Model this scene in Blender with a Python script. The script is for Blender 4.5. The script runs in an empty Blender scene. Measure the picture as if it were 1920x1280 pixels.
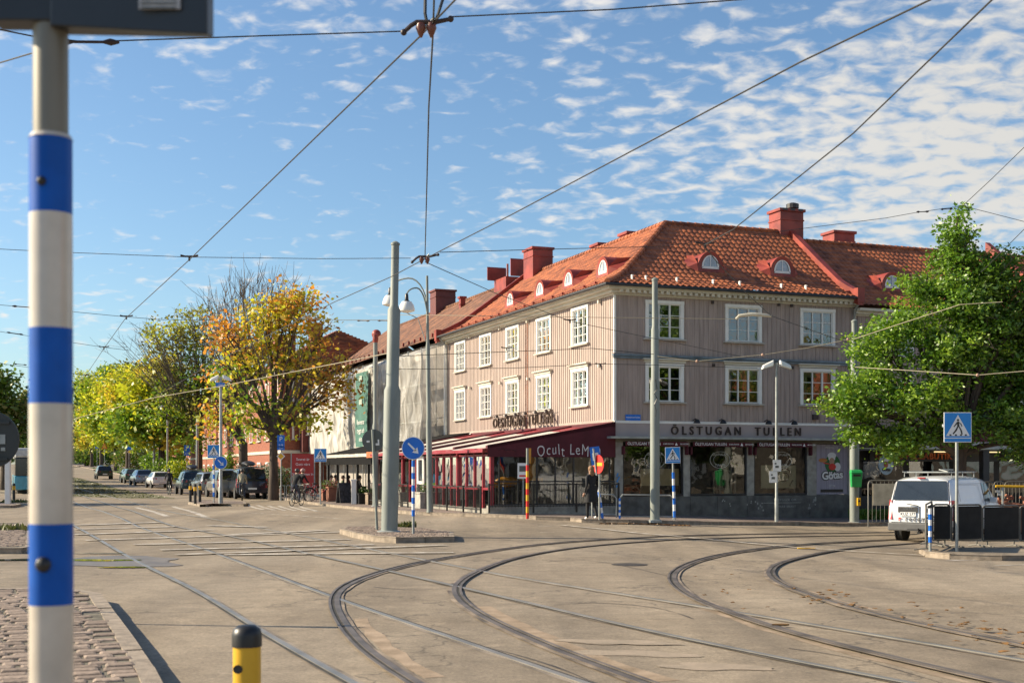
import bpy, bmesh, math, random
import numpy as np
from mathutils import Vector, Matrix
R = math.radians
random.seed(7)
S = bpy.context.scene
COL = S.collection
# ------------------------------------------------------------------ camera
F, HOR, CH = 2400.0, 880.0, 1.75
cam = bpy.data.cameras.new('camera'); camo = bpy.data.objects.new('camera', cam); COL.objects.link(camo)
camo.location = (0, 0, CH); camo.rotation_euler = (R(90), 0, 0)
cam.sensor_width = 36; cam.lens = 45; cam.shift_y = 0.125
cam.clip_start = 0.1; cam.clip_end = 4000
cam.dof.use_dof = True; cam.dof.focus_distance = 42; cam.dof.aperture_fstop = 4.0
S.camera = camo
S.view_settings.view_transform = 'Standard'; S.view_settings.look = 'None'
S.view_settings.exposure = 0.9; S.view_settings.gamma = 1
# ------------------------------------------------------------------ sun + sky
SUN_EL, SUN_AZ = R(29), math.atan2(0.14, -1.0)      # the sun stands to the left
sun = bpy.data.lights.new('sun', 'SUN'); suno = bpy.data.objects.new('sun', sun); COL.objects.link(suno)
sun.energy = 5.0; sun.angle = R(0.53); sun.color = (1.0, 0.85, 0.62)
sd = Vector((math.cos(SUN_AZ)*math.cos(SUN_EL), math.sin(SUN_AZ)*math.cos(SUN_EL), math.sin(SUN_EL)))
suno.rotation_euler = sd.to_track_quat('Z', 'Y').to_euler(); suno.location = (-30, 0, 40)
W = bpy.data.worlds.new('World'); S.world = W; W.use_nodes = True
nt = W.node_tree; nt.nodes.clear()
def N(t, **k):
    n = nt.nodes.new(t)
    for a, b in k.items(): setattr(n, a, b)
    return n
def LK(a, b): nt.links.new(a, b)
def math_(op, a, b=None, c=None, clamp=False):
    n = N('ShaderNodeMath', operation=op); n.use_clamp = clamp
    for i, q in enumerate((a, b, c)):
        if q is None: continue
        if isinstance(q, (int, float)): n.inputs[i].default_value = q
        else: LK(q, n.inputs[i])
    return n.outputs[0]
sky = N('ShaderNodeTexSky', sky_type='NISHITA'); sky.sun_disc = False
sky.sun_elevation = SUN_EL; sky.sun_rotation = math.atan2(sd.x, sd.y)
sky.air_density = 1.0; sky.dust_density = 0.8; sky.ozone_density = 1.8
tc = N('ShaderNodeTexCoord'); sx = N('ShaderNodeSeparateXYZ'); LK(tc.outputs['Generated'], sx.inputs[0])
dx, dy, dz = sx.outputs
zz = math_('ADD', math_('MAXIMUM', dz, 0.0), 0.24)
cu = math_('DIVIDE', dx, zz); cv = math_('DIVIDE', dy, zz)
cmb = N('ShaderNodeCombineXYZ'); LK(cu, cmb.inputs[0]); LK(cv, cmb.inputs[1]); cmb.inputs[2].default_value = 3.7
mp = N('ShaderNodeMapping'); mp.inputs['Rotation'].default_value = (0, 0, R(24)); mp.inputs['Scale'].default_value = (1.0, 1.25, 1)
LK(cmb.outputs[0], mp.inputs[0])
n1 = N('ShaderNodeTexNoise'); n1.inputs['Scale'].default_value = 20; n1.inputs['Detail'].default_value = 5; n1.inputs['Roughness'].default_value = .5; n1.inputs['Distortion'].default_value = .35
n2 = N('ShaderNodeTexNoise'); n2.inputs['Scale'].default_value = 2.6; n2.inputs['Detail'].default_value = 4
n3 = N('ShaderNodeTexNoise'); n3.inputs['Scale'].default_value = 44; n3.inputs['Detail'].default_value = 3
for n in (n1, n2, n3): LK(mp.outputs[0], n.inputs['Vector'])
az = math_('DIVIDE', dx, math_('MAXIMUM', dy, 0.05))
# cloud bank thickest high on the right, broken up towards the left
ma = N('ShaderNodeMapRange', interpolation_type='SMOOTHSTEP'); LK(az, ma.inputs[0]); ma.inputs[1].default_value = -0.12; ma.inputs[2].default_value = 0.42; ma.inputs[3].default_value = 0; ma.inputs[4].default_value = 1
me = N('ShaderNodeMapRange', interpolation_type='SMOOTHSTEP'); LK(dz, me.inputs[0]); me.inputs[1].default_value = 0.08; me.inputs[2].default_value = 0.22; me.inputs[3].default_value = 0.55; me.inputs[4].default_value = 1
mt = N('ShaderNodeMapRange', interpolation_type='SMOOTHSTEP'); LK(dz, mt.inputs[0]); mt.inputs[1].default_value = 0.27; mt.inputs[2].default_value = 0.42; mt.inputs[3].default_value = 1; mt.inputs[4].default_value = 0.1
msk = math_('MULTIPLY', math_('MULTIPLY', ma.outputs[0], me.outputs[0]), mt.outputs[0])
val = math_('ADD', math_('MULTIPLY', n1.outputs[0], 0.8), math_('MULTIPLY', n2.outputs[0], 0.30))
val = math_('ADD', val, math_('MULTIPLY', math_('SUBTRACT', n3.outputs[0], .5), 0.12))
val = math_('ADD', val, math_('MULTIPLY', msk, 0.22))
cl = N('ShaderNodeMapRange', interpolation_type='SMOOTHSTEP'); LK(val, cl.inputs[0]); cl.inputs[1].default_value = 0.575; cl.inputs[2].default_value = 0.84; cl.inputs[3].default_value = 0; cl.inputs[4].default_value = 0.9
cf = math_('MULTIPLY', cl.outputs[0], math_('MULTIPLY', math_('GREATER_THAN', dz, 0.0), 1.0))
cc = N('ShaderNodeMix', data_type='RGBA'); cc.inputs[6].default_value = (6.4, 6.2, 5.9, 1); cc.inputs[7].default_value = (5.3, 5.1, 4.7, 1); LK(msk, cc.inputs[0])
tint = N('ShaderNodeMix', data_type='RGBA', blend_type='MULTIPLY'); tint.inputs[0].default_value = 1; LK(sky.outputs[0], tint.inputs[6]); tint.inputs[7].default_value = (0.82, 0.97, 1.06, 1)
mx = N('ShaderNodeMix', data_type='RGBA'); LK(cf, mx.inputs[0]); LK(tint.outputs[2], mx.inputs[6]); LK(cc.outputs[2], mx.inputs[7])
bg = N('ShaderNodeBackground'); bg.inputs[1].default_value = 0.08; LK(mx.outputs[2], bg.inputs[0])
wo = N('ShaderNodeOutputWorld'); LK(bg.outputs[0], wo.inputs[0])

# ------------------------------------------------------------------ place <-> photograph
def sst(a, b, x):
    t = min(1, max(0, (x-a)/(b-a))); return t*t*(3-2*t)
def gz(x, y):
    z = 0.0
    if x < 4.0: z += min(0.08, 0.02*(4.0-x))*sst(38, 45, y)*(1-sst(50, 60, y))
    else: z += max(-0.25, -0.033*(x-4.0))*sst(20, 33, y)*(1-sst(80, 110, y))
    if y > 115: z += (y-115)*0.0115 if y < 420 else 305*0.0115+(y-420)*.004
    return z
def P(px, py, d): return Vector(((px-960)/F*d, d, CH+(HOR-py)/F*d))
def G(px, py, h=0.0):
    d = (CH-h)*F/max(py-HOR, 1)
    for _ in range(12):
        d = (CH-h-gz((px-960)/F*d, d))*F/max(py-HOR, 1)
    return Vector(((px-960)/F*d, d, gz((px-960)/F*d, d)+h))
def GD(px, d, h=0.0):
    x = (px-960)/F*d; return Vector((x, d, gz(x, d)+h))

# ------------------------------------------------------------------ mesh helpers
class MB:
    def __init__(s): s.v = []; s.f = []; s.m = []; s.c = 0
    def mat(s, i): s.c = i; return s
    def face(s, pts):
        b = len(s.v); s.v += [tuple(p) for p in pts]; s.f.append(tuple(range(b, b+len(pts)))); s.m.append(s.c); return s
    def box8(s, c):
        b = len(s.v); s.v += [tuple(p) for p in c]
        for q in ((0,3,2,1),(4,5,6,7),(0,1,5,4),(1,2,6,5),(2,3,7,6),(3,0,4,7)):
            s.f.append(tuple(b+i for i in q)); s.m.append(s.c)
        return s
    def bx(s, x0, x1, y0, y1, z0, z1):
        return s.box8([(x0,y0,z0),(x1,y0,z0),(x1,y1,z0),(x0,y1,z0),(x0,y0,z1),(x1,y0,z1),(x1,y1,z1),(x0,y1,z1)])
    def box(s, c, d, rot=None):
        c = Vector(c); h = Vector(d)/2; o = []
        for z in (-1, 1):
            for x, y in ((-1,-1),(1,-1),(1,1),(-1,1)):
                p = Vector((x*h.x, y*h.y, z*h.z))
                if rot is not None: p = rot @ p
                o.append(c+p)
        return s.box8(o)
    def fb(s, T, a0, a1, o0, o1, z0, z1):
        return s.box8([T(a0,o0,z0),T(a1,o0,z0),T(a1,o1,z0),T(a0,o1,z0),T(a0,o0,z1),T(a1,o0,z1),T(a1,o1,z1),T(a0,o1,z1)])
    def tube(s, pts, rad, n=8, cap=True):
        pts = [Vector(p) for p in pts]; k = len(pts)
        if not hasattr(rad, '__len__'): rad = [rad]*k
        b = len(s.v); up = Vector((0, 0, 1)); pa = None
        for i, p in enumerate(pts):
            t = (pts[min(i+1, k-1)]-pts[max(i-1, 0)]).normalized()
            if pa is None:
                pa = t.cross(up)
                if pa.length < .05: pa = t.cross(Vector((1, 0, 0)))
            pa = (pa-t*pa.dot(t)).normalized(); q = t.cross(pa)
            for j in range(n):
                a = 2*math.pi*j/n; s.v.append(tuple(p+(pa*math.cos(a)+q*math.sin(a))*rad[i]))
        for i in range(k-1):
            for j in range(n):
                s.f.append((b+i*n+j, b+i*n+(j+1) % n, b+(i+1)*n+(j+1) % n, b+(i+1)*n+j)); s.m.append(s.c)
        if cap:
            s.f.append(tuple(b+j for j in range(n))[::-1]); s.m.append(s.c)
            s.f.append(tuple(b+(k-1)*n+j for j in range(n))); s.m.append(s.c)
        return s
    def lathe(s, prof, o=(0, 0, 0), n=20, ax=None):
        b = len(s.v); k = len(prof); o = Vector(o)
        for r, z in prof:
            for j in range(n):
                a = 2*math.pi*j/n; p = Vector((r*math.cos(a), r*math.sin(a), z))
                if ax is not None: p = ax @ p
                s.v.append(tuple(o+p))
        for i in range(k-1):
            for j in range(n):
                s.f.append((b+i*n+j, b+i*n+(j+1) % n, b+(i+1)*n+(j+1) % n, b+(i+1)*n+j)); s.m.append(s.c)
        s.f.append(tuple(b+j for j in range(n))[::-1]); s.m.append(s.c)
        s.f.append(tuple(b+(k-1)*n+j for j in range(n))); s.m.append(s.c)
        return s
    def prism(s, pts, ext):
        e = Vector(ext); pts = [Vector(p) for p in pts]; n = len(pts); b = len(s.v)
        s.v += [tuple(p) for p in pts]+[tuple(p+e) for p in pts]
        s.f.append(tuple(range(b, b+n))[::-1]); s.m.append(s.c)
        s.f.append(tuple(range(b+n, b+2*n))); s.m.append(s.c)
        for i in range(n):
            s.f.append((b+i, b+(i+1) % n, b+n+(i+1) % n, b+n+i)); s.m.append(s.c)
        return s
    def ball(s, c, r, n=12, m=8):
        if not hasattr(r, '__len__'): r = (r, r, r)
        b = len(s.v); c = Vector(c)
        for i in range(m+1):
            t = math.pi*i/m
            for j in range(n):
                a = 2*math.pi*j/n; s.v.append((c.x+r[0]*math.sin(t)*math.cos(a), c.y+r[1]*math.sin(t)*math.sin(a), c.z-r[2]*math.cos(t)))
        for i in range(m):
            for j in range(n):
                s.f.append((b+i*n+j, b+i*n+(j+1) % n, b+(i+1)*n+(j+1) % n, b+(i+1)*n+j)); s.m.append(s.c)
        return s
    def parts(s, name, mats, parent=None, **k):
        """every loose piece as an object of its own"""
        par = list(range(len(s.v)))
        def fd(i):
            while par[i] != i: par[i] = par[par[i]]; i = par[i]
            return i
        for f in s.f:
            for q in f[1:]: par[fd(q)] = fd(f[0])
        grp = {}
        for f, m in zip(s.f, s.m): grp.setdefault(fd(f[0]), []).append((f, m))
        out = []
        for fs in grp.values():
            mb = MB(); ids = sorted({i for f, _ in fs for i in f}); mp = {i: j for j, i in enumerate(ids)}; mb.v = [s.v[i] for i in ids]; mb.f = [tuple(mp[i] for i in f) for f, _ in fs]; mb.m = [m for _, m in fs]; out.append(mb.build(name, mats, parent, **k))
        return out
    def build(s, name, mats, parent=None, smooth=False, bevel=0, fix=True, label=None):
        me = bpy.data.meshes.new(name); me.from_pydata(s.v, [], s.f)
        if not isinstance(mats, (list, tuple)): mats = [mats]
        for m in mats: me.materials.append(m)
        me.polygons.foreach_set('material_index', s.m)
        if fix and len(s.f) < 20000:
            bm = bmesh.new(); bm.from_mesh(me); bmesh.ops.recalc_face_normals(bm, faces=bm.faces); bm.to_mesh(me); bm.free()
        if smooth:
            me.polygons.foreach_set('use_smooth', [True]*len(me.polygons))
            try: me.set_sharp_from_angle(angle=R(42))
            except Exception: pass
        me.update()
        o = bpy.data.objects.new(name, me); COL.objects.link(o)
        if parent is not None: o.parent = parent
        if bevel:
            b = o.modifiers.new('bevel', 'BEVEL'); b.width = bevel; b.segments = 2; b.limit_method = 'ANGLE'; b.angle_limit = R(50)
        if label: o['label'] = label
        return o
def tag(o, label, cat, group=None, kind=None):
    o['label'] = label; o['category'] = cat
    if group: o['group'] = group
    if kind: o['kind'] = kind
    return o
def struct(o, kind='structure'): o['kind'] = kind; return o
def thing(name, label, cat, loc=(0, 0, 0), rz=0, group=None):
    o = bpy.data.objects.new(name, None); COL.objects.link(o); o.empty_display_size = .2
    o.location = loc; o.rotation_euler = (0, 0, rz); return tag(o, label, cat, group)
def copy_tree(o, parent=None):
    c = o.copy(); COL.objects.link(c)
    if parent is not None: c.parent = parent
    for ch in list(o.children): copy_tree(ch, c)
    return c
FONTS = {}
def text(s, size, name, m, parent=None, ext=0.004, T=None, spacing=1.0, align='CENTER', bold=0.0, sx=1.0):
    cu_ = bpy.data.curves.new('txt', 'FONT'); cu_.body = s; cu_.size = size; cu_.extrude = ext; cu_.align_x = align; cu_.align_y = 'CENTER'
    cu_.space_character = spacing; cu_.offset = bold; cu_.resolution_u = 3
    o = bpy.data.objects.new('txt', cu_); COL.objects.link(o)
    bpy.context.view_layer.update()
    dg = bpy.context.evaluated_depsgraph_get()
    me = bpy.data.meshes.new_from_object(o.evaluated_get(dg)); bpy.data.objects.remove(o)
    me.name = name; me.transform(Matrix.Diagonal((sx, 1, 1, 1)))
    if T is not None: me.transform(T)
    me.materials.clear(); me.materials.append(m)
    r = bpy.data.objects.new(name, me); COL.objects.link(r)
    if parent is not None: r.parent = parent
    return r
def letters(o, axis, parent, gap=.02):
    """one sign's writing split into its letters along an axis"""
    me = o.data; par = list(range(len(me.vertices)))
    def fd(i):
        while par[i] != i: par[i] = par[par[i]]; i = par[i]
        return i
    for e in me.edges: par[fd(e.vertices[0])] = fd(e.vertices[1])
    iv = {}
    for v in me.vertices: r = fd(v.index); a = v.co[axis]; lo, hi = iv.get(r, (a, a)); iv[r] = (min(lo, a), max(hi, a))
    cl = []
    for r, (lo, hi) in sorted(iv.items(), key=lambda q: q[1][0]):
        if cl and lo < cl[-1][1]-gap*.2: cl[-1][1] = max(cl[-1][1], hi); cl[-1][2].add(r)
        else: cl.append([lo, hi, {r}])
    for lo, hi, rs in cl:
        mb = MB(); ids = [v.index for v in me.vertices if fd(v.index) in rs]; mp = {i: j for j, i in enumerate(ids)}; mb.v = [tuple(me.vertices[i].co) for i in ids]
        for p in me.polygons:
            if p.vertices[0] in mp: mb.f.append(tuple(mp[i] for i in p.vertices)); mb.m.append(0)
        mb.build('letter', me.materials[0], parent, fix=False)
    bpy.data.objects.remove(o)
def face_mat(origin, right, up=(0, 0, 1)):
    """matrix that lays flat text (x right, y up) on a plane"""
    r = Vector(right).normalized(); u = Vector(up).normalized(); n = r.cross(u); o = Vector(origin)
    return Matrix(((r.x, u.x, n.x, o.x), (r.y, u.y, n.y, o.y), (r.z, u.z, n.z, o.z), (0, 0, 0, 1)))

# ------------------------------------------------------------------ materials
MATS = {}
def mat(name, col, rough=.6, metal=0, var=.12, scale=4, bump=0, bscale=30, spec=.5, col2=None, detail=4, coat=0, lo=.35, hi=.65, stretch=None):
    if name in MATS: return MATS[name]
    m = bpy.data.materials.new(name); m.use_nodes = True; t = m.node_tree; b = t.nodes['Principled BSDF']
    co = t.nodes.new('ShaderNodeTexCoord'); no = t.nodes.new('ShaderNodeTexNoise'); no.inputs['Scale'].default_value = scale; no.inputs['Detail'].default_value = detail
    src = co.outputs['Object']
    if stretch:
        mpp = t.nodes.new('ShaderNodeMapping'); mpp.inputs['Scale'].default_value = stretch; t.links.new(src, mpp.inputs[0]); src = mpp.outputs[0]
    t.links.new(src, no.inputs['Vector'])
    cr = t.nodes.new('ShaderNodeValToRGB'); e = cr.color_ramp.elements; e[0].position = lo; e[1].position = hi
    c = Vector(col[:3]); a = c*(1-var); d = c*(1+var) if col2 is None else Vector(col2[:3])
    e[0].color = (*[min(1, x) for x in a], 1); e[1].color = (*[min(1, x) for x in d], 1)
    t.links.new(no.outputs[0], cr.inputs[0]); t.links.new(cr.outputs[0], b.inputs['Base Color'])
    b.inputs['Roughness'].default_value = rough; b.inputs['Metallic'].default_value = metal
    b.inputs['Specular IOR Level'].default_value = spec
    if coat: b.inputs['Coat Weight'].default_value = coat; b.inputs['Coat Roughness'].default_value = .05
    if bump:
        nb = t.nodes.new('ShaderNodeTexNoise'); nb.inputs['Scale'].default_value = bscale; nb.inputs['Detail'].default_value = 5; t.links.new(src, nb.inputs['Vector'])
        bp = t.nodes.new('ShaderNodeBump'); bp.inputs['Strength'].default_value = bump; bp.inputs['Distance'].default_value = .02
        t.links.new(nb.outputs[0], bp.inputs['Height']); t.links.new(bp.outputs[0], b.inputs['Normal'])
    MATS[name] = m; return m
def glass(name, tint=(.35, .4, .42), refl=.12, rough=.02, wav=.15):
    m = bpy.data.materials.new(name); m.use_nodes = True; t = m.node_tree; t.nodes.clear()
    tr = t.nodes.new('ShaderNodeBsdfTransparent'); tr.inputs[0].default_value = (*tint, 1)
    gl = t.nodes.new('ShaderNodeBsdfGlossy'); gl.inputs['Roughness'].default_value = rough; gl.inputs['Color'].default_value = (1, 1, 1, 1)
    lw = t.nodes.new('ShaderNodeFresnel'); lw.inputs[0].default_value = 1.5
    ad = t.nodes.new('ShaderNodeMath'); ad.operation = 'ADD'; ad.inputs[1].default_value = refl; ad.use_clamp = True
    t.links.new(lw.outputs[0], ad.inputs[0])
    co = t.nodes.new('ShaderNodeTexCoord'); no = t.nodes.new('ShaderNodeTexNoise'); no.inputs['Scale'].default_value = 1.7; no.inputs['Detail'].default_value = 1
    t.links.new(co.outputs['Object'], no.inputs['Vector'])
    bp = t.nodes.new('ShaderNodeBump'); bp.inputs['Strength'].default_value = wav; bp.inputs['Distance'].default_value = .05
    t.links.new(no.outputs[0], bp.inputs['Height']); t.links.new(bp.outputs[0], gl.inputs['Normal'])
    mx_ = t.nodes.new('ShaderNodeMixShader'); o = t.nodes.new('ShaderNodeOutputMaterial')
    t.links.new(ad.outputs[0], mx_.inputs[0]); t.links.new(tr.outputs[0], mx_.inputs[1]); t.links.new(gl.outputs[0], mx_.inputs[2]); t.links.new(mx_.outputs[0], o.inputs[0])
    return m
def leafmat(name, c1, c2, trans=.45):
    m = bpy.data.materials.new(name); m.use_nodes = True; t = m.node_tree; t.nodes.clear()
    ge = t.nodes.new('ShaderNodeNewGeometry'); cr = t.nodes.new('ShaderNodeValToRGB'); e = cr.color_ramp.elements
    e[0].color = (*c1, 1); e[1].color = (*c2, 1)
    t.links.new(ge.outputs['Random Per Island'], cr.inputs[0])
    d = t.nodes.new('ShaderNodeBsdfDiffuse'); tl = t.nodes.new('ShaderNodeBsdfTranslucent'); gl = t.nodes.new('ShaderNodeBsdfGlossy'); gl.inputs['Roughness'].default_value = .45
    mx1 = t.nodes.new('ShaderNodeMixShader'); mx1.inputs[0].default_value = trans
    mx2 = t.nodes.new('ShaderNodeMixShader'); mx2.inputs[0].default_value = .05
    t.links.new(cr.outputs[0], d.inputs[0]); t.links.new(cr.outputs[0], tl.inputs[0])
    t.links.new(d.outputs[0], mx1.inputs[1]); t.links.new(tl.outputs[0], mx1.inputs[2])
    t.links.new(mx1.outputs[0], mx2.inputs[1]); t.links.new(gl.outputs[0], mx2.inputs[2])
    o = t.nodes.new('ShaderNodeOutputMaterial'); t.links.new(mx2.outputs[0], o.inputs[0]); return m
# shared
m_wall = mat('taupe_boards', (.37, .295, .26), .75, var=.15, scale=1.2, bump=.25, bscale=18, stretch=(6, 6, .6))
m_band = mat('taupe_band', (.37, .31, .30), .7, var=.06, scale=1)
m_white = mat('white_paint', (.78, .77, .73), .45, var=.05, scale=3)
m_cornice = mat('cream_cornice', (.6, .57, .48), .55, var=.08, scale=2)
m_tile = mat('clay_tile', (.22, .06, .025), .7, var=.4, scale=2.2, bump=.3, bscale=25, col2=(.44, .13, .045), detail=8, lo=.3, hi=.7)
m_tile_brown = mat('brown_tile', (.13, .055, .03), .7, var=.3, scale=1.5, col2=(.23, .10, .05), detail=8)
m_redmetal = mat('red_sheet_metal', (.24, .033, .022), .5, var=.25, scale=1.5, col2=(.34, .052, .032), detail=6)
m_dkmetal = mat('dark_metal', (.03, .03, .033), .5, var=.2)
m_galv = mat('galvanised_steel', (.33, .35, .34), .55, metal=.35, var=.15, scale=6)
m_pole = mat('grey_painted_pole', (.22, .245, .225), .6, var=.13, scale=3, bump=.15, bscale=30, stretch=(1, 1, .3), detail=8)
m_maroon = mat('maroon_cloth', (.085, .010, .018), .8, var=.15, scale=2)
m_redpaint = mat('red_paint', (.24, .015, .028), .45, var=.15)
m_cream = mat('cream_cloth', (.50, .45, .40), .85, var=.12, scale=2)
m_stone = mat('pilaster_stone', (.34, .32, .28), .8, var=.2, scale=5, bump=.3, bscale=30, detail=8)
m_dkstone = mat('plinth_stone', (.10, .10, .095), .5, var=.35, scale=3, bump=.2, detail=8)
m_blackpaint = mat('black_paint', (.014, .014, .015), .4, var=.2)
m_black = mat('black_rubber', (.02, .02, .02), .8, var=.2)
m_blue = mat('sign_blue', (.008, .15, .62), .35, var=.06)
m_signwhite = mat('sign_white', (.8, .8, .8), .35, var=.03)
m_signblack = mat('sign_black', (.02, .02, .02), .4, var=.03)
m_signred = mat('sign_red', (.65, .025, .02), .35, var=.05)
m_yellow = mat('sign_yellow', (.75, .42, .02), .4, var=.08)
m_dkbrown = mat('letter_brown', (.035, .02, .018), .5)
m_grey = mat('sign_back_grey', (.10, .11, .105), .55, var=.1)
m_wood = mat('weathered_wood', (.24, .18, .13), .8, var=.25, scale=3, stretch=(1, 1, 6))
m_curtain = mat('curtain', (.34, .34, .30), .9, var=.2, scale=4, stretch=(12, 12, 1))
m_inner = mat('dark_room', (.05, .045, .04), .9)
m_glass = glass('window_glass', (.45, .5, .47), .12)
m_shopglass = glass('shop_glass', (.6, .62, .6), .045)
m_carglass = glass('car_glass', (.12, .14, .15), .10, wav=0)
# ================================================================== ground
def asphalt(name, c1, c2, c3, cr_=.0):
    m = bpy.data.materials.new(name); m.use_nodes = True; t = m.node_tree; b = t.nodes['Principled BSDF']
    g = t.nodes.new('ShaderNodeNewGeometry')
    def noi(s, d, rg=.5, dist=0):
        n = t.nodes.new('ShaderNodeTexNoise'); n.inputs['Scale'].default_value = s; n.inputs['Detail'].default_value = d; n.inputs['Roughness'].default_value = rg; n.inputs['Distortion'].default_value = dist
        t.links.new(g.outputs['Position'], n.inputs['Vector']); return n.outputs[0]
    def ramp(x, p0, p1, a, bb):
        r = t.nodes.new('ShaderNodeValToRGB'); e = r.color_ramp.elements; e[0].position = p0; e[1].position = p1; e[0].color = (*a, 1); e[1].color = (*bb, 1); t.links.new(x, r.inputs[0]); return r.outputs[0]
    base = ramp(noi(.16, 6, .6, .6), .36, .64, c1, c2)
    def mix(f, a, bb, mode='MIX'):
        q = t.nodes.new('ShaderNodeMix'); q.data_type = 'RGBA'; q.blend_type = mode
        if isinstance(f, float): q.inputs[0].default_value = f
        else: t.links.new(f, q.inputs[0])
        for i, x in ((6, a), (7, bb)):
            if isinstance(x, tuple): q.inputs[i].default_value = (*x, 1)
            else: t.links.new(x, q.inputs[i])
        return q.outputs[2]
    k = mix(ramp(noi(.9, 5, .7, 1.2), .56, .70, (0, 0, 0), (1, 1, 1)), base, c3)
    k = mix(0.75, k, ramp(noi(24, 5, .85), .3, .7, (.42, .42, .42), (1.5, 1.5, 1.5)), 'MULTIPLY')
    k = mix(0.9, k, ramp(noi(2.6, 8, .8), .32, .68, (.68, .68, .68), (1.2, 1.2, 1.2)), 'MULTIPLY')
    # tyre-worn streaks along the street
    mp_ = t.nodes.new('ShaderNodeMapping'); mp_.inputs['Rotation'].default_value = (0, 0, R(-21)); mp_.inputs['Scale'].default_value = (1.1, .05, 1)
    t.links.new(g.outputs['Position'], mp_.inputs[0]); ns = t.nodes.new('ShaderNodeTexNoise'); ns.inputs['Scale'].default_value = .8; ns.inputs['Detail'].default_value = 4; t.links.new(mp_.outputs[0], ns.inputs[0])
    k = mix(0.7, k, ramp(ns.outputs[0], .35, .65, (.66, .66, .67), (1.16, 1.15, 1.13)), 'MULTIPLY')
    if cr_:
        vo = t.nodes.new('ShaderNodeTexVoronoi'); vo.feature = 'DISTANCE_TO_EDGE'; vo.inputs['Scale'].default_value = cr_
        wn = t.nodes.new('ShaderNodeTexNoise'); wn.inputs['Scale'].default_value = .9; wn.inputs['Detail'].default_value = 5; t.links.new(g.outputs['Position'], wn.inputs[0])
        ad = t.nodes.new('ShaderNodeVectorMath'); ad.operation = 'MULTIPLY_ADD'; t.links.new(wn.outputs['Color'], ad.inputs[0]); ad.inputs[1].default_value = (3, 3, 3); t.links.new(g.outputs['Position'], ad.inputs[2]); t.links.new(ad.outputs[0], vo.inputs['Vector'])
        k = mix(ramp(vo.outputs['Distance'], .0, .006, (.65, .65, .65), (0, 0, 0)), k, (.05, .045, .04))
    t.links.new(k, b.inputs['Base Color']); b.inputs['Roughness'].default_value = .82; b.inputs['Specular IOR Level'].default_value = .3
    bp = t.nodes.new('ShaderNodeBump'); bp.inputs['Strength'].default_value = .5; bp.inputs['Distance'].default_value = .012
    t.links.new(noi(60, 5, .8), bp.inputs['Height']); t.links.new(bp.outputs[0], b.inputs['Normal'])
    return m
m_asph = asphalt('worn_asphalt', (.235, .19, .138), (.32, .265, .20), (.35, .285, .21), .16)
m_pave = asphalt('pavement_asphalt', (.20, .155, .135), (.25, .20, .175), (.27, .22, .19))
m_kerb = mat('granite_kerb', (.27, .22, .17), .8, var=.25, scale=6, bump=.4, bscale=40, detail=8)
def cobble(name, c1, c2, sc, rot):
    m = bpy.data.materials.new(name); m.use_nodes = True; t = m.node_tree; b = t.nodes['Principled BSDF']
    g = t.nodes.new('ShaderNodeNewGeometry')
    n = t.nodes.new('ShaderNodeTexNoise'); n.inputs['Scale'].default_value = 3; t.links.new(g.outputs['Random Per Island'], n.inputs['Vector'])
    r = t.nodes.new('ShaderNodeValToRGB'); e = r.color_ramp.elements; e[0].position = 0; e[0].color = (*c1, 1); e[1].color = (*c2, 1); t.links.new(g.outputs['Random Per Island'], r.inputs[0])
    n2_ = t.nodes.new('ShaderNodeTexNoise'); n2_.inputs['Scale'].default_value = 22; n2_.inputs['Detail'].default_value = 6; t.links.new(g.outputs['Position'], n2_.inputs['Vector'])
    r2 = t.nodes.new('ShaderNodeValToRGB'); e = r2.color_ramp.elements; e[0].position = .3; e[0].color = (.6, .6, .6, 1); e[1].position = .7; e[1].color = (1.25, 1.25, 1.25, 1); t.links.new(n2_.outputs[0], r2.inputs[0])
    mi = t.nodes.new('ShaderNodeMix'); mi.data_type = 'RGBA'; mi.blend_type = 'MULTIPLY'; mi.inputs[0].default_value = 1; t.links.new(r.outputs[0], mi.inputs[6]); t.links.new(r2.outputs[0], mi.inputs[7])
    t.links.new(mi.outputs[2], b.inputs['Base Color']); b.inputs['Roughness'].default_value = .8
    bp = t.nodes.new('ShaderNodeBump'); bp.inputs['Strength'].default_value = .5; bp.inputs['Distance'].default_value = .01; t.links.new(n2_.outputs[0], bp.inputs['Height']); t.links.new(bp.outputs[0], b.inputs['Normal'])
    return m
m_cob = cobble('cobble_stone', (.17, .125, .095), (.33, .25, .195), 1, 0)
m_joint = mat('sandy_joint', (.13, .115, .085), .95, var=.4, scale=5, bump=.4)
def grid_mesh(name, xs, ys, fn, m, smooth=True):
    X, Y = np.meshgrid(xs, ys); Z = np.array([[fn(x, y) for x in xs] for y in ys])
    v = np.stack([X, Y, Z], -1).reshape(-1, 3); nx, ny = len(xs), len(ys)
    i = (np.arange(ny-1)[:, None]*nx+np.arange(nx-1)[None, :]).ravel()
    f = np.stack([i, i+1, i+nx+1, i+nx], 1)
    me = bpy.data.meshes.new(name); me.from_pydata(v.tolist(), [], f.tolist()); me.materials.append(m)
    if smooth: me.polygons.foreach_set('use_smooth', [True]*len(me.polygons))
    o = bpy.data.objects.new(name, me); COL.objects.link(o); return o
xs = sorted(set([-900, -500, -300, -200, -150, -120]+list(range(-100, 61, 2))+[80, 120, 200, 400, 900]))
ys = sorted(set([-200, -60, -20, -6]+[i*1.0 for i in range(0, 122)]+list(range(124, 430, 8))+[500, 700, 1200, 2500]))
struct(grid_mesh('ground', xs, ys, gz, m_asph))

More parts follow.
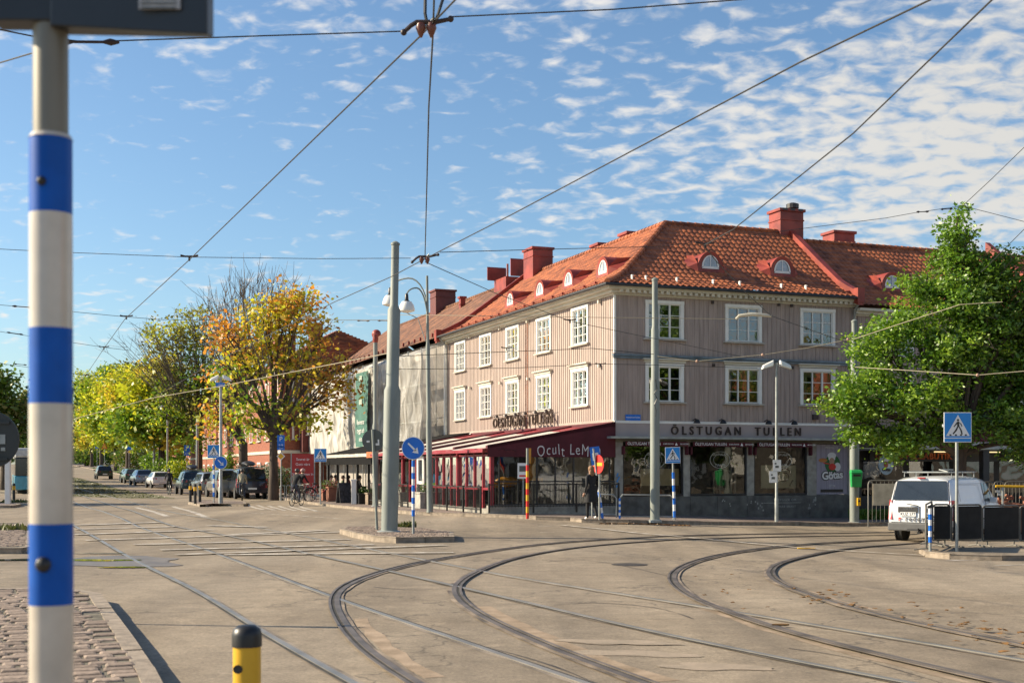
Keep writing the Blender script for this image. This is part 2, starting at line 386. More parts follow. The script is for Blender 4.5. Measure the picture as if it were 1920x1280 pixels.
def resample(pts, step):
    """smooth Catmull-Rom through ground points, even spacing"""
    p = [Vector(q[:2]) for q in pts]; out = []
    for i in range(len(p)-1):
        a, b, c, d = p[max(i-1, 0)], p[i], p[i+1], p[min(i+2, len(p)-1)]
        n = max(1, int((c-b).length/step))
        for k in range(n):
            t = k/n; out.append(.5*((2*b)+(c-a)*t+(2*a-5*b+4*c-d)*t*t+(3*b-a-3*c+d)*t**3))
    out.append(p[-1]); return out
def fair(p, it=6):
    """relax tracing noise while the ends stay"""
    p = [Vector(q) for q in p]
    for _ in range(it):
        q = [p[0]]+[(p[i-1]+2*p[i]+p[i+1])/4 for i in range(1, len(p)-1)]+[p[-1]]; p = q
    return p
def offset(pts, o):
    r = []
    for i, p in enumerate(pts):
        t = (pts[min(i+1, len(pts)-1)]-pts[max(i-1, 0)]).normalized(); r.append(p+Vector((t.y, -t.x))*o)
    return r
def ribbon(mb, pts, a, b, h, th=0, wob=0):
    """strip from offset a to b along pts lying h over the ground; th = depth of its sides"""
    A, B = offset(pts, a), offset(pts, b); rows = []
    for i in range(len(pts)):
        wa = wob*random.uniform(-1, 1); wb = wob*random.uniform(-1, 1)
        t = (pts[min(i+1, len(pts)-1)]-pts[max(i-1, 0)]).normalized(); nn = Vector((t.y, -t.x))
        q, r = A[i]+nn*wa, B[i]+nn*wb
        rows.append(((q.x, q.y, gz(q.x, q.y)+h), (r.x, r.y, gz(r.x, r.y)+h)))
    b0 = len(mb.v)
    for q, r in rows: mb.v += [q, r]
    for i in range(len(rows)-1):
        mb.f.append((b0+2*i, b0+2*i+1, b0+2*i+3, b0+2*i+2)); mb.m.append(mb.c)
    if th:
        for s_ in (0, 1):
            c0 = len(mb.v)
            for row in rows: mb.v += [row[s_], (row[s_][0], row[s_][1], row[s_][2]-th)]
            for i in range(len(rows)-1):
                mb.f.append((c0+2*i, c0+2*i+1, c0+2*i+3, c0+2*i+2)); mb.m.append(mb.c)
    return mb
def raised(name, poly, h, mtop, kerb=True, kw=.14, dense=1.5, smoothit=False):
    """pavement or island: a flat top following the ground and a granite kerb round it"""
    p = [Vector(q[:2]) for q in poly]; out = []
    for i in range(len(p)):
        a, b = p[i], p[(i+1) % len(p)]; n = max(1, int((b-a).length/dense))
        for k in range(n): out.append(a+(b-a)*k/n)
    me = bpy.data.meshes.new(name); bm = bmesh.new()
    vs = [bm.verts.new((q.x, q.y, 0)) for q in out]; bm.faces.new(vs)
    bmesh.ops.triangulate(bm, faces=bm.faces)
    for _ in range(2):
        long = [e for e in bm.edges if e.calc_length() > 5]
        if not long: break
        bmesh.ops.subdivide_edges(bm, edges=long, cuts=2); bmesh.ops.triangulate(bm, faces=[f for f in bm.faces if len(f.verts) > 3])
    for v in bm.verts: v.co.z = gz(v.co.x, v.co.y)+h
    bmesh.ops.recalc_face_normals(bm, faces=bm.faces)
    if sum(f.normal.z for f in bm.faces) < 0: bmesh.ops.reverse_faces(bm, faces=bm.faces)
    bm.to_mesh(me); bm.free(); me.materials.append(mtop)
    o = struct(bpy.data.objects.new(name, me)); COL.objects.link(o)
    if kerb:
        mb = MB(); c = sum(out, Vector((0, 0)))/len(out)
        ring = out+[out[0], out[1]]
        area = sum(out[i].x*out[(i+1) % len(out)].y-out[(i+1) % len(out)].x*out[i].y for i in range(len(out)))
        s_ = -1 if area > 0 else 1
        rr_ = random.Random(len(out)); fine = []
        for i in range(len(ring)-1):
            a, b = ring[i], ring[i+1]; n = max(1, round((b-a).length/.95))
            for k in range(n): fine.append((a+(b-a)*k/n, a+(b-a)*(k+1)/n))
        for a, b in fine[:-1]:
            d = (b-a)*min(.01, .012/max((b-a).length, .05)) if a.y > 60 else (b-a).normalized()*.008; ribbon(mb, [a+d, b-d], .01*s_, (kw+rr_.uniform(-.008, .008))*s_, h+.012+rr_.uniform(-.004, .006), h+.05)
        k_ = mb.build('kerb', m_kerb, fix=False); struct(k_); 
    return o
# ------------------------------------------------------------------ pavements and islands
def GG(*l): return [G(*q) for q in l]
kerbline = GG((1068, 976), (1005, 974), (900, 969), (780, 965), (700, 958), (640, 952), (590, 946), (545, 939), (500, 935))
u_ = Vector((-.358, .934)); v_ = Vector((.934, .358))
far = [Vector((-15, 78)), Vector((-30.2, 118)), Vector((-53, 178)), Vector((-100, 300)), Vector((-146, 420))]
side = [Vector(q[:2]) for q in kerbline]+far+[Vector((-126, 424)), Vector((-80, 300)), Vector((-33, 178)), Vector((-8, 118)), Vector((5, 78)), Vector((30, 60)), Vector((30, 52)), G(1920, 972).to_2d(), G(1650, 986).to_2d(), G(1500, 985).to_2d(), G(1330, 984).to_2d(), G(1180, 981).to_2d(), G(1090, 979).to_2d()]
raised('pavement', side, .11, m_pave)
# island with the big pole
isl = GG((636, 1000), (664, 1008), (700, 1015), (742, 1018), (853, 1016), (850, 1006), (800, 999), (700, 995), (650, 996))
raised('traffic_island', isl, .13, m_joint, dense=.8)
raised('traffic_island', GG((352, 945), (380, 950), (400, 948), (462, 949), (460, 943), (400, 941), (360, 941)), .11, m_pave, dense=.8)
cobp = GG((-420, 1119), (60, 1119), (150, 1122), (190, 1130), (212, 1160), (250, 1215), (292, 1280), (400, 1500), (-600, 1500))
raised('cobbled_island', cobp, .12, m_joint, kw=.17)
raised('cobbled_island', GG((-200, 987), (44, 987), (62, 1000), (60, 1034), (40, 1038), (-260, 1038)), .11, m_joint)
raised('pavement', GG((-300, 942), (20, 944), (40, 949), (20, 952), (-300, 952)), .1, m_pave)
# right-hand island where the barriers stand
isr = GG((1728, 1024), (1722, 1036), (1735, 1044), (1780, 1048), (1880, 1051), (2100, 1050), (2100, 1008), (1920, 1006), (1800, 1010))
raised('traffic_island', isr, .10, m_asph, dense=.8)
# cobbles laid on the islands as real stones
def inside(p, poly):
    c = False; n = len(poly)
    for i in range(n):
        a, b = poly[i], poly[(i+1) % n]
        if (a.y > p.y) != (b.y > p.y) and p.x < (b.x-a.x)*(p.y-a.y)/(b.y-a.y)+a.x: c = not c
    return c
def stones(name, poly, h, ang, sw, sl, lim, mg=.12):
    v, f = [], []; ca, sa = math.cos(ang), math.sin(ang)
    c = sum([Vector(q[:2]) for q in poly], Vector((0, 0)))/len(poly); n = int(lim/sw); k = int(lim/sl)
    poly = [Vector(q[:2]) for q in poly]
    for i in range(-n, n):
        off = random.random()*sl; yy = i*sw
        for j in range(-k, k):
            xx = j*sl+off; q = Vector((c.x+xx*ca-yy*sa, c.y+xx*sa+yy*ca))
            if abs((q.x)/max(q.y, .1)) > .6 or q.y < 8.5 or not all(inside(q+Vector(o_), poly) for o_ in ((mg, 0), (-mg, 0), (0, mg), (0, -mg))): continue
            l2, w2 = sl*random.uniform(.40, .47), sw*random.uniform(.40, .46); z = gz(q.x, q.y)+h+random.uniform(-.004, .006); b = len(v)
            for zz_, kk in ((-.01, 1.0), (.012, .98), (.02, .78)):
                for sx_, sy_ in ((-1, -1), (1, -1), (1, 1), (-1, 1)):
                    a1, a2 = sx_*l2*kk+random.uniform(-.006, .006), sy_*w2*kk+random.uniform(-.004, .004)
                    v.append((q.x+a1*ca-a2*sa, q.y+a1*sa+a2*ca, z+zz_))
            for r_ in (0, 4):
                for s_ in range(4): f.append((b+r_+s_, b+r_+(s_+1) % 4, b+r_+4+(s_+1) % 4, b+r_+4+s_))
            f.append((b+8, b+9, b+10, b+11))
    me = bpy.data.meshes.new(name); me.from_pydata(v, [], f); me.materials.append(m_cob)
    o = bpy.data.objects.new(name, me); COL.objects.link(o); tag(o, lab_st.pop(0), 'cobbles', kind='stuff'); return o
lab_st = ['rows of worn pinkish cobbles at the lower left corner', 'small cobbles on the island under the big pole', 'patchy cobbles on the island left of the striped pole']
stones('cobblestones', cobp, .115, math.atan2(.934, -.358)+math.pi/2, .19, .27, 14, .26)
stones('cobblestones', isl, .125, .2, .14, .16, 5)
stones('cobblestones', GG((-100, 989), (42, 989), (56, 1001), (54, 1032), (38, 1035), (-100, 1035)), .105, .1, .16, .2, 12)

# ------------------------------------------------------------------ tram tracks
m_rail = mat('rail_steel', (.32, .30, .265), .42, metal=.6, var=.2, scale=1.5, detail=6)
m_railrust = mat('rail_rusty', (.15, .125, .105), .5, metal=.4, var=.35, scale=2, detail=6)
m_groove = mat('rail_groove', (.03, .028, .024), .9, var=.4)
m_seal = mat('rail_side_filling', (.15, .125, .10), .85, var=.35, scale=1.3, bump=.4, detail=8, col2=(.27, .225, .18))
m_sealdk = mat('tarred_rail_side', (.13, .105, .08), .7, var=.4, scale=1.6, bump=.3, detail=8, col2=(.33, .26, .19))
m_mort = mat('rusty_mortar', (.24, .175, .11), .9, var=.2, scale=2.5, bump=.4, detail=8, col2=(.36, .27, .19))
def rail(parent, pts, inner, curve=False, lvl=0, rough=None):
    p = fair(resample(pts, .5)); z = lvl*.004
    mb = MB(); ribbon(mb, p, -.085, .085, .004+z, 0, .015); a = mb.build('rail_bed', rough or (m_sealdk if curve else m_seal), parent, fix=False)
    mb = MB(); ribbon(mb, p, -.035, .035, .014+z, .008)
    if curve: ribbon(mb, p, .075*inner, (.075+.035)*inner, .018+z, .010)
    r = mb.build('rail', m_railrust if curve else m_rail, parent, fix=False)
    mb = MB(); ribbon(mb, p, .037*inner, .073*inner, .009+z); mb.build('groove', m_groove, r, fix=False)
r1 = GG((760, 1335), (660, 1280), (500, 1189), (365, 1106), (250, 1049), (140, 986), (60, 950)); r2 = GG((1240, 1330), (960, 1235), (800, 1180), (625, 1120), (400, 1036), (250, 983), (135, 940), (90, 922))
r3 = GG((1850, 1310), (1690, 1280), (1420, 1226), (1200, 1180), (960, 1124), (720, 1069), (560, 1034), (430, 1005), (300, 978), (225, 952), (165, 933), (135, 923)); r4 = GG((2050, 1262), (1920, 1238), (1450, 1160), (1200, 1120), (960, 1082), (800, 1051), (600, 1012), (460, 985), (330, 962), (262, 946), (214, 933), (156, 918), (132, 910))
far2 = [Vector((-62, 178)), Vector((-108, 300))]
tr = thing('tram_track', 'nearer straight grooved tram track running away to the lower left', 'tram track', r2[3]); tr.location = (0, 0, 0)
rail(tr, [q.to_2d() for q in r1], -1 if True else 1); rail(tr, [q.to_2d() for q in r2], 1)
tr = thing('tram_track', 'farther straight tram track crossing the middle of the junction', 'tram track')
rail(tr, [q.to_2d() for q in r3], -1, lvl=1); rail(tr, [q.to_2d() for q in r4], 1, lvl=1)
tr = thing('tram_track', 'dark curved tram track bending round the middle of the junction', 'tram track')
cA1 = GG((830, 1310), (780, 1280), (725, 1250), (670, 1202), (638, 1155), (628, 1125), (650, 1098), (720, 1072), (800, 1053), (960, 1028), (1060, 1017), (1210, 1008), (1460, 1001), (1700, 997))
cA2 = GG((1280, 1310), (1200, 1280), (1075, 1236), (960, 1186), (910, 1163), (865, 1135), (846, 1109), (858, 1090), (890, 1073), (960, 1047), (1090, 1025), (1260, 1012), (1480, 1006), (1720, 1001))
rail(tr, [q.to_2d() for q in cA1], -1, True, 2); rail(tr, [q.to_2d() for q in cA2], 1, True, 2)
tr = thing('tram_track', 'rusty curved tram track bending on the right with leaves beside it', 'tram track')
cB1 = GG((1960, 1300), (1860, 1280), (1760, 1254), (1510, 1195), (1380, 1153), (1310, 1126), (1270, 1100), (1261, 1082), (1280, 1064), (1335, 1045), (1460, 1026), (1580, 1017), (1800, 1003))
cB2 = GG((2050, 1238), (1920, 1212), (1710, 1170), (1600, 1143), (1485, 1107), (1443, 1087), (1436, 1075), (1450, 1060), (1510, 1043), (1635, 1024), (1850, 1006))
rail(tr, [q.to_2d() for q in cB1], -1, True, 3); rail(tr, [q.to_2d() for q in cB2], 1, True, 3)
def strip(name, pts, a, b, h, m, label=None, wob=0.03, kind='structure'):
    mb = MB(); ribbon(mb, fair(resample([Vector(q[:2]) for q in pts], .4)), a, b, h, 0, wob); return struct(mb.build(name, m, fix=False), kind)
# rusty mortar beside the curved rails, in the near part
strip('road_repair', GG((770, 1272), (725, 1250), (670, 1202), (640, 1160)), .14, .3, .003, m_mort)
strip('road_repair', GG((1200, 1280), (1075, 1236), (960, 1186), (910, 1163), (868, 1137)), .12, .34, .003, m_mort)
strip('road_repair', GG((1860, 1280), (1760, 1254), (1510, 1195), (1380, 1153), (1330, 1134)), -.22, -.12, .003, m_mort)
strip('road_repair', GG((1920, 1212), (1710, 1170), (1600, 1143), (1485, 1107)), .1, .26, .003, m_mort)
# ------------------------------------------------------------------ paint on the road
m_line = mat('worn_road_paint', (.33, .285, .23), .7, var=.14, scale=3, detail=8, lo=.42, hi=.6, col2=(.55, .51, .45))
def line(pts, w, h=.005, m=None): return strip('road_marking', pts, -w/2, w/2, h, m or m_line, wob=.01)
line(GG((1050, 985), (1130, 993), (1210, 1002), (1350, 1014), (1485, 1027), (1620, 1036), (1760, 1044)), .14, .03)
line(GG((255, 951), (315, 968)), .22); line(GG((325, 949), (387, 969)), .22)
line(GG((1010, 986), (1035, 986)), .12); line(GG((1012, 998), (1040, 998)), .12)
line(GG((1780, 1050), (1930, 1048)), .3); line(GG((1870, 1060), (1935, 1058)), .2)
line(GG((470, 961), (640, 972)), .1)
for k in range(6):   # far zebra crossing towards the cafe
    a = 462+k*20; line(GG((a, 946+k*.6), (a+32, 955+k*.6)), .2)
hat = [((140, 985), (300, 980)), ((140, 993), (330, 988)), ((140, 1003), (400, 994)), ((160, 1014), (640, 998)), ((250, 1022), (655, 1012)), ((300, 1032), (700, 1022)), ((330, 1041), (835, 1023)), ((420, 1041), (850, 1037)), ((390, 986), (500, 989)), ((430, 1003), (610, 995))]
for a, b in hat:     # hatched stripes across the tracks
    pa, pb = G(*a).to_2d(), G(*b).to_2d()
    line([pa, pa.lerp(pb, .33), pa.lerp(pb, .66), pb], .36 if a[1] < 1010 else .26, .026)
o = MB().bx(-.2, .2, -.07, .07, 0, .02).build('lane_marker', m_yellow, bevel=.008); o.location = G(1512, 1028, .01); o.rotation_euler.z = -.1; tag(o, 'small yellow plate lying on the asphalt by the white line', 'road marker')
# pale worn patches and a puddle
BH = [0]
def blob(name, c, rx, ry, m, h=.0035, n=28, kind='structure', rot=0):
    BH[0] += .0013; h += BH[0]; q = G(*c); mb = MB(); ph = [random.uniform(0, 6.28) for _ in range(4)]; pts = []
    for i in range(n):
        a = 6.2832*i/n; r_ = 1+.18*math.sin(2*a+ph[0])+.12*math.sin(3*a+ph[1])+.1*math.sin(5*a+ph[2])+.06*math.sin(9*a+ph[3])
        x, y = rx*r_*math.cos(a), ry*r_*math.sin(a); X, Y = q.x+x*math.cos(rot)-y*math.sin(rot), q.y+x*math.sin(rot)+y*math.cos(rot)
        pts.append((X, Y, gz(X, Y)+h))
    mb.face(pts); return struct(mb.build(name, m), kind)
m_pale = mat('pale_worn_patch', (.27, .222, .165), .85, var=.1, scale=4, bump=.4, detail=8, col2=(.35, .275, .205), lo=.3, hi=.7)
for c, rx, ry in (((1190, 1225), .55, .22), ((1340, 1250), .5, .2), ((1110, 1203), .45, .14), ((1180, 1205), .5, .16)): blob('worn_patch', c, rx, ry, m_pale, rot=-.3)
m_puddle = mat('puddle_water', (.05, .06, .065), .04, var=.2, scale=2, spec=.6)
m_moss = mat('wet_moss', (.07, .075, .03), .6, var=.4, scale=3)
m_damp = mat('damp_asphalt', (.17, .14, .11), .45, var=.2, scale=2, bump=.2)
blob('damp_patch', (215, 1052), 1.5, 1.2, m_damp, .0028, rot=-.4)
blob('puddle', (190, 1051), .75, .22, m_puddle, .006); blob('puddle', (60, 1050), 1.2, .3, m_puddle, .006); blob('puddle', (232, 1064), .35, .18, m_puddle, .006); blob('moss_patch', (190, 1038), .5, .1, m_moss, .006)
# ------------------------------------------------------------------ grassy tram bed and verges
def blades(name, label, area_fn, n, hmin, hmax, m, zof=0):
    v, f = [], []
    for _ in range(n):
        q = area_fn()
        if q is None: continue
        x, y = q; z = gz(x, y)+zof; a = random.uniform(0, 6.28); w = random.uniform(.02, .05)*(1+y/40); h = random.uniform(hmin, hmax); lx, ly = random.uniform(-.6, .6)*h, random.uniform(-.6, .6)*h
        b = len(v); v += [(x-w*math.cos(a), y-w*math.sin(a), z), (x+w*math.cos(a), y+w*math.sin(a), z), (x+lx, y+ly, z+h)]; f.append((b, b+1, b+2))
    me = bpy.data.meshes.new(name); me.from_pydata(v, [], f); me.materials.append(m); o = bpy.data.objects.new(name, me); COL.objects.link(o)
    return tag(o, label, 'grass', kind='stuff')
m_grass = leafmat('grass_blades', (.05, .075, .015), (.15, .15, .04), .3)
m_grassb = leafmat('bright_grass', (.07, .15, .015), (.16, .26, .03), .35)
bedp = [Vector(q[:2]) for q in GG((330, 934), (250, 934), (160, 931), (90, 930), (60, 915), (120, 903), (150, 905), (240, 919))]
m_soil = mat('grassy_soil', (.10, .085, .045), .95, var=.4, scale=.6, detail=8, col2=(.13, .13, .05))
raised('grass_bed', bedp, .006, m_soil, kerb=False)
def in_poly(poly):
    x0, x1 = min(p.x for p in poly), max(p.x for p in poly); y0, y1 = min(p.y for p in poly), max(p.y for p in poly)
    def f():
        q = Vector((random.uniform(x0, x1), random.uniform(y0, y1)))
        return (q.x, q.y) if inside(q, poly) else None
    return f
blades('grass', 'low yellowish grass growing between the tram rails far left', in_poly(bedp), 12000, .03, .08, m_grass, .0)
verge = [Vector((-24, 104)), Vector((-29.6, 118)), Vector((-52.4, 178)), Vector((-98.5, 298)), Vector((-92, 300)), Vector((-48, 178)), Vector((-26, 118)), Vector((-21, 104))]
raised('grass_verge', verge, .125, m_soil, kerb=False)
blades('grass', 'green verge under the row of street trees', in_poly(verge), 9000, .05, .13, m_grassb, .12)
tp = G(1640, 978)
blades('grass', 'bright green tuft of grass at the foot of the pole by the van', lambda: (tp.x+random.uniform(-.7, .9), tp.y+random.uniform(-.5, .9)), 2600, .15, .42, m_grassb, .1)
for lab, (cx_, cy_) in (('weeds by the striped sign post on the island', (765, 996)), ('weeds on the kerb far left behind the striped pole', (30, 946)), ('weeds along the edge of the cobbled patch at far left', (20, 1000))):
    q0 = G(cx_, cy_); rr = .10 if 'striped sign' in lab else .6
    blades('weeds', lab, lambda: (q0.x+random.gauss(0, rr), q0.y+random.gauss(0, rr*.6)), 150, .05, .2, m_grass, .12)
# fallen leaves, a few dozen on the right
m_leaf = leafmat('dry_leaf', (.12, .05, .02), (.36, .2, .07), .1)
fl_i = 0
def fallen(px, py, s_):
    q = G(px, py, .02); a = random.uniform(0, 6.28); mb = MB(); pts = []
    for k in range(9):
        t = 6.2832*k/9; r_ = s_*(1 if k % 2 else .55); pts.append((r_*math.cos(t+a), r_*math.sin(t+a)*.8, .008+.02*random.random()))
    mb.prism(pts, (0, 0, .003)); o = mb.build('fallen_leaf', m_leaf); o.location = q
    tag(o, 'dry brown leaf on the asphalt by the right-hand curved rails', 'leaf', 'fallen leaves by the curved track')
for _ in range(58):
    t = random.random(); px = 1480+t*440; py = 1105+t*95+random.gauss(0, 14); fallen(px, max(1085, py), random.uniform(.03, .07))
for _ in range(10): fallen(random.uniform(1290, 1440), random.uniform(1075, 1150), .035)
lq = G(1200, 982)
blades('fallen_leaves', 'drift of brown leaves along the kerb below the blue and white railing', lambda: (lq.x+random.uniform(-1.3, 1.6), lq.y-.25+random.gauss(0, .08)), 500, .01, .05, m_leaf, .0)
o = MB().prism([(-.10, -.02, 0), (.05, -.04, 0), (.10, .0, 0), (.02, .03, 0), (-.06, .02, 0)], (0, 0, .02)).build('twig', m_leaf); o.location = G(1463, 1172, .02); tag(o, 'dark scrap of bark lying on the straight rail', 'debris')

# repair seams, tar joints and a drain cover in the carriageway
m_tar = mat('tar_joint', (.045, .038, .03), .6, var=.4, scale=3)
def seam(pts, w=.02):
    mb = MB(); ribbon(mb, fair(resample([Vector(q[:2]) for q in pts], .3), 2), -w, w, .0024, 0, .012); struct(mb.build('tar_seam', m_tar, fix=False))
seam(GG((700, 1100), (790, 1108), (838, 1103)), .012); seam(GG((900, 1210), (1010, 1238), (1130, 1285)), .012)
seam(GG((1000, 1140), (1100, 1128), (1230, 1138), (1300, 1160)), .01); seam(GG((1480, 1215), (1600, 1232), (1800, 1290)), .012); seam(GG((930, 1062), (1100, 1050), (1300, 1090)), .012)
o = MB().lathe([(.33, 0), (.33, .006), (.28, .008)], n=28).build('drain_cover', mat('cast_iron', (.07, .06, .05), .6, metal=.4, var=.3, scale=20, bump=.5)); o.location = G(1180, 1058, .002); tag(o, 'round cast iron drain cover in the asphalt between the curved tracks', 'drain cover')
# ================================================================== corner building
BO = Vector((3.76, 47.0, 0)); BR = math.atan2(.358, .934)
def wr(px): r = (px-960)/F; return (47*r-3.76)/(.934-.358*r)          # along the right facade
def wl(px): r = (px-960)/F; return (3.76-47*r)/(.358+.934*r)          # along the left facade
def zr(px, py): w = wr(px); return CH+(HOR-py)/F*(47+.358*w)
def zl(px, py): w = wl(px); return CH+(HOR-py)/F*(47+.934*w)
TR = lambda a, o, z: (a, -o, z)          # right facade: along, out, up
TL = lambda a, o, z: (-o, a, z)          # left facade
BW, BL = 10.46, 19.8                     # widths
corner = thing('corner_building', 'three-storey taupe wooden corner building with red tiled roof above the pub', 'building', BO, BR)
def wall_holes(mb, T, a0, a1, z0, z1, holes, th=.12):
    """wall from a0..a1 with rectangular openings and their reveals"""
    A = sorted({a0, a1}|{h[0] for h in holes}|{h[1] for h in holes}); Z = sorted({z0, z1}|{h[2] for h in holes}|{h[3] for h in holes})
    for i in range(len(A)-1):
        for j in range(len(Z)-1):
            ca, cz = (A[i]+A[i+1])/2, (Z[j]+Z[j+1])/2
            if any(h[0] < ca < h[1] and h[2] < cz < h[3] for h in holes): continue
            mb.face([T(A[i], 0, Z[j]), T(A[i+1], 0, Z[j]), T(A[i+1], 0, Z[j+1]), T(A[i], 0, Z[j+1])])
    for a, b, c, d in holes:
        mb.face([T(a, 0, c), T(b, 0, c), T(b, -th, c), T(a, -th, c)]); mb.face([T(a, 0, d), T(b, 0, d), T(b, -th, d), T(a, -th, d)])
        mb.face([T(a, 0, c), T(a, 0, d), T(a, -th, d), T(a, -th, c)]); mb.face([T(b, 0, c), T(b, 0, d), T(b, -th, d), T(b, -th, c)])
def battens(mb, T, a0, a1, z0, z1, holes, step=.2, w=.045, o=.020):
    n = int((a1-a0)/step)
    for i in range(n+1):
        a = a0+(i+.5)*(a1-a0)/(n+1); segs = [(z0, z1)]
        for h in holes:
            if h[0]-.02 < a < h[1]+.02:
                ns = []
                for s0, s1 in segs:
                    if h[3] < s0 or h[2] > s1: ns.append((s0, s1)); continue
                    if h[2] > s0: ns.append((s0, h[2]))
                    if h[3] < s1: ns.append((h[3], s1))
                segs = ns
        for s0, s1 in segs:
            if s1-s0 > .03: mb.fb(T, a-w/2, a+w/2, .0005, o, s0, s1)
m_sash = mat('sash_white', (.72, .72, .68), .4, var=.04)
m_sill = mat('weathered_sill', (.42, .39, .34), .6, var=.15)
def window(parent, T, a0, a1, z0, z1, cols=3, rows=3, hood=False, casing=.12, cur=None, glassm=None, cm=None, thick=(2,)):
    """casing outer box a0..a1,z0..z1; returns the window part"""
    mb = MB(); o1 = .055
    mb.fb(T, a0, a0+casing, .002, o1, z0, z1-casing); mb.fb(T, a1-casing, a1, .002, o1, z0, z1-casing); mb.fb(T, a0-.01, a1+.01, .002, o1+.012, z1-casing, z1)
    w = mb.build('window', cm or m_white, parent, bevel=0)
    i0, i1, k0, k1 = a0+casing, a1-casing, z0+.02, z1-casing
    mb = MB(); fw = .04
    mb.fb(T, i0, i0+fw, -.06, .012, k0, k1); mb.fb(T, i1-fw, i1, -.06, .012, k0, k1); mb.fb(T, i0+fw, i1-fw, -.06, .012, k0, k0+fw); mb.fb(T, i0+fw, i1-fw, -.06, .012, k1-fw, k1)
    W_ = i1-i0
    for c in range(1, cols):
        x = i0+W_*c/cols; hw = .032 if c in thick else .02; mb.fb(T, x-hw, x+hw, -.05, .02, k0+fw, k1-fw)
    for r_ in range(1, rows):
        z = k0+(k1-k0)*r_/rows
        for c in range(cols): mb.fb(T, i0+W_*c/cols+(.03 if c else fw), i0+W_*(c+1)/cols-(.03 if c < cols-1 else fw), -.04, .004, z-.011, z+.011)
    mb.build('sash', m_sash, w)
    mb = MB(); mb.face([T(i0, -.025, k0), T(i1, -.025, k0), T(i1, -.025, k1), T(i0, -.025, k1)]); mb.build('pane', glassm or m_glass, w)
    mb = MB(); mb.fb(T, a0-.09, a1+.09, .002, .13, z0-.06, z0-.004); mb.build('sill', m_sill, w)
    if hood:
        mb = MB(); mb.fb(T, a0-.06, a1+.06, .002, .10, z1+.02, z1+.12); mb.fb(T, a0-.14, a1+.14, .002, .19, z1+.123, z1+.165); mb.build('hood', m_cornice, w)
    if cur is None: cur = random.choice([0, 1, 2, 3])
    if cur:
        mb = MB(); cw = W_*random.uniform(.14, .26)
        def drape(x0, x1, zb, zt):
            n = 10
            for k in range(n):
                xa, xb = x0+(x1-x0)*k/n, x0+(x1-x0)*(k+1)/n; oa, ob = -.16-.02*(k % 2), -.16-.02*((k+1) % 2)
                mb.face([T(xa, oa, zb), T(xb, ob, zb), T(xb, ob, zt), T(xa, oa, zt)])
        if cur == 3: drape(i0, i1, k1-.45, k1)
        else: drape(i0, i0+cw, k0, k1); drape(i1-cw, i1, k0, k1)
        if cur == 2: drape(i0, i1, k1-.22, k1)
        mb.build('curtain', m_curtain, w, fix=False)
    return w
hr, hl, wins = [], [], []
for px in (1245.5, 1393.5, 1532.5):
    c = wr(px)
    for z0, z1, hood in ((6.62, 8.04, False), (4.27, 5.70, True)): wins.append((TR, c-.8, c+.8, z0, z1, 3, hood)); hr.append((c-.7, c+.7, z0+.02, z1-.1))
for px in (1088.5, 1020.5, 962, 911.5, 864):
    c = wl(px)
    for z0, z1, hood in ((6.62, 8.10, False), (4.22, 5.70, True)): wins.append((TL, c-.8, c+.8, z0, z1, 4, hood)); hl.append((c-.7, c+.7, z0+.02, z1-.1))
mb = MB(); wall_holes(mb, TR, 0, BW, 3.55, 8.35, hr); wall_holes(mb, TL, 0, BL, 2.7, 8.35, hl)
battens(mb, TR, .08, BW-.05, 6.02, 8.2, hr); battens(mb, TR, .08, BW-.05, 3.56, 5.9, hr); battens(mb, TL, .05, BL, 3.62, 8.25, hl)
mb.build('wall', m_wall, corner, fix=False)
for T, a0, a1, z0, z1, rows, hood in wins: window(corner, T, a0, a1, z0, z1, 3, rows, hood)
# dark rooms behind the panes
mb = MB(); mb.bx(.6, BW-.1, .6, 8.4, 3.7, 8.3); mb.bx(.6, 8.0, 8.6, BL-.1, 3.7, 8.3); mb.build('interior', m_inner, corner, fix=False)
# corner board, ledge, bands
mb = MB(); mb.bx(-.035, .06, -.035, .06, 3.55, 5.93); mb.bx(-.03, .05, -.03, .05, 6.05, 8.3); mb.build('corner_board', m_white, corner)
m_lead = mat('grey_blue_flashing', (.13, .17, .21), .45, metal=.3, var=.3, scale=3)
mb = MB(); mb.fb(TR, -.1, BW, .002, .14, 5.93, 6.0); mb.fb(TR, -.06, BW, .002, .08, 5.84, 5.927); mb.build('ledge', m_lead, corner)
mb = MB(); mb.fb(TR, -.02, BW, .002, .05, 3.46, 3.555); mb.build('band', m_white, corner)
mb = MB(); mb.fb(TL, -.02, BL, .002, .06, 3.40, 3.5); mb.build('band', m_white, corner)
mb = MB(); mb.fb(TR, 0, BW, -.1, .03, 2.97, 3.455); mb.build('fascia_board', m_band, corner)
# cornice under the eaves
mb = MB()
for z0, z1, o in ((8.16, 8.22, .08), (8.223, 8.33, .22), (8.333, 8.42, .42), (8.423, 8.47, .50)):
    mb.bx(-o, BW+.05, -o, .0, z0, z1); mb.bx(-o, 0, .0, BL, z0, z1)
n = 44
for i in range(n): a = (i+.5)*BW/n; mb.fb(TR, a-.06, a+.06, .222, .38, 8.235, 8.331)
mb.build('cornice', m_cornice, corner)
mb = MB(); g = .60
mb.tube([(BW, -g, 8.47), (-g, -g, 8.47), (-g, BL, 8.47)], .055, 8); mb.build('gutter', m_dkmetal, corner)
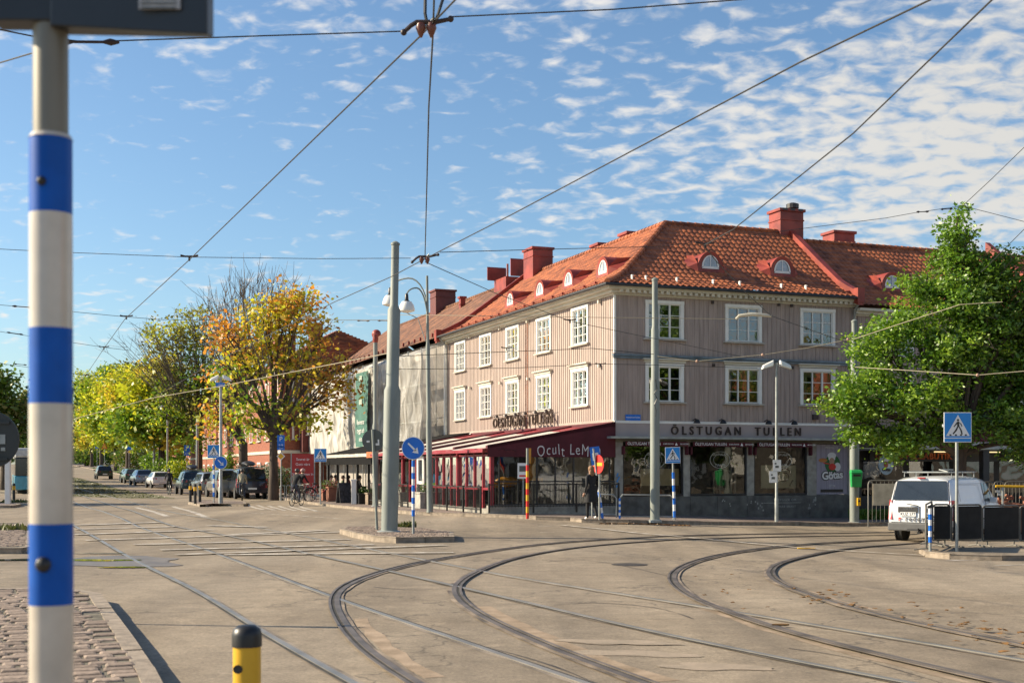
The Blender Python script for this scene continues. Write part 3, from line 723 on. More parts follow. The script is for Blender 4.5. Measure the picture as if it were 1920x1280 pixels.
# ---- roof
PROF = [(-.56, 8.50), (.05, 8.74), (.7, 9.08), (2.2, 10.18), (4.42, 11.86)]
def pz(q, prof=PROF, dz_=0):
    for i in range(len(prof)-1):
        if q <= prof[i+1][0] or i == len(prof)-2:
            a, b = prof[i], prof[i+1]; return a[1]+(b[1]-a[1])*(q-a[0])/(b[0]-a[0])+dz_
def tiles(mb, T, a0f, a1f, q0, q1, prof, dz_=0, tw=.25, tl=.34, amp=.042):
    """pantiles as real relief: a along the eave, q in from the wall line"""
    nq = int((q1-q0)*1.22/tl); am0, am1 = min(a0f(q0), a0f(q1)), max(a1f(q0), a1f(q1)); na = int((am1-am0)/tw)
    k = 5; rowsv = []
    for r_ in range(nq):
        for e in (0, 1):
            q = q0+(q1-q0)*(r_+e)/nq; z = pz(q, prof, dz_); row = []
            lo, hi = a0f(q), a1f(q); lift = .035 if e == 0 else .002
            for i in range(na*k+1):
                a = am0+i*tw/k; a_ = min(max(a, lo), hi); ph = (i % k)/k; h = amp*(abs(math.sin(math.pi*ph))**.7)
                row.append(T(a_, -q, z+lift+h))
            rowsv.append(row)
    b = len(mb.v); n = na*k+1
    for row in rowsv: mb.v += row
    for j in range(len(rowsv)-1):
        for i in range(n-1):
            p0, p1 = rowsv[j][i], rowsv[j][i+1]
            if abs(p0[0]-p1[0])+abs(p0[1]-p1[1]) < 1e-5 and abs(rowsv[j+1][i][0]-rowsv[j+1][i+1][0])+abs(rowsv[j+1][i][1]-rowsv[j+1][i+1][1]) < 1e-5: continue
            mb.f.append((b+j*n+i, b+j*n+i+1, b+(j+1)*n+i+1, b+(j+1)*n+i)); mb.m.append(mb.c)
mb = MB()
tiles(mb, TR, lambda q: q, lambda q: BW, -.56, 4.42, PROF); tiles(mb, TL, lambda q: q, lambda q: BL, -.56, 4.42, PROF)
# inner slopes facing the yard, plain
mb.face([(4.42, 4.42, 11.86), (BW, 4.42, 11.86), (BW, 9.4, 8.5), (9.4, 9.4, 8.5)]); mb.face([(4.42, 4.42, 11.86), (4.42, BL, 11.86), (9.4, BL, 8.5), (9.4, 9.4, 8.5)])
mb.bx(.0, BW, 8.6, 8.9, 3, 8.5); mb.bx(8.6, 8.9, 8.9, BL, 3, 8.5)
roof = mb.build('roof', m_tile, corner, fix=False)
# ridge and hip caps
def capline(mb, p0, p1, r=.12, step=.33):
    p0, p1 = Vector(p0), Vector(p1); n = max(1, int((p1-p0).length/step)); d = (p1-p0)/n
    for i in range(n): mb.tube([p0+d*i, p0+d*(i+1.12)], [r*1.12, r*.9], 8)
mb = MB(); capline(mb, (4.42, 4.42, 11.88), (BW-.2, 4.42, 11.88)); capline(mb, (4.42, 4.42, 11.88), (4.42, BL-.2, 11.88))
for i in range(len(PROF)-1): capline(mb, (PROF[i][0], PROF[i][0], PROF[i][1]+.05), (PROF[i+1][0], PROF[i+1][0], PROF[i+1][1]+.05), .10)
mb.build('ridge_cap', m_tile, roof, fix=False)
# snow hooks row
mb = MB()
for px in (1186, 1212, 1270, 1338, 1388, 1466, 1512): a = wr(px); mb.box((a, .05, pz(.05)+.12), (.03, .12, .18)); mb.box((a, -.02, pz(.0)+.2), (.06, .02, .05))
mb.parts('snow_guard', m_white, roof)
mb = MB(); mb.tube([(-.05, i, pz(-.05)+.12) for i in (1.2, 18.5)], .015, 5)
for i in range(17): mb.box((-.05, 1.5+i*1.05, pz(-.05)+.08), (.12, .03, .14))
mb.build('snow_guard', m_redmetal, roof)
# dormers
def dormer(T, a, q, w=.58, h=.72, depth=1.5, prof=PROF, dz_=0, par=None):
    zb = pz(q, prof, dz_)+.03; n = 14
    arc = [(a+w*math.cos(math.pi*i/n), zb+.05+h*math.sin(math.pi*i/n)) for i in range(n+1)]; arc = [(a+w, zb-.12)]+arc+[(a-w, zb-.12)]
    inn = [(a+w*.66*math.cos(math.pi*i/n), zb+.14+h*.68*math.sin(math.pi*i/n)) for i in range(n+1)]
    mb = MB(); k = len(arc)
    # shell running back into the roof slope, its mouth flared
    for i in range(k-1):
        (x0, z0), (x1, z1) = arc[i], arc[i+1]
        mb.face([T(x0, -q+.06, z0), T(x1, -q+.06, z1), T(a+(x1-a)*.9, -q-depth, z1-.0), T(a+(x0-a)*.9, -q-depth, z0-.0)])
    # front ring
    oo = arc; inner = [(a+w*.66, zb+.10)]+inn+[(a-w*.66, zb+.10)]
    for i in range(k-1): mb.face([T(oo[i][0], -q+.06, oo[i][1]), T(oo[i+1][0], -q+.06, oo[i+1][1]), T(inner[i+1][0], -q+.03, inner[i+1][1]), T(inner[i][0], -q+.03, inner[i][1])])
    mb.face([T(a+w, -q+.06, zb-.12), T(a-w, -q+.06, zb-.12), T(a-w*.66, -q+.03, zb+.10), T(a+w*.66, -q+.03, zb+.10)])
    # curved side skirts
    for s_ in (1, -1):
        mb.face([T(a+s_*w, -q+.05, zb+.3), T(a+s_*(w+.28), -q-.55, pz(q+.55, prof, dz_)+.05), T(a+s_*w*.92, -q-1.15, zb+.75), T(a+s_*w, -q-.3, zb+.65)])
        mb.face([T(a+s_*w, -q+.05, zb+.3), T(a+s_*w, -q+.05, zb-.1), T(a+s_*(w+.3), -q-.2, pz(q+.2, prof, dz_)+.04), T(a+s_*(w+.28), -q-.55, pz(q+.55, prof, dz_)+.05)])
    d = mb.build('dormer', m_redmetal, par or corner, fix=False)
    mb = MB(); b = [(a+w*.52*math.cos(math.pi*i/n), zb+.19+h*.56*math.sin(math.pi*i/n)) for i in range(n+1)]; o_ = inn
    for i in range(n): mb.face([T(o_[i][0], -q+.04, o_[i][1]), T(o_[i+1][0], -q+.04, o_[i+1][1]), T(b[i+1][0], -q+.04, b[i+1][1]), T(b[i][0], -q+.04, b[i][1])])
    mb.face([T(a+w*.66, -q+.04, zb+.10), T(a-w*.66, -q+.04, zb+.10), T(a-w*.52, -q+.04, zb+.19), T(a+w*.52, -q+.04, zb+.19)])
    mb.fb(T, a-.015, a+.015, -q+.01, -q+.045, zb+.19, zb+.19+h*.56)
    mb.build('frame', m_white, d, fix=False)
    mb = MB(); mb.face([T(x, -q+.02, z) for x, z in b]); mb.build('pane', m_skyglass, d)
m_skyglass = mat('dormer_glass', (.30, .36, .42), .08, var=.2, scale=4, spec=.9)
for px in (1359, 1496): dormer(TR, wr(px)+.02, 1.15)
for px in (1077, 1016, 965, 912): dormer(TL, wl(px)-.55, 1.0)
# parapets of sheet metal between the houses
def parapet(T, a, par, w=.26, h=.28, far=4.42):
    mb = MB(); pts = [(-.62, 8.44)]+PROF[1:]
    for i in range(len(pts)-1):
        q0, z0 = pts[i]; q1, z1 = pts[i+1]; mb.box8([T(a-w/2, -q0, z0-.25), T(a+w/2, -q0, z0-.25), T(a+w/2, -q1, z1-.25), T(a-w/2, -q1, z1-.25), T(a-w/2, -q0, z0+h), T(a+w/2, -q0, z0+h), T(a+w/2, -q1, z1+h), T(a-w/2, -q1, z1+h)])
    mb.fb(T, a-w/2-.03, a+w/2+.03, .38, .66, 8.3, 8.86)
    return mb.build('parapet', m_redmetal, par, fix=False)
parapet(TR, BW-.1, corner); parapet(TL, BL-.1, corner)
# chimneys
def chimney(par, x, y, z0, z1, w, d, cap=True, m=None, pots=0, nm='chimney'):
    m = m or m_redmetal; mb = MB(); mb.bx(x-w/2, x+w/2, y-d/2, y+d/2, z0, z1-.12)
    if cap: mb.bx(x-w/2-.07, x+w/2+.07, y-d/2-.07, y+d/2+.07, z1-.12, z1); mb.bx(x-w/2-.03, x+w/2+.03, y-d/2-.03, y+d/2+.03, z1-.5, z1-.44)
    c = mb.build(nm, m, par, bevel=.01)
    if pots:
        mb = MB()
        for i in range(pots): xx = x-w/2+w*(i+.5)/pots; mb.bx(xx-w*.3/pots, xx+w*.3/pots, y-d/2-.08, y-d/2-.06, z1-.09, z1+.0); 
        mb.lathe([(.22, z1), (.2, z1+.1), (.27, z1+.12), (.27, z1+.3), (.1, z1+.36)], (x+w*.28, y, 0), 12); mb.parts('flue', m_dkmetal, c)
    return c
chimney(corner, 10.35, 4.6, 10.9, 12.86, 1.15, .9, pots=3)

chimney(corner, 4.42, 18.3, 10.8, 13.06, 1.1, 1.3); chimney(corner, 4.7, 8.2, 11.3, 12.15, .7, .8); chimney(corner, 4.7, 11.2, 11.3, 12.15, .7, .8)
# gable-end vent chimneys by the parapet
mb = MB(); mb.bx(3.9, 4.9, 21.6, 23.4, 11.2, 12.1); mb.build('chimney', m_redmetal, corner)
mb = MB(); mb.prism([(4.1, 21.4, 12.1), (5.3, 21.4, 12.1), (5.3, 21.4, 12.95), (4.1, 21.4, 12.95)], (0, .05, .1)); mb.prism([(3.5, 23.4, 12.1), (4.6, 23.4, 12.1), (4.6, 23.4, 12.75), (3.5, 23.4, 12.75)], (0, .05, .1)); mb.tube([(4.3, 22.4, 12.1), (4.3, 22.4, 12.9)], .06, 8); mb.parts('chimney_screen', m_redmetal, corner)
# downpipes
mb = MB(); mb.tube([(BW-.02, -.5, 8.4), (BW-.02, -.12, 8.0), (BW-.02, -.1, 3.6)], .05, 8); mb.tube([(-.5, BL-.3, 8.4), (-.12, BL-.3, 8.05), (-.12, BL-.3, 2.9)], .05, 8); mb.parts('downpipe', m_galv, corner, smooth=True)
mb = MB(); mb.tube([(-.14, BL-.05, 8.1), (-.14, BL-.05, 2.9)], .045, 8); mb.build('downpipe', m_white, corner, smooth=True)
# facade hooks and vents
mb = MB()
for px, py in ((1335, 567), (1459, 571), (1483, 573), (1337, 685), (1484, 689)): a, z = wr(px), zr(px, py); mb.fb(TR, a-.05, a+.05, .03, .08, z-.06, z+.06)
mb.fb(TR, wr(1527)-.12, wr(1527)+.12, .03, .12, 3.7, 3.9)
mb.parts('vent', m_dkbrown, corner)
mb = MB()
for px, py in ((1127, 566), (992, 603), (940, 616), (884, 632), (1127, 686), (993, 710), (941, 718), (884, 727)): a, z = wl(px), zl(px, py); mb.fb(TL, a-.05, a+.05, .03, .14, z-.06, z+.06)
mb.parts('wall_bracket', m_cornice, corner)
# -------- shop front on the right facade
ZT = 2.88
pil = [(1147, 1167), (1281, 1293), (1400, 1413), (1513, 1530), (1590, 1601)]; bays = []
mb = MB()
for a, b in pil:
    a, b = (0 if a == 1147 else wr(a)), min(wr(b), BW); mb.fb(TR, a, b, -.25, .04, .75, ZT-.1)
mb.parts('pilaster', m_stone, corner)
mb = MB(); xs_ = [0, wr(1293), wr(1344), wr(1400), wr(1516), BW]
for i in range(len(xs_)-1): mb.fb(TR, xs_[i]+.006, xs_[i+1]-.006, -.3, .06, -.4, .745)
mb.fb(TR, 0, BW, -.3, .03, .7, .76); mb.fb(TL, 0, 5, -.3, .0, -.4, 2.7)
mb.build('plinth', m_dkstone, corner)
mb = MB(); mb.fb(TR, -.35, BW, -.1, .42, 2.885, 2.965); mb.build('ledge', m_galv, corner)
mb = MB(); mb.fb(TR, 0, BW, -.25, .10, 2.76, 2.88); mb.build('lintel', mat('olive_lintel', (.17, .15, .11), .7), corner)
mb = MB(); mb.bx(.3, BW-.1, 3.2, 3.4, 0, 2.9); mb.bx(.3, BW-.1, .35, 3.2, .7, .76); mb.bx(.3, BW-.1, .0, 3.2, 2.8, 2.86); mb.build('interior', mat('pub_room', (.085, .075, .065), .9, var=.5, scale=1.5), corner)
for i, (a, b) in enumerate(((1167, 1281), (1293, 1400), (1413, 1513))):
    a, b = wr(a), wr(b); mb = MB()
    mb.fb(TR, a, a+.05, -.1, .0, .78, 2.6); mb.fb(TR, b-.05, b, -.1, .0, .78, 2.6); mb.fb(TR, a+.05, b-.05, -.1, .0, .78, .84)
    w = mb.build('shop_window', m_dkmetal, corner)
    mb = MB(); mb.face([TR(a+.05, -.05, .84), TR(b-.05, -.05, .84), TR(b-.05, -.05, 2.66), TR(a+.05, -.05, 2.66)]); mb.build('pane', m_shopglass, w)
    mb = MB(); n = 20; zc, c, rx, rz_ = 2.12, (a+b)/2+.1, .44, .32
    for k in range(n*2):
        t0, t1 = math.pi*k/n, math.pi*(k+1)/n
        for s0, s1 in ((1, .96), (.66, .64)): mb.face([TR(c+rx*s0*math.cos(t0), -.044, zc+rz_*s0*math.sin(t0)), TR(c+rx*s0*math.cos(t1), -.044, zc+rz_*s0*math.sin(t1)), TR(c+rx*s1*math.cos(t1), -.044, zc+rz_*s1*math.sin(t1)), TR(c+rx*s1*math.cos(t0), -.044, zc+rz_*s1*math.sin(t0))])
    em = mb.build('window_emblem', mat('etched_white', (.55, .55, .5), .6), w, fix=False)
    text('ÖLSTUGAN', .12, 'lettering', MATS['etched_white'], w, .001, face_mat(TR(c, -.043, zc+.2), (1, 0, 0)), 1.1)
    text('TULLEN', .12, 'lettering', MATS['etched_white'], w, .001, face_mat(TR(c, -.043, zc-.2), (1, 0, 0)), 1.1)
    # maroon valance with its writing
    mb = MB(); n = 30; va, vb = a-.02, b+.05
    mb.face([TR(va, .02, 2.80), TR(vb, .02, 2.80), TR(vb, .30, 2.78), TR(va, .30, 2.78)])
    for k in range(n):
        x0, x1 = va+(vb-va)*k/n, va+(vb-va)*(k+1)/n; d0 = .30+.006*math.sin(k*1.7); mb.face([TR(x0, d0, 2.78), TR(x1, .30+.006*math.sin((k+1)*1.7), 2.78), TR(x1, .31, 2.615+.012*math.sin(k+1)), TR(x0, .31, 2.615+.012*math.sin(k))])
    v = mb.build('awning', m_maroon, corner, fix=False)
    text('ÖLSTUGAN TULLEN', .15, 'lettering', m_signwhite, v, .002, face_mat(TR(va+.75, .325, 2.70), (1, 0, 0)), 1.0)
    text('KARLSSONS', .08, 'lettering', m_signwhite, v, .002, face_mat(TR(va+1.75, .325, 2.70), (1, 0, 0))); text('BRYGGERI', .08, 'lettering', m_signwhite, v, .002, face_mat(TR(va+2.42, .325, 2.70), (1, 0, 0)))
    mb = MB(); x0 = va+2.08
    for s_ in ((-.06, .045, .08), ): pass
    mb.prism([TR(x0-.06, .33, 2.65), TR(x0+.06, .33, 2.65), TR(x0, .33, 2.76)], (0, -.003, 0)); mb.build('emblem', m_signwhite, v)
    mb = MB(); mb.fb(TR, va-.05, va+.02, .04, .26, 2.3, 2.62); mb.fb(TR, vb-.02, vb+.05, .04, .26, 2.3, 2.62); mb.parts('folded_cloth', m_maroon, v, bevel=.03)
# things behind the shop panes
def put(name, label, cat, mb, m, T=None, **k):
    o = mb.build(name, m, **k); o.location = BO; o.rotation_euler = (0, 0, BR); return tag(o, label, cat)
mb = MB(); mb.fb(TR, wr(1203), wr(1275), -.12, -.10, 1.15, 1.78); o = put('paper_banner', 'cream paper banner hung inside the leftmost pub window', 'banner', mb, mat('cream_paper', (.75, .62, .40), .8, var=.1))
mb = MB(); mb.fb(TR, wr(1430), wr(1495), -.14, -.11, 1.03, 1.92); o = put('drawn_poster', 'cream poster with a large curled black line drawing in the third pub window', 'poster', mb, mat('poster_cream', (.80, .76, .60), .8, var=.06))
mb = MB(); c = (wr(1473), 1.5); pts = [TR(c[0]+.32*math.cos(t)*(1-.06*t), -.105, c[1]+.33*math.sin(t)*(1-.08*t)) for t in [i*.35 for i in range(24)]]; mb.tube(pts, .02, 5); mb.tube([TR(c[0]+.25, -.105, 1.12), TR(c[0]+.4, -.105, 1.35)], .025, 5); mb.build('drawing', m_signblack, o)
m_steel = mat('dull_steel', (.5, .5, .48), .35, metal=.6)
def hoop(mb, T, a0, a1, z0, z1, o, r=.025, bars=0):
    rr = .12; pts = [T(a0, o, z0)]
    pts += [T(a0, o, z1-rr), T(a0+rr*.3, o, z1-rr*.3), T(a0+rr, o, z1), T(a1-rr, o, z1), T(a1-rr*.3, o, z1-rr*.3), T(a1, o, z1-rr), T(a1, o, z0)]
    mb.tube(pts, r, 7); mb.tube([T(a0, o, z0+.15), T(a1, o, z0+.15)], r*.8, 6)
    for k in range(bars): x = a0+(a1-a0)*(k+1)/(bars+1); mb.tube([T(x, o, z0+.15), T(x, o, z1)], r*.4, 5)
mb = MB(); hoop(mb, TR, wr(1342), wr(1374), .86, 1.72, -.15, .03, 5); put('rail_frame', 'shiny steel hoop frame with bars behind the middle pub window', 'railing', mb, m_steel, smooth=True)
mb = MB(); mb.fb(TR, wr(1306), wr(1340), -.5, -.4, .8, 1.75); put('dark_door', 'black door panel behind the middle pub window', 'door', mb, m_blackpaint)
mb = MB()
for k, a in enumerate((wr(1360), wr(1380), wr(1388), wr(1500))): mb.tube([TR(a, -.4, .8), TR(a+.03, -.4, 1.9)], .04, 6)
put('furled_parasols', 'pale furled parasols leaning inside the pub windows', 'parasols', mb, m_cream)
# facade lettering and its lamps
L = text('ÖLSTUGAN  TULLEN', .44, 'lettering', m_dkbrown, corner, .03, face_mat(TR((wr(1257)+wr(1500))/2, .06, 3.2), (1, 0, 0)), 1.62, bold=.004, sx=.9)
def fit(o, axis, lo, hi, inv=False):
    xs_ = [v.co[axis] for v in o.data.vertices]; a, b = min(xs_), max(xs_); s_ = (hi-lo)/(b-a)
    for v in o.data.vertices: v.co[axis] = lo+(v.co[axis]-a)*s_
fit(L, 0, wr(1257), wr(1500)); letters(L, 0, corner)
for px in (1299, 1348, 1433, 1481):
    a = wr(px); mb = MB(); mb.tube([TR(a, .0, 3.6), TR(a, .22, 3.66), TR(a, .3, 3.6)], .018, 6); mb.lathe([(.03, .09), (.09, .05), (.13, -.06), (.12, -.07)], TR(a, .32, 3.55), 12); mb.build('spotlight', m_blackpaint, corner, smooth=True)
# lettering on thin brackets on the left facade
c0, c1 = wl(1045), wl(933); L = text('ÖLSTUGAN TULLEN', .62, 'lettering', mat('rusty_letters', (.05, .03, .02), .6, metal=.3), corner, .03, face_mat(TL((c0+c1)/2, .22, 3.83), (0, -1, 0)), 1.15, bold=.006)
fit(L, 1, c0, c1); letters(L, 1, corner)
mb = MB()
for i in range(6):
    a = c0+(c1-c0)*(i+.4)/6; mb.tube([TL(a, 0, 4.2), TL(a, .25, 4.22)], .012, 5); mb.lathe([(.03, .07), (.08, .02), (.1, -.06)], TL(a, .3, 4.14), 10)
mb.tube([TL(c0, .25, 4.22), TL(c1, .25, 4.22)], .012, 5); mb.build('spotlight_rail', m_dkbrown, corner)
# blue street sign
o = MB().fb(TR, wr(1172), wr(1200), .03, .05, zr(1186, 788), zr(1186, 777)).build('street_name_plate', m_blue); o.location = BO; o.rotation_euler.z = BR; tag(o, 'small blue street name plate near the corner of the taupe house', 'sign')
text('REDBERGSVÄGEN', .07, 'lettering', m_signwhite, o, .002, face_mat(TR(wr(1186), .052, zr(1186, 782.5)), (1, 0, 0)))
# poster in the last bay: cook with a pizza in front of a green disc
a, b = wr(1531), wr(1589); mb = MB(); mb.fb(TR, a-.02, b+.02, -.1, -.02, .78, 2.74); po = put('shop_poster', 'tall lilac striped poster with a cook holding a pizza', 'poster', mb, mat('lilac_stripes', (.34, .31, .38), .6, var=.14, scale=9, stretch=(4, 1, .02), lo=.45, hi=.55))
def disc(mb, T, c, z, r, o, rz=None, n=24): mb.face([T(c+r*math.cos(2*math.pi*k/n), o, z+(rz or r)*math.sin(2*math.pi*k/n)) for k in range(n)])
c = (a+b)/2
mb = MB(); disc(mb, TR, c+.03, 1.98, .36, -.016); mb.build('green_disc', mat('poster_green', (.04, .16, .05), .6), po)
mb = MB(); disc(mb, TR, c+.0, 2.3, .2, -.012, .13); disc(mb, TR, c+.0, 2.19, .16, -.010, .1); disc(mb, TR, c+.26, 1.86, .15, -.008, .17); mb.build('cook', m_signwhite, po)
mb = MB(); disc(mb, TR, c+.0, 2.08, .12, -.008, .14); mb.build('cook_face', mat('poster_skin', (.5, .3, .2), .6), po)
mb = MB(); disc(mb, TR, c+.02, 1.86, .17, -.006, .13); mb.prism([TR(c-.12, -.004, 1.95), TR(c-.4, -.004, 2.0), TR(c-.4, -.004, 2.04), TR(c-.1, -.004, 1.99)], (0, -.002, 0)); mb.build('cook_apron', m_signred, po)
mb = MB(); disc(mb, TR, c-.42, 2.12, .2, -.004, .08); mb.build('pizza', mat('poster_orange', (.5, .2, .05), .6), po)
t = text('Götas', .42, 'lettering', m_signblack, po, .002, face_mat(TR(c+.02, -.003, 1.52), (1, 0, .08), (-.08, 0, 1)), .95, bold=.045); t = text('Götas', .42, 'lettering', m_signwhite, po, .002, face_mat(TR(c+.02, .003, 1.52), (1, 0, .08), (-.08, 0, 1)), .95, bold=.014)
mb = MB(); mb.fb(TR, a+.2, b-.2, -.016, -.01, .86, .98); mb.build('caption_bar', m_signblack, po); text('PIZZABUTIK', .1, 'lettering', m_signwhite, po, .002, face_mat(TR(c, -.008, 2.62), (1, 0, 0)), 1.1); text('GÖTAS', .09, 'lettering', m_signwhite, po, .002, face_mat(TR(c, -.008, 1.12), (1, 0, 0)))
# blue graffiti on the corner pilaster, writing on the plinth
mb = MB(); a = wr(1158); mb.tube([TR(a-.08, .046, 1.1), TR(a+.05, .046, 1.25), TR(a-.05, .046, 1.3), TR(a+.06, .046, 1.48), TR(a-.06, .046, 1.5), TR(a, .046, 1.62)], .03, 4); mb.build('graffiti', mat('graffiti_blue', (.06, .28, .6), .6), corner)
text('VI BYGGER OM', .13, 'lettering', mat('faded_white', (.35, .35, .33), .7), corner, .002, face_mat(TR(wr(1470), .063, .58), (1, 0, 0)), 1.2); text('ÖPPNAR SNART', .11, 'lettering', MATS['faded_white'], corner, .002, face_mat(TR(wr(1470), .063, .32), (1, 0, 0)), 1.3)
mb = MB(); mb.fb(TR, wr(1430), wr(1500), .061, .066, .46, .48); mb.build('graffiti', MATS['faded_white'], corner)
mb = MB()
for k in range(26):
    a = wr(random.choice([random.uniform(1350, 1400), random.uniform(1400, 1430), random.uniform(1516, 1530), random.uniform(1500, 1520)])); z = random.uniform(.15, .65); mb.fb(TR, a-.03, a+random.uniform(0, .05), .0605, .0625, z, z+random.uniform(.03, .09))
mb.parts('torn_paper', MATS['faded_white'], corner)

# ================================================================== right-hand neighbour behind the green tree
rn = thing('row_building', 'continuing taupe house with red roof behind the green tree', 'building', BO, BR)
RX0, RX1, RD = BW+.02, 40.0, -.32
PR2 = [(q, z+RD) for q, z in PROF]
rh = []; cs = [12.55+3.36*i for i in range(7)]
for c in cs: rh += [(c-.7, c+.7, 6.32, 7.66), (c-.7, c+.7, 4.05, 5.3)]
mb = MB(); wall_holes(mb, TR, RX0, RX1, 2.6, 8.1, rh); battens(mb, TR, RX0+.1, RX1, 3.4, 7.9, rh); mb.build('wall', m_wall, rn, fix=False)
for c in cs[:6]:
    window(rn, TR, c-.8, c+.8, 6.3, 7.76, 3, 3); window(rn, TR, c-.8, c+.8, 4.03, 5.4, 3, 3, True)
mb = MB()
for z0, z1, o in ((7.84, 7.9, .08), (7.903, 8.01, .22), (8.013, 8.12, .42)): mb.bx(RX0, RX1, -o, 0, z0, z1)
mb.build('cornice', m_cornice, rn)
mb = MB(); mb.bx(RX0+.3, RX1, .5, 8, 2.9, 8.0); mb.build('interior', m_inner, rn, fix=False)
mb = MB(); tiles(mb, TR, lambda q: RX0+.05, lambda q: RX1, -.56, 4.42, PR2); mb.face([(RX0, 4.42, 11.54), (RX1, 4.42, 11.54), (RX1, 9.4, 8.2), (RX0, 9.4, 8.2)]); r2_ = mb.build('roof', m_tile, rn, fix=False)
mb = MB(); capline(mb, (RX0+.1, 4.42, 11.56), (RX1, 4.42, 11.56)); mb.build('ridge_cap', m_tile, r2_, fix=False)
for a in (13.2, 21.6, 25.4): dormer(TR, a, 1.15, prof=PR2, par=rn)
chimney(rn, 14.3, 6.4, 10.2, 12.5, 1.1, .9); chimney(rn, 11.5, 6.2, 10.5, 12.6, .7, .7, m=m_dkmetal)
parapet(TR, 21.0, rn)
# ground floor of it: set-back shops under a sheet roof
m_canopy = mat('maroon_sheet_roof', (.16, .03, .03), .5, var=.15)
mb = MB(); mb.box8([TR(RX0, 0, 3.30), TR(RX1, 0, 3.30), TR(RX1, 1.6, 2.82), TR(RX0, 1.6, 2.82), TR(RX0, 0, 3.34), TR(RX1, 0, 3.34), TR(RX1, 1.6, 2.86), TR(RX0, 1.6, 2.86)])
for i in range(70): a = RX0+i*.42; mb.box8([TR(a, 0, 3.34), TR(a+.04, 0, 3.34), TR(a+.04, 1.6, 2.86), TR(a, 1.6, 2.86), TR(a, 0, 3.39), TR(a+.04, 0, 3.39), TR(a+.04, 1.6, 2.91), TR(a, 1.6, 2.91)])
cn = mb.build('canopy', m_canopy, rn, fix=False)
mb = MB(); mb.fb(TR, RX0, RX1, 1.6, 1.66, 2.58, 2.84); mb.build('fascia', mat('grey_fascia', (.45, .46, .45), .6), rn)
mb = MB(); mb.fb(TR, RX0, RX1, -.05, 1.58, 2.50, 2.56)
for k in range(2): pass
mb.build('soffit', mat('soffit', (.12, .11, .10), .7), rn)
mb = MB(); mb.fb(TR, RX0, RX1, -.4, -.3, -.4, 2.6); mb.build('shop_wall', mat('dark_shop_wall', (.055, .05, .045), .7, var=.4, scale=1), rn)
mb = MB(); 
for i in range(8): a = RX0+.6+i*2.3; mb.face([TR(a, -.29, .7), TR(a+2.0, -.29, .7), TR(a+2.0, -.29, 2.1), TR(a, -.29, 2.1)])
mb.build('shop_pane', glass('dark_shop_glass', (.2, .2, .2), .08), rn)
mb = MB(); m_sb = m_signblack; mb.fb(TR, RX0+.7, RX0+7.1, .06, .1, 2.08, 2.5); sg = mb.build('signboard', m_blackpaint, rn)
L = text('GÖTAS PIZZABUTIK', .34, 'lettering', mat('orange_letters', (.42, .10, .03), .5), sg, .02, face_mat(TR(RX0+4, .12, 2.28), (1, 0, 0)), 1.15, bold=.012); fit(L, 0, wr(1638), wr(1782))
mb = MB(); mb.fb(TR, wr(1742), wr(1784), .3, .42, 2.45, 2.49); mb.fb(TR, wr(1828), wr(1862), .3, .42, 2.45, 2.49)
lm = bpy.data.materials.new('lit_tube'); lm.use_nodes = True; lb = lm.node_tree.nodes['Principled BSDF']; lb.inputs['Emission Color'].default_value = (1, .75, .35, 1); lb.inputs['Emission Strength'].default_value = .7; mb.parts('ceiling_light', lm, rn)
# round hanging sign of the pizzeria
c, z = wr(1631), 1.95; mb = MB(); mb.prism([TR(c+.34*math.cos(k*.2618), 1.0, z+.40*math.sin(k*.2618)) for k in range(24)], (0, -.04, 0)); o = put('round_shop_sign', 'round white hanging sign with a cook, left of the orange shop letters', 'sign', mb, mat('pale_blue_sign', (.42, .52, .58), .5))
mb = MB(); disc(mb, TR, c, z+.2, .13, 1.045, .09); disc(mb, TR, c+.1, z-.02, .1, 1.046); mb.build('cook', m_signwhite, o); mb = MB(); disc(mb, TR, c-.02, z, .1, 1.047, .13); mb.build('cook_apron', mat('rust_red', (.4, .1, .04), .5), o)
text('Götas', .17, 'lettering', m_signblack, o, .003, face_mat(TR(c, 1.05, z-.2), (1, 0, 0)), .95, bold=.006)
for px in (1800,): 
    c = wr(px); mb = MB(); mb.fb(TR, c-.15, c+.15, 1.3, 1.55, -.3, 2.55); mb.build('canopy_post', m_dkmetal, rn)

# ================================================================== left neighbour under scaffold sheeting
ln = thing('sheeted_building', 'long house under renovation wrapped in white scaffold sheeting, brown roof', 'building', BO, BR)
LY0, LY1 = BL+.05, 47.0
mb = MB(); mb.bx(0, 8.8, LY0, LY1, -.3, 8.4); mb.build('wall', mat('grey_render', (.35, .32, .29), .8, var=.2), ln)
mb = MB(); tiles(mb, TL, lambda q: LY0, lambda q: LY1+.4, -.56, 4.42, PROF, -.05, .34, .42, .02); mb.face([(4.42, LY0, 11.8), (4.42, LY1, 11.8), (9.4, LY1, 8.4), (9.4, LY0, 8.4)]); mb.face([(-.56, LY1+.4, 8.4), (4.42, LY1+.4, 11.8), (9.4, LY1+.4, 8.4)])
rf = mb.build('roof', m_tile_brown, ln, fix=False)
mb = MB()
for i in range(24): mb.box((-.1, LY0+1+i*1.1, 8.82), (.1, .05, .2))
mb.parts('snow_guard', m_redmetal, rf)
mb = MB(); capline(mb, (4.42, LY0, 11.83), (4.42, LY1, 11.83), .1); mb.build('ridge_cap', m_tile_brown, rf, fix=False)
chimney(ln, 4.42, 34.2, 10.8, 13.0, 1.3, 1.2, m=mat('dark_red_chimney', (.13, .03, .025), .6)); chimney(ln, 3.6, 28.0, 10.9, 11.8, .3, .3)
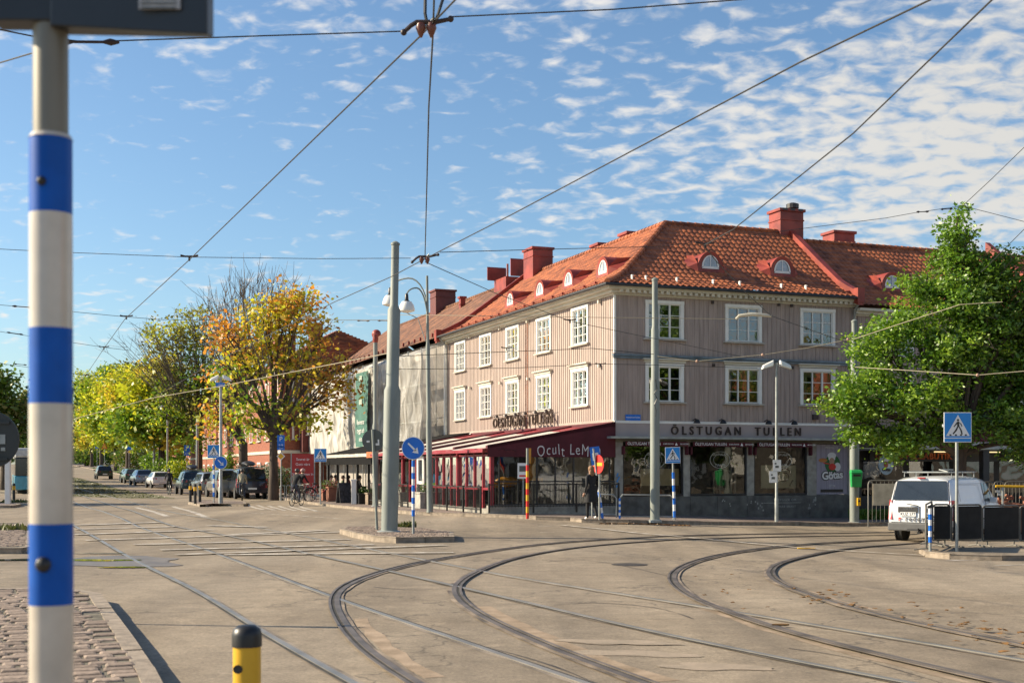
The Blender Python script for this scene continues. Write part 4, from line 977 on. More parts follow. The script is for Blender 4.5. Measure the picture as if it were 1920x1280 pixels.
# sheeting: rippled translucent cloth on scaffolding
m_sheet = bpy.data.materials.new('scaffold_sheeting'); m_sheet.use_nodes = True; t_ = m_sheet.node_tree; t_.nodes.clear()
co_ = t_.nodes.new('ShaderNodeTexCoord'); mp_ = t_.nodes.new('ShaderNodeMapping'); mp_.inputs['Scale'].default_value = (1, .5, .18); no_ = t_.nodes.new('ShaderNodeTexNoise'); no_.inputs['Scale'].default_value = 3.2; no_.inputs['Detail'].default_value = 8; no_.inputs['Distortion'].default_value = 1
t_.links.new(co_.outputs['Object'], mp_.inputs[0]); t_.links.new(mp_.outputs[0], no_.inputs[0])
cr_ = t_.nodes.new('ShaderNodeValToRGB'); e = cr_.color_ramp.elements; e[0].position = .38; e[0].color = (.36, .34, .31, 1); e[1].position = .60; e[1].color = (.82, .80, .76, 1); t_.links.new(no_.outputs[0], cr_.inputs[0])
d_ = t_.nodes.new('ShaderNodeBsdfDiffuse'); t_.links.new(cr_.outputs[0], d_.inputs[0]); tl_ = t_.nodes.new('ShaderNodeBsdfTranslucent'); tl_.inputs[0].default_value = (.7, .68, .64, 1); tp_ = t_.nodes.new('ShaderNodeBsdfTransparent'); gl_ = t_.nodes.new('ShaderNodeBsdfGlossy'); gl_.inputs['Roughness'].default_value = .3
a_ = t_.nodes.new('ShaderNodeMixShader'); a_.inputs[0].default_value = .3; t_.links.new(d_.outputs[0], a_.inputs[1]); t_.links.new(tl_.outputs[0], a_.inputs[2])
b_ = t_.nodes.new('ShaderNodeMixShader'); b_.inputs[0].default_value = .08; t_.links.new(a_.outputs[0], b_.inputs[1]); t_.links.new(gl_.outputs[0], b_.inputs[2])
# nearer bays thinner, so the boards behind show through as in a tarpaulin net
sx_ = t_.nodes.new('ShaderNodeSeparateXYZ'); t_.links.new(co_.outputs['Object'], sx_.inputs[0]); mr_ = t_.nodes.new('ShaderNodeMapRange'); t_.links.new(sx_.outputs[1], mr_.inputs[0]); mr_.inputs[1].default_value = 21; mr_.inputs[2].default_value = 30; mr_.inputs[3].default_value = .5; mr_.inputs[4].default_value = .0
c_ = t_.nodes.new('ShaderNodeMixShader'); t_.links.new(mr_.outputs[0], c_.inputs[0]); t_.links.new(b_.outputs[0], c_.inputs[1]); t_.links.new(tp_.outputs[0], c_.inputs[2])
bp_ = t_.nodes.new('ShaderNodeBump'); bp_.inputs['Strength'].default_value = .9; bp_.inputs['Distance'].default_value = .15; t_.links.new(no_.outputs[0], bp_.inputs['Height'])
for q in (d_, tl_, gl_): t_.links.new(bp_.outputs[0], q.inputs['Normal'])
oo_ = t_.nodes.new('ShaderNodeOutputMaterial'); t_.links.new(c_.outputs[0], oo_.inputs[0])
mb = MB(); NY, NZ = 110, 26; rr = random.Random(3); b0 = 0
def shx(y, z): return -1.35+.07*math.sin(y*2.1+z*.5)+.05*math.sin(y*5.3-z*1.1)+.05*math.sin(z*2.6+y*.7)
for j in range(NZ+1):
    for i in range(NY+1):
        y = LY0+.25+(LY1-LY0-.3)*i/NY; z = 2.6+(8.1-2.6)*j/NZ; x = shx(y, z)
        if j == NZ: x = -.62
        elif j == NZ-1: x = -1.1; z -= .05
        mb.v.append((x, y, z+(0 if j else .1*math.sin(y*3))))
for j in range(NZ):
    for i in range(NY): a = j*(NY+1)+i; mb.f.append((a, a+1, a+NY+2, a+NY+1)); mb.m.append(0)
b0 = len(mb.v)
for j in range(NZ+1):   # end return towards the corner building
    for i in range(9):
        z = 2.6+5.5*j/NZ; x = shx(LY0+.25, z)*(1-i/8)-.03*(i/8); 
        if j == NZ: x = min(0, -.62*(1-i/8))
        mb.v.append((x, LY0+.25+.04*math.sin(i+z*2)-(0 if i else 0), z))
for j in range(NZ):
    for i in range(8): a = b0+j*9+i; mb.f.append((a, a+1, a+10, a+9)); mb.m.append(0)
sh = mb.build('sheeting', m_sheet, ln, smooth=True, fix=False)
mb = MB()
for y in [LY0+.5+2.4*i for i in range(12)]:
    mb.tube([(-1.2, y, 0), (-1.2, y, 8.0)], .03, 6); mb.tube([(-.4, y, 0), (-.4, y, 8.0)], .03, 6)
for z in (2.3, 4.2, 6.1): mb.bx(-1.25, -.35, LY0+.4, LY1-.3, z, z+.05); mb.tube([(-1.2, LY0+.4, z+1), (-1.2, LY1-.3, z+1)], .025, 6)
for y in (LY0+.45, ): mb.tube([(-1.2, y, 2.3), (-.4, y, 4.2)], .025, 6); mb.tube([(-1.2, y, 6.1), (-.4, y, 4.2)], .025, 6)
mb.build('scaffold', m_galv, ln, fix=False)
# green advertising banner
m_gban = mat('green_banner', (.05, .15, .125), .6, var=.12)
yb0, yb1 = wl(690)+3.0, wl(666)+4.5
def ylx(px, off):   # along the street wall plane pushed out by off
    r = (px-960)/F; ox, oy = 3.76-.934*off, 47-.358*off; return (ox-oy*r)/(.358+.934*r)
yb0, yb1 = ylx(690, 1.5), ylx(667, 1.5)
mb = MB(); nb = 10
for i in range(nb):
    ya, yb = yb0+(yb1-yb0)*i/nb, yb0+(yb1-yb0)*(i+1)/nb
    for j in range(8):
        z0, z1 = 3.1+4.4*j/8, 3.1+4.4*(j+1)/8; f_ = lambda y, z: (-1.52+.03*math.sin(y*4+z), y, z); mb.face([f_(ya, z0), f_(yb, z0), f_(yb, z1), f_(ya, z1)])
o = mb.build('advert_banner', m_gban, smooth=True, fix=False); o.location = BO; o.rotation_euler.z = BR; tag(o, 'tall dark green advertising banner hung on the white sheeting', 'banner')
ym = (yb0+yb1)/2
for k, s_ in enumerate(('Renoverar', 'tryggt och', 'nära')): text(s_, .42, 'lettering', m_signwhite, o, .002, face_mat((-1.58, ym, 4.55-.5*k), (0, -1, 0)))
mb = MB()
for z in (5.6, 6.3, 7.0): mb.bx(-1.585, -1.575, ym-.35, ym+.35, z, z+.3)
mb.parts('emblem', mat('faded_banner_mark', (.32, .38, .33), .6), o)

# ================================================================== red brick buildings farther up the street
m_brick = mat('red_brick', (.27, .085, .05), .85, var=.2, scale=5, bump=.2, detail=8, col2=(.34, .12, .07))
m_brickdk = mat('dark_red_boards', (.10, .022, .02), .8, var=.2)
def brick_house(label, y0, y1, x0, x1, zt, nwin, roofcol=m_tile, front=True):
    h = thing('brick_house', label, 'building', BO, BR)
    mb = MB(); mb.bx(x0, x1, y0, y1, -.3, zt); mb.build('wall', m_brick, h)
    mb = MB()
    for z in (2.9, zt-.35): mb.bx(x0-.08, x1, y0-.08, y1, z, z+.22)
    mb.build('band', m_cornice, h)
    TT = lambda a, o, z: (x0-o, a, z); TF = lambda a, o, z: (a, y0-o, z)
    n = max(1, int((y1-y0)/3.4))
    for i in range(n):
        c = y0+(i+.5)*(y1-y0)/n
        for z in (3.9, 6.6): window(h, TT, c-.75, c+.75, z, z+1.6, 2, 2, casing=.14, cur=0)
        window(h, TT, c-.7, c+.7, .9, 2.3, 2, 1, cur=0)
    if front:
        for c in [x0+1.5+i*2.6 for i in range(max(1, int((x1-x0-1)/2.6)))][:4]:
            for z in (3.9, 6.6): window(h, TF, c-.75, c+.75, z, z+1.5, 3, 1, casing=.12, cur=1)
    ov = .5; xm = (x0+x1)/2; s_ = (x1-x0)/2; zr_ = zt+s_*.62
    mb = MB(); e = [(x0-ov, y0-ov, zt), (x1+ov, y0-ov, zt), (x1+ov, y1+ov, zt), (x0-ov, y1+ov, zt)]; a_, b_2 = (xm, y0+s_, zr_), (xm, y1-s_, zr_)
    mb.face([e[3], e[0], a_, b_2]); mb.face([e[0], e[1], a_]); mb.face([e[1], e[2], b_2, a_]); mb.face([e[2], e[3], b_2]); mb.face(e)
    r_ = mb.build('roof', roofcol, h); mb = MB()
    for i in range(26):    # tile courses
        t = i/26
        for (p, q, m1, m2) in ((e[3], e[0], b_2, a_), (e[0], e[1], a_, a_)):
            p, q, m1, m2 = map(Vector, (p, q, m1, m2)); mb.tube([p.lerp(m1, t)+Vector((0, 0, .03)), q.lerp(m2, t)+Vector((0, 0, .03))], .045, 4, False)
    mb.build('tile_course', roofcol, r_, fix=False)
    return h, zr_
bh, zz1 = brick_house('red brick house with a bay window beyond the sheeted house', 47.6, 62, -3.2, 7.5, 9.0, 4)
# projecting bay on the end wall
mb = MB(); mb.bx(-1.9, 1.0, 46.6, 47.58, 3.0, 8.6); mb.build('bay', m_brickdk, bh)
window(bh, lambda a, o, z: (a, 46.6-o, z), -1.6, .6, 4.2, 5.6, 3, 1, casing=.14, cur=1); window(bh, lambda a, o, z: (a, 46.6-o, z), -1.6, .6, 6.6, 8.0, 3, 1, casing=.14, cur=1)
chimney(bh, .3, 52.5, 10.0, 12.7, .9, .9, m=m_brick); chimney(bh, -1.6, 55, 9.5, 12.0, 1.6, 1.0, m=m_brick)
mb = MB(); mb.tube([(4.2, 49.5, 9.8), (4.2, 49.5, 11.6)], .22, 10); mb.ball((4.2, 49.5, 11.75), .36); mb.build('roof_turret', m_redmetal, bh, smooth=True)
bh2, _ = brick_house('orange brick house with white bands behind the autumn trees', 66, 84, -2.5, 8, 8.2, 5, front=True)
bh3, _ = brick_house('far brick house up the street behind the yellow-green trees', 92, 118, -1.5, 9, 8.5, 6)
bh4, _ = brick_house('farthest brick house on the rising street', 128, 160, -1, 10, 9.5, 6)
# ================================================================== maroon veranda of the pub
ver = thing('pub_veranda', 'glazed maroon pub veranda with graffiti on its end awning', 'veranda', BO, BR)
VO, VE = 4.87, 15.6
def tl_px(px): return ylx(px, VO)
posts = [0.0, 3.7, 7.4, 11.2, VE]
mb = MB()
for y in posts: mb.fb(TL, y-.07, y+.07, VO-.14, VO, .1, 2.42)
mb.fb(TR, -VO, 0, -.0, .07, 2.40, 2.47) if False else None
mb.parts('post', m_redpaint, ver, bevel=.005)
mb = MB(); mb.fb(TL, -.08, VE+.1, VO-.16, VO+.03, 2.36, 2.52); mb.build('front_beam', m_redpaint, ver)
mb = MB()
for y in posts:   # sloping beams over the awning cloth
    mb.box8([TL(y-.10, 0, 3.36), TL(y+.10, 0, 3.36), TL(y+.10, VO+.12, 2.50), TL(y-.10, VO+.12, 2.50), TL(y-.10, 0, 3.49), TL(y+.10, 0, 3.49), TL(y+.10, VO+.12, 2.60), TL(y-.10, VO+.12, 2.60)])
mb.fb(TL, -.1, VE+.1, .0, .14, 3.30, 3.50); mb.build('beam', m_maroon, ver)
def sl(o): return 3.44-(3.44-2.53)*o/VO
for k in range(len(posts)-1):
    y0, y1 = posts[k]+.1, posts[k+1]-.1; mb = MB(); n = 8
    for i in range(n):
        for (o0, o1, mi) in ((.14, 1.1, 1), (1.1, 3.0, 0), (3.0, VO+.25, 0)):
            ya, yb = y0+(y1-y0)*i/n, y0+(y1-y0)*(i+1)/n; s0, s1 = -.05*math.sin(math.pi*i/n), -.05*math.sin(math.pi*(i+1)/n)
            mb.mat(mi).face([TL(ya, o0, sl(o0)+s0), TL(yb, o0, sl(o0)+s1), TL(yb, o1, sl(o1)+s1), TL(ya, o1, sl(o1)+s0)])
    mb.mat(0)
    mb.build('awning_cloth', [m_cream, m_redpaint], ver, fix=False)
mb = MB(); n = 60
for i in range(n):   # hanging valance in front
    ya, yb = VE*i/n, VE*(i+1)/n; mb.face([TL(ya, VO+.27, 2.47), TL(yb, VO+.27, 2.47), TL(yb, VO+.28+.01*math.sin(i), 2.36), TL(ya, VO+.28, 2.36)])
mb.build('valance', m_redpaint, ver, fix=False)
mb = MB(); mb.face([(0, -.10, 3.50), (-VO-.12, -.10, 2.62), (-VO-.12, -.10, 2.20), (0, -.10, 2.20)]); mb.face([(0, -.085, 3.50), (-VO-.12, -.085, 2.62), (-VO-.12, -.085, 2.20), (0, -.085, 2.20)])
ea = mb.build('end_awning', m_maroon, ver, fix=False)
gt = text('Ocult LeMen', .56, 'graffiti', mat('graffiti_white', (.62, .6, .6), .7), ea, .002, face_mat((-1.87, -.108, 2.44), (1, 0, .0), (0, 0, 1)), 1.2, bold=-.004)
fit(gt, 0, -3.1, -.62)
for q_ in gt.data.vertices: q_.co.z += .035*math.sin(q_.co.x*7)+.02*math.sin(q_.co.x*13); q_.co.x += .07*(q_.co.z-2.4)*math.sin(q_.co.x*9)
letters(gt, 0, ea)
mb = MB(); mb.tube([(-4.6, -.106, 2.45), (-4.4, -.106, 2.5), (-4.3, -.106, 2.42), (-4.1, -.106, 2.47), (-3.9, -.106, 2.40)], .008, 4); mb.build('graffiti', m_dkbrown, ea)
mb = MB(); mb.bx(-VO-.05, 0, -.12, .2, -.3, .48); mb.fb(TL, .2, VE, VO-.25, VO+.02, -.3, .36); mb.build('plinth', m_stone, ver)
# glazing
mb = MB()
for x in [-VO+.35+.72*i for i in range(7)]: mb.bx(x-.025, x+.025, -.03, .03, .48, 2.2)
mb.bx(-VO, 0, -.03, .03, 1.30, 1.35); mb.bx(-VO, 0, -.03, .03, .48, .53)
mb.build('glazing_bar', m_dkmetal, ver)
mb = MB(); mb.face([(-VO+.1, 0, .5), (-.05, 0, .5), (-.05, 0, 2.3), (-VO+.1, 0, 2.3)]); mb.build('pane', m_shopglass, ver)
mb = MB(); dy0, dy1 = 8.0, 8.95
for k in range(len(posts)-1):
    y0, y1 = posts[k], posts[k+1]; n = 4
    for i in range(1, n): yy = y0+(y1-y0)*i/n; mb.fb(TL, yy-.04, yy+.04, VO-.14, VO-.05, .36, 2.36)
    mb.fb(TL, y0, y1, VO-.13, VO-.06, 1.02, 1.10); mb.fb(TL, y0, y1, VO-.13, VO-.06, 2.22, 2.30)
mb.build('glazing_bar', m_redpaint, ver)
mb = MB(); mb.face([TL(.1, VO-.10, 1.1), TL(dy0, VO-.10, 1.1), TL(dy0, VO-.10, 2.3), TL(.1, VO-.10, 2.3)]); mb.face([TL(dy1, VO-.10, 1.1), TL(VE, VO-.10, 1.1), TL(VE, VO-.10, 2.3), TL(dy1, VO-.10, 2.3)]); mb.build('pane', m_shopglass, ver)
mb = MB(); mb.fb(TL, dy0, dy0+.13, VO-.05, VO, .3, 2.3); mb.fb(TL, dy1-.13, dy1, VO-.05, VO, .3, 2.3); mb.fb(TL, dy0+.13, dy1-.13, VO-.05, VO, 2.16, 2.3); mb.fb(TL, dy0+.13, dy1-.13, VO-.05, VO, .3, .45); mb.fb(TL, dy0+.13, dy1-.13, VO-.05, VO, 1.15, 1.27)
d = mb.build('door', m_white, ver); mb = MB(); mb.face([TL(dy0+.13, VO-.03, .45), TL(dy1-.13, VO-.03, .45), TL(dy1-.13, VO-.03, 2.16), TL(dy0+.13, VO-.03, 2.16)]); mb.build('pane', m_shopglass, d); mb = MB(); mb.tube([TL(dy0+.1, VO+.03, 1.1), TL(dy0+.1, VO+.03, 1.4)], .015, 6); mb.build('handle', m_galv, d)
mb = MB(); mb.bx(-VO+.2, -.0, .05, VE, .2, .3); mb.build('floor', m_inner, ver)
# fence of thin bars round it (z .45..1.2)
def bars(mb, p0, p1, z0, z1, step=.12, r=.01, post=1.6, pr=.028):
    p0, p1 = Vector(p0), Vector(p1); L = (p1-p0).length; d = (p1-p0).normalized(); q = Vector((-d.y, d.x, 0))*r
    for z in (z0+.04, z1): mb.box8([p0-q+Vector((0, 0, z-.018)), p1-q+Vector((0, 0, z-.018)), p1+q+Vector((0, 0, z-.018)), p0+q+Vector((0, 0, z-.018)), p0-q+Vector((0, 0, z+.018)), p1-q+Vector((0, 0, z+.018)), p1+q+Vector((0, 0, z+.018)), p0+q+Vector((0, 0, z+.018))])
    n = int(L/step)
    for i in range(n+1): c = p0+d*(L*i/n); mb.bx(c.x-r*.7, c.x+r*.7, c.y-r*.7, c.y+r*.7, z0, z1)
    n = int(L/post)
    for i in range(n+1): c = p0+d*(L*i/max(n, 1)); mb.bx(c.x-pr, c.x+pr, c.y-pr, c.y+pr, z0-.2, z1+.05)
mb = MB(); bars(mb, (-VO-.15, -.35, 0), (.0, -.35, 0), .42, 1.22); put('iron_fence', 'black bar fence along the graffitied end of the maroon veranda', 'fence', mb, m_blackpaint)
mb = MB(); bars(mb, (-VO-.3, .1, 0), (-VO-.3, dy0-.2, 0), .3, 1.12); bars(mb, (-VO-.3, dy1+.3, 0), (-VO-.3, VE, 0), .3, 1.12); put('iron_fence', 'black bar fence along the street front of the maroon veranda', 'fence', mb, m_blackpaint)
# orange shapes behind the end glass imitate a yellow machine mirrored in it
m_org = mat('machine_orange', (.6, .26, .02), .5)
mb = MB(); mb.bx(-3.1, -2.3, 1.3, 1.9, 1.28, 1.45); mb.tube([(-2.7, 1.5, 1.4), (-2.6, 1.4, 2.2)], .09, 6); mb.ball((-3.6, 1.6, 1.3), (.5, .3, .2)); mb.ball((-2.65, 1.4, 1.75), (.16, .12, .3)); mb.ball((-4.1, 1.6, 1.2), (.3, .2, .12)); put('lit_plants', 'orange and yellow decorations inside the end of the veranda', 'decoration', mb, m_org)
# tables and chairs silhouettes inside the veranda
for k, yy in enumerate((1.6, 3.2, 5.4, 6.9, 10.2, 12.4)):
    t = thing('pub_table', 'dark table inside the maroon veranda, number %d from its graffitied end' % (k+1), 'table', BO+Vector((math.cos(BR)*(-3.2)-math.sin(BR)*yy, math.sin(BR)*(-3.2)+math.cos(BR)*yy, .3)), BR, 'tables inside the veranda')
    t['label'] = ['dark round table nearest the graffitied end of the veranda', 'dark round table behind the second red post of the veranda', 'dark round table in the second bay of the veranda', 'dark round table just right of the white veranda door', 'dark round table just left of the white veranda door', 'dark round table in the farthest bay of the veranda'][k]
    MB().lathe([(.45, .72), (.45, .75)], n=16).build('tabletop', m_dkbrown, t); MB().tube([(0, 0, .0), (0, 0, .72)], .04, 6).build('leg', m_blackpaint, t); MB().lathe([(.25, .0), (.22, .03)], n=12).build('foot', m_blackpaint, t)

# ================================================================== cafe farther along, black and orange awnings
m_bcloth = mat('black_cloth', (.012, .012, .013), .95, spec=.1)
cafe = thing('cafe_awning', 'black sloping cafe awning with a cream strip beyond the maroon veranda', 'awning', BO, BR)
c0, c1 = 16.2, 27.5
mb = MB(); mb.box8([TL(c0, 0, 3.5), TL(c1, 0, 3.5), TL(c1, 4.6, 2.55), TL(c0, 4.6, 2.55), TL(c0, 0, 3.55), TL(c1, 0, 3.55), TL(c1, 4.6, 2.6), TL(c0, 4.6, 2.6)]); mb.build('canopy', m_bcloth, cafe)
mb = MB(); mb.fb(TL, c0, c1, 4.55, 4.62, 2.0, 2.38); mb.face([(-4.6, c0-.05, 2.6), (-.0, c0-.05, 3.5), (0, c0-.05, 2.4), (-4.6, c0-.05, 2.0)]); mb.build('valance', m_bcloth, cafe, fix=False)
mb = MB(); mb.fb(TL, c0, c1, 4.5, 4.6, 2.39, 2.53); mb.build('cream_strip', m_cream, cafe)
mb = MB()
for y in [c0+.1+2.2*i for i in range(6)]: mb.fb(TL, y-.05, y+.05, 4.4, 4.5, .1, 2.4)
mb.parts('post', m_blackpaint, cafe)
mb = MB(); mb.fb(TL, c0+.3, c0+1.8, 4.66, 4.7, 2.32, 2.6)
put('orange_pennants', 'ragged orange cloth strip hung at the near end of the black awning', 'cloth', mb, mat('faded_orange', (.42, .12, .04), .8, var=.4, scale=6))
mb = MB(); mb.fb(TL, 16.5, 34, .05, .1, .2, 2.6); put('shop_facade_panel', 'pale curtained glass shop front behind the cafe tables', 'panel', mb, mat('shop_front_pale', (.5, .48, .42), .5, var=.5, scale=.9, stretch=(1, 1.2, .1)))

def W2(a, o): # world xy of a point along/out from the left facade
    x, y = -o, a; return Vector((BO.x+x*math.cos(BR)-y*math.sin(BR), BO.y+x*math.sin(BR)+y*math.cos(BR)))
def ground_at(v, h=.11): return Vector((v.x, v.y, gz(v.x, v.y)+h))
# planters
m_leafg = leafmat('planter_leaf', (.06, .13, .02), (.2, .28, .06), .35)
m_leafw = leafmat('hydrangea', (.12, .2, .04), (.25, .34, .08), .3); m_flw = leafmat('white_blossom', (.55, .58, .42), (.75, .75, .62), .2)
def leafball(name, c, r, n, s_, mats, parent=None, rnd=random):
    v, f, mi = [], [], []; c = Vector(c)
    for _ in range(n):
        d = Vector((rnd.gauss(0, 1), rnd.gauss(0, 1), rnd.gauss(0, 1))).normalized()*(rnd.random()**.4); p = c+Vector((d.x*r[0], d.y*r[1], d.z*r[2]))
        a = Vector((rnd.gauss(0, 1), rnd.gauss(0, 1), rnd.gauss(0, .7))).normalized(); b = a.cross(Vector((rnd.random()-.5, rnd.random()-.5, rnd.random()))).normalized(); k = s_*rnd.uniform(.6, 1.3)
        b0 = len(v); v += [p-a*k, p+b*k*.5, p+a*k, p-b*k*.5]; f.append((b0, b0+1, b0+2, b0+3)); mi.append(rnd.randrange(len(mats)))
    me = bpy.data.meshes.new(name); me.from_pydata([tuple(q) for q in v], [], f)
    for m in mats: me.materials.append(m)
    me.polygons.foreach_set('material_index', mi); o = bpy.data.objects.new(name, me); COL.objects.link(o)
    if parent is not None: o.parent = parent
    return o
def planter(label, pos, w, h, m, lr=.3, mats=None):
    t = thing('planter', label, 'planter', pos, BR, 'planters in front of the veranda and cafe')
    mb = MB(); mb.bx(-w/2, w/2, -w/2, w/2, 0, h); mb.bx(-w/2-.03, w/2+.03, -w/2-.03, w/2+.03, h-.06, h+.01); mb.build('box', m, t, bevel=.01)
    leafball('plant', (0, 0, h+lr*.6), (lr*1.1, lr*1.1, lr*.8), 220, .06, mats or [m_leafg], t)
planter('square stone planter left of the white veranda door', GD(762, 56, .11), .8, .62, m_stone, .34)
planter('square stone planter right of the white veranda door', GD(801, 52, .11), .85, .65, m_stone, .3)
planter('small wooden planter beside the black tub', GD(697, 60, .11), .5, .55, m_wood, .16)
planter('black tub planter with a low green hedge', GD(681, 61, .11), .55, .5, m_blackpaint, .22)
planter('terracotta planter with pink flowers by the cafe tables', GD(624, 66, .11), .55, .75, mat('terracotta', (.25, .1, .06), .8), .28, [m_leafg, leafmat('pink_blossom', (.35, .1, .1), (.5, .25, .2), .2)])
planter('terracotta planter with green leaves left of the cafe tables', GD(612, 68, .11), .5, .6, MATS['terracotta'], .35)
# chalkboard, white totem, tables and seated guests
t = thing('chalkboard', 'black chalkboard A-frame standing among the cafe planters', 'sandwich board', GD(645, 63, .11), BR+.2)
for s_ in (-1, 1):
    mb = MB(); mb.box8([(-.32, s_*.25, 0), (.32, s_*.25, 0), (.32, s_*.28, 0), (-.32, s_*.28, 0), (-.32, s_*.01, 1.0), (.32, s_*.01, 1.0), (.32, s_*.04, 1.0), (-.32, s_*.04, 1.0)]); mb.build('board', mat('chalk_black', (.05, .05, .055), .7, var=.5, scale=8), t)
o = MB().bx(-.12, .12, -.12, .12, 0, 1.15).bx(-.14, .14, -.14, .14, 1.1, 1.18).build('white_totem', m_white, bevel=.01); o.location = GD(664, 61, .11); tag(o, 'white narrow column standing right of the chalkboard', 'column')
# ================================================================== poles, lamps and signs
def tram_pole(px, py, topy, r0, label, h=.11, steps=(), group='tram wire poles', lean=0):
    q = G(px, py, h); d = q.y; H_ = (HOR-topy)/F*d+CH-q.z
    t = thing('tram_wire_pole', label, 'pole', q, 0, group); rs = [(r0, 0)]
    r = r0; prof = [(r0, 0.0)]
    for z, rn_ in steps: prof += [(r, z*H_-.06), (rn_, z*H_+.06)]; r = rn_
    prof += [(r*.97, H_)]
    MB().lathe(prof, n=24).build('shaft', m_pole, t, smooth=True)
    mb = MB(); mb.lathe([(r*1.12, H_-.02), (r*1.12, H_+.03), (r*.4, H_+.08)], n=16); mb.build('cap', m_pole, t, smooth=True)
    mb = MB(); mb.lathe([(r0*1.5, -.05), (r0*1.5, .02), (r0*1.05, .05)], n=20); mb.build('base_collar', m_galv, t)
    t['H'] = H_; return t, H_
bp, Hb = tram_pole(730, 997, 458, .215, 'thickest grey pole, standing on the island beside the blue arrow sign', .13, ((.50, .165), (.78, .105)))
mb = MB()
for z in (.72, .735): mb.lathe([(.13, Hb*z-.02), (.13, Hb*z+.02)], n=16)
mb.parts('clamp', m_galv, bp)
bp.rotation_euler = (0, .021, 0)
p2, H2 = tram_pole(1228, 976, 525, .155, 'grey tram pole in front of the taupe facade, between its two railings', .1, ((.58, .125), (.80, .095)))
mb = MB(); mb.tube([(.0, -.14, 4.6), (.05, -.145, 4.3), (-.04, -.145, 4.15), (.05, -.145, 4.0), (-.03, -.145, 3.8), (.02, -.145, 3.6), (0, -.145, 3.4)], .018, 4); mb.build('graffiti', m_blackpaint, p2)
p3, H3 = tram_pole(1602, 980, 603, .165, 'grey tram pole carrying a green litter bin, left of the white van', .1, ((.54, .135), (.82, .10)))
q = G(702, 946, .11)
p4, H4 = tram_pole(704, 949, 640, .13, 'thinner grey pole behind the island, topped by a red and white cap', .11, ((.5, .10),)); 
MB().lathe([(.11, H4-.05), (.13, H4+.1), (.12, H4+.3), (.05, H4+.34)], n=14).build('cap_light', m_redmetal, p4)
# green bin and yellow push button on p3
b = thing('litter_bin', 'green litter bin strapped to the grey pole near the van', 'bin', p3.location+Vector((-.02, -.24, 1.28)))
m_green = mat('bin_green', (.02, .32, .08), .45, var=.12)
mb = MB(); mb.box8([(-.17, -.14, 0), (.17, -.14, 0), (.17, .08, 0), (-.17, .08, 0), (-.2, -.18, .5), (.2, -.18, .5), (.2, .08, .5), (-.2, .08, .5)]); mb.build('body', m_green, b, bevel=.02)
mb = MB(); mb.box8([(-.21, -.19, .5), (.21, -.19, .5), (.21, .09, .5), (-.21, .09, .5), (-.18, -.12, .6), (.18, -.12, .6), (.18, .09, .62), (-.18, .09, .62)]); mb.build('lid', m_green, b, bevel=.015); mb = MB(); mb.bx(-.13, .13, -.185, -.172, .38, .46); mb.build('slot', m_signblack, b)
b = thing('push_button_box', 'yellow crossing push button on the pole near the van', 'button', p3.location+Vector((.10, -.2, .62)))
MB().bx(-.06, .06, -.06, .06, 0, .28).build('box', m_yellow, b, bevel=.015); MB().lathe([(.04, 0), (.035, .012)], (0, -.06, .17), 12, Matrix.Rotation(R(90), 3, 'X')).build('button', m_signblack, b)
# classic two-arm lamp post
q = G(806, 960, .11); t = thing('lamp_post', 'tall slim lamp post with two curved arms and hanging white lamps', 'lamp post', q); H_ = (HOR-517)/F*q.y+CH-q.z; pk = q.y/F
t.rotation_euler = (0, -.012, 0)
MB().lathe([(.125, 0), (.11, .1), (.105, H_*.38), (.085, H_*.4), (.08, H_*.7), (.055, H_*.72), (.045, H_)], n=16).build('shaft', m_pole, t, smooth=True)
def lamp_arm(t, dxp, ypx, topp, yof=0):
    x = dxp*pk; z0 = (H_+q.z-(CH+(HOR-ypx)*pk)); zl_ = CH+(HOR-ypx)*pk-q.z; zt = CH+(HOR-topp)*pk-q.z
    pts = []; n = 14
    for i in range(n+1):
        a = math.pi*i/n; pts.append((x*(1-math.cos(a))/2, yof*(1-math.cos(a))/2, zt-(zt-(zt-1.25 if i < n/2 else zl_+.45))*(1-math.sin(a))))
    mb = MB(); mb.tube(pts, .028, 8); a = mb.build('arm', m_pole, t, smooth=True)
    L = MB(); L.lathe([(.015, .55), (.06, .5), (.07, .3), (.16, .22)], (x, yof, zl_), 14); L.build('lamp_socket', m_blackpaint, a, smooth=True)
    L = MB(); L.lathe([(.17, .24), (.25, .12), (.29, -.04), (.28, -.10), (.1, -.16)], (x, yof, zl_), 18); L.build('lamp_shade', m_white, a, smooth=True)
lamp_arm(t, -37, 580, 541, -.4); lamp_arm(t, -72, 562, 519, .5)
mb = MB(); mb.tube([(-.08*1, 0, CH+(HOR-640)*pk-q.z), (-.35, 0, CH+(HOR-597)*pk-q.z), (-.9, 0, CH+(HOR-582)*pk-q.z), (-1.15, 0, CH+(HOR-588)*pk-q.z)], .018, 6); mb.build('wire_bracket', m_galv, t)
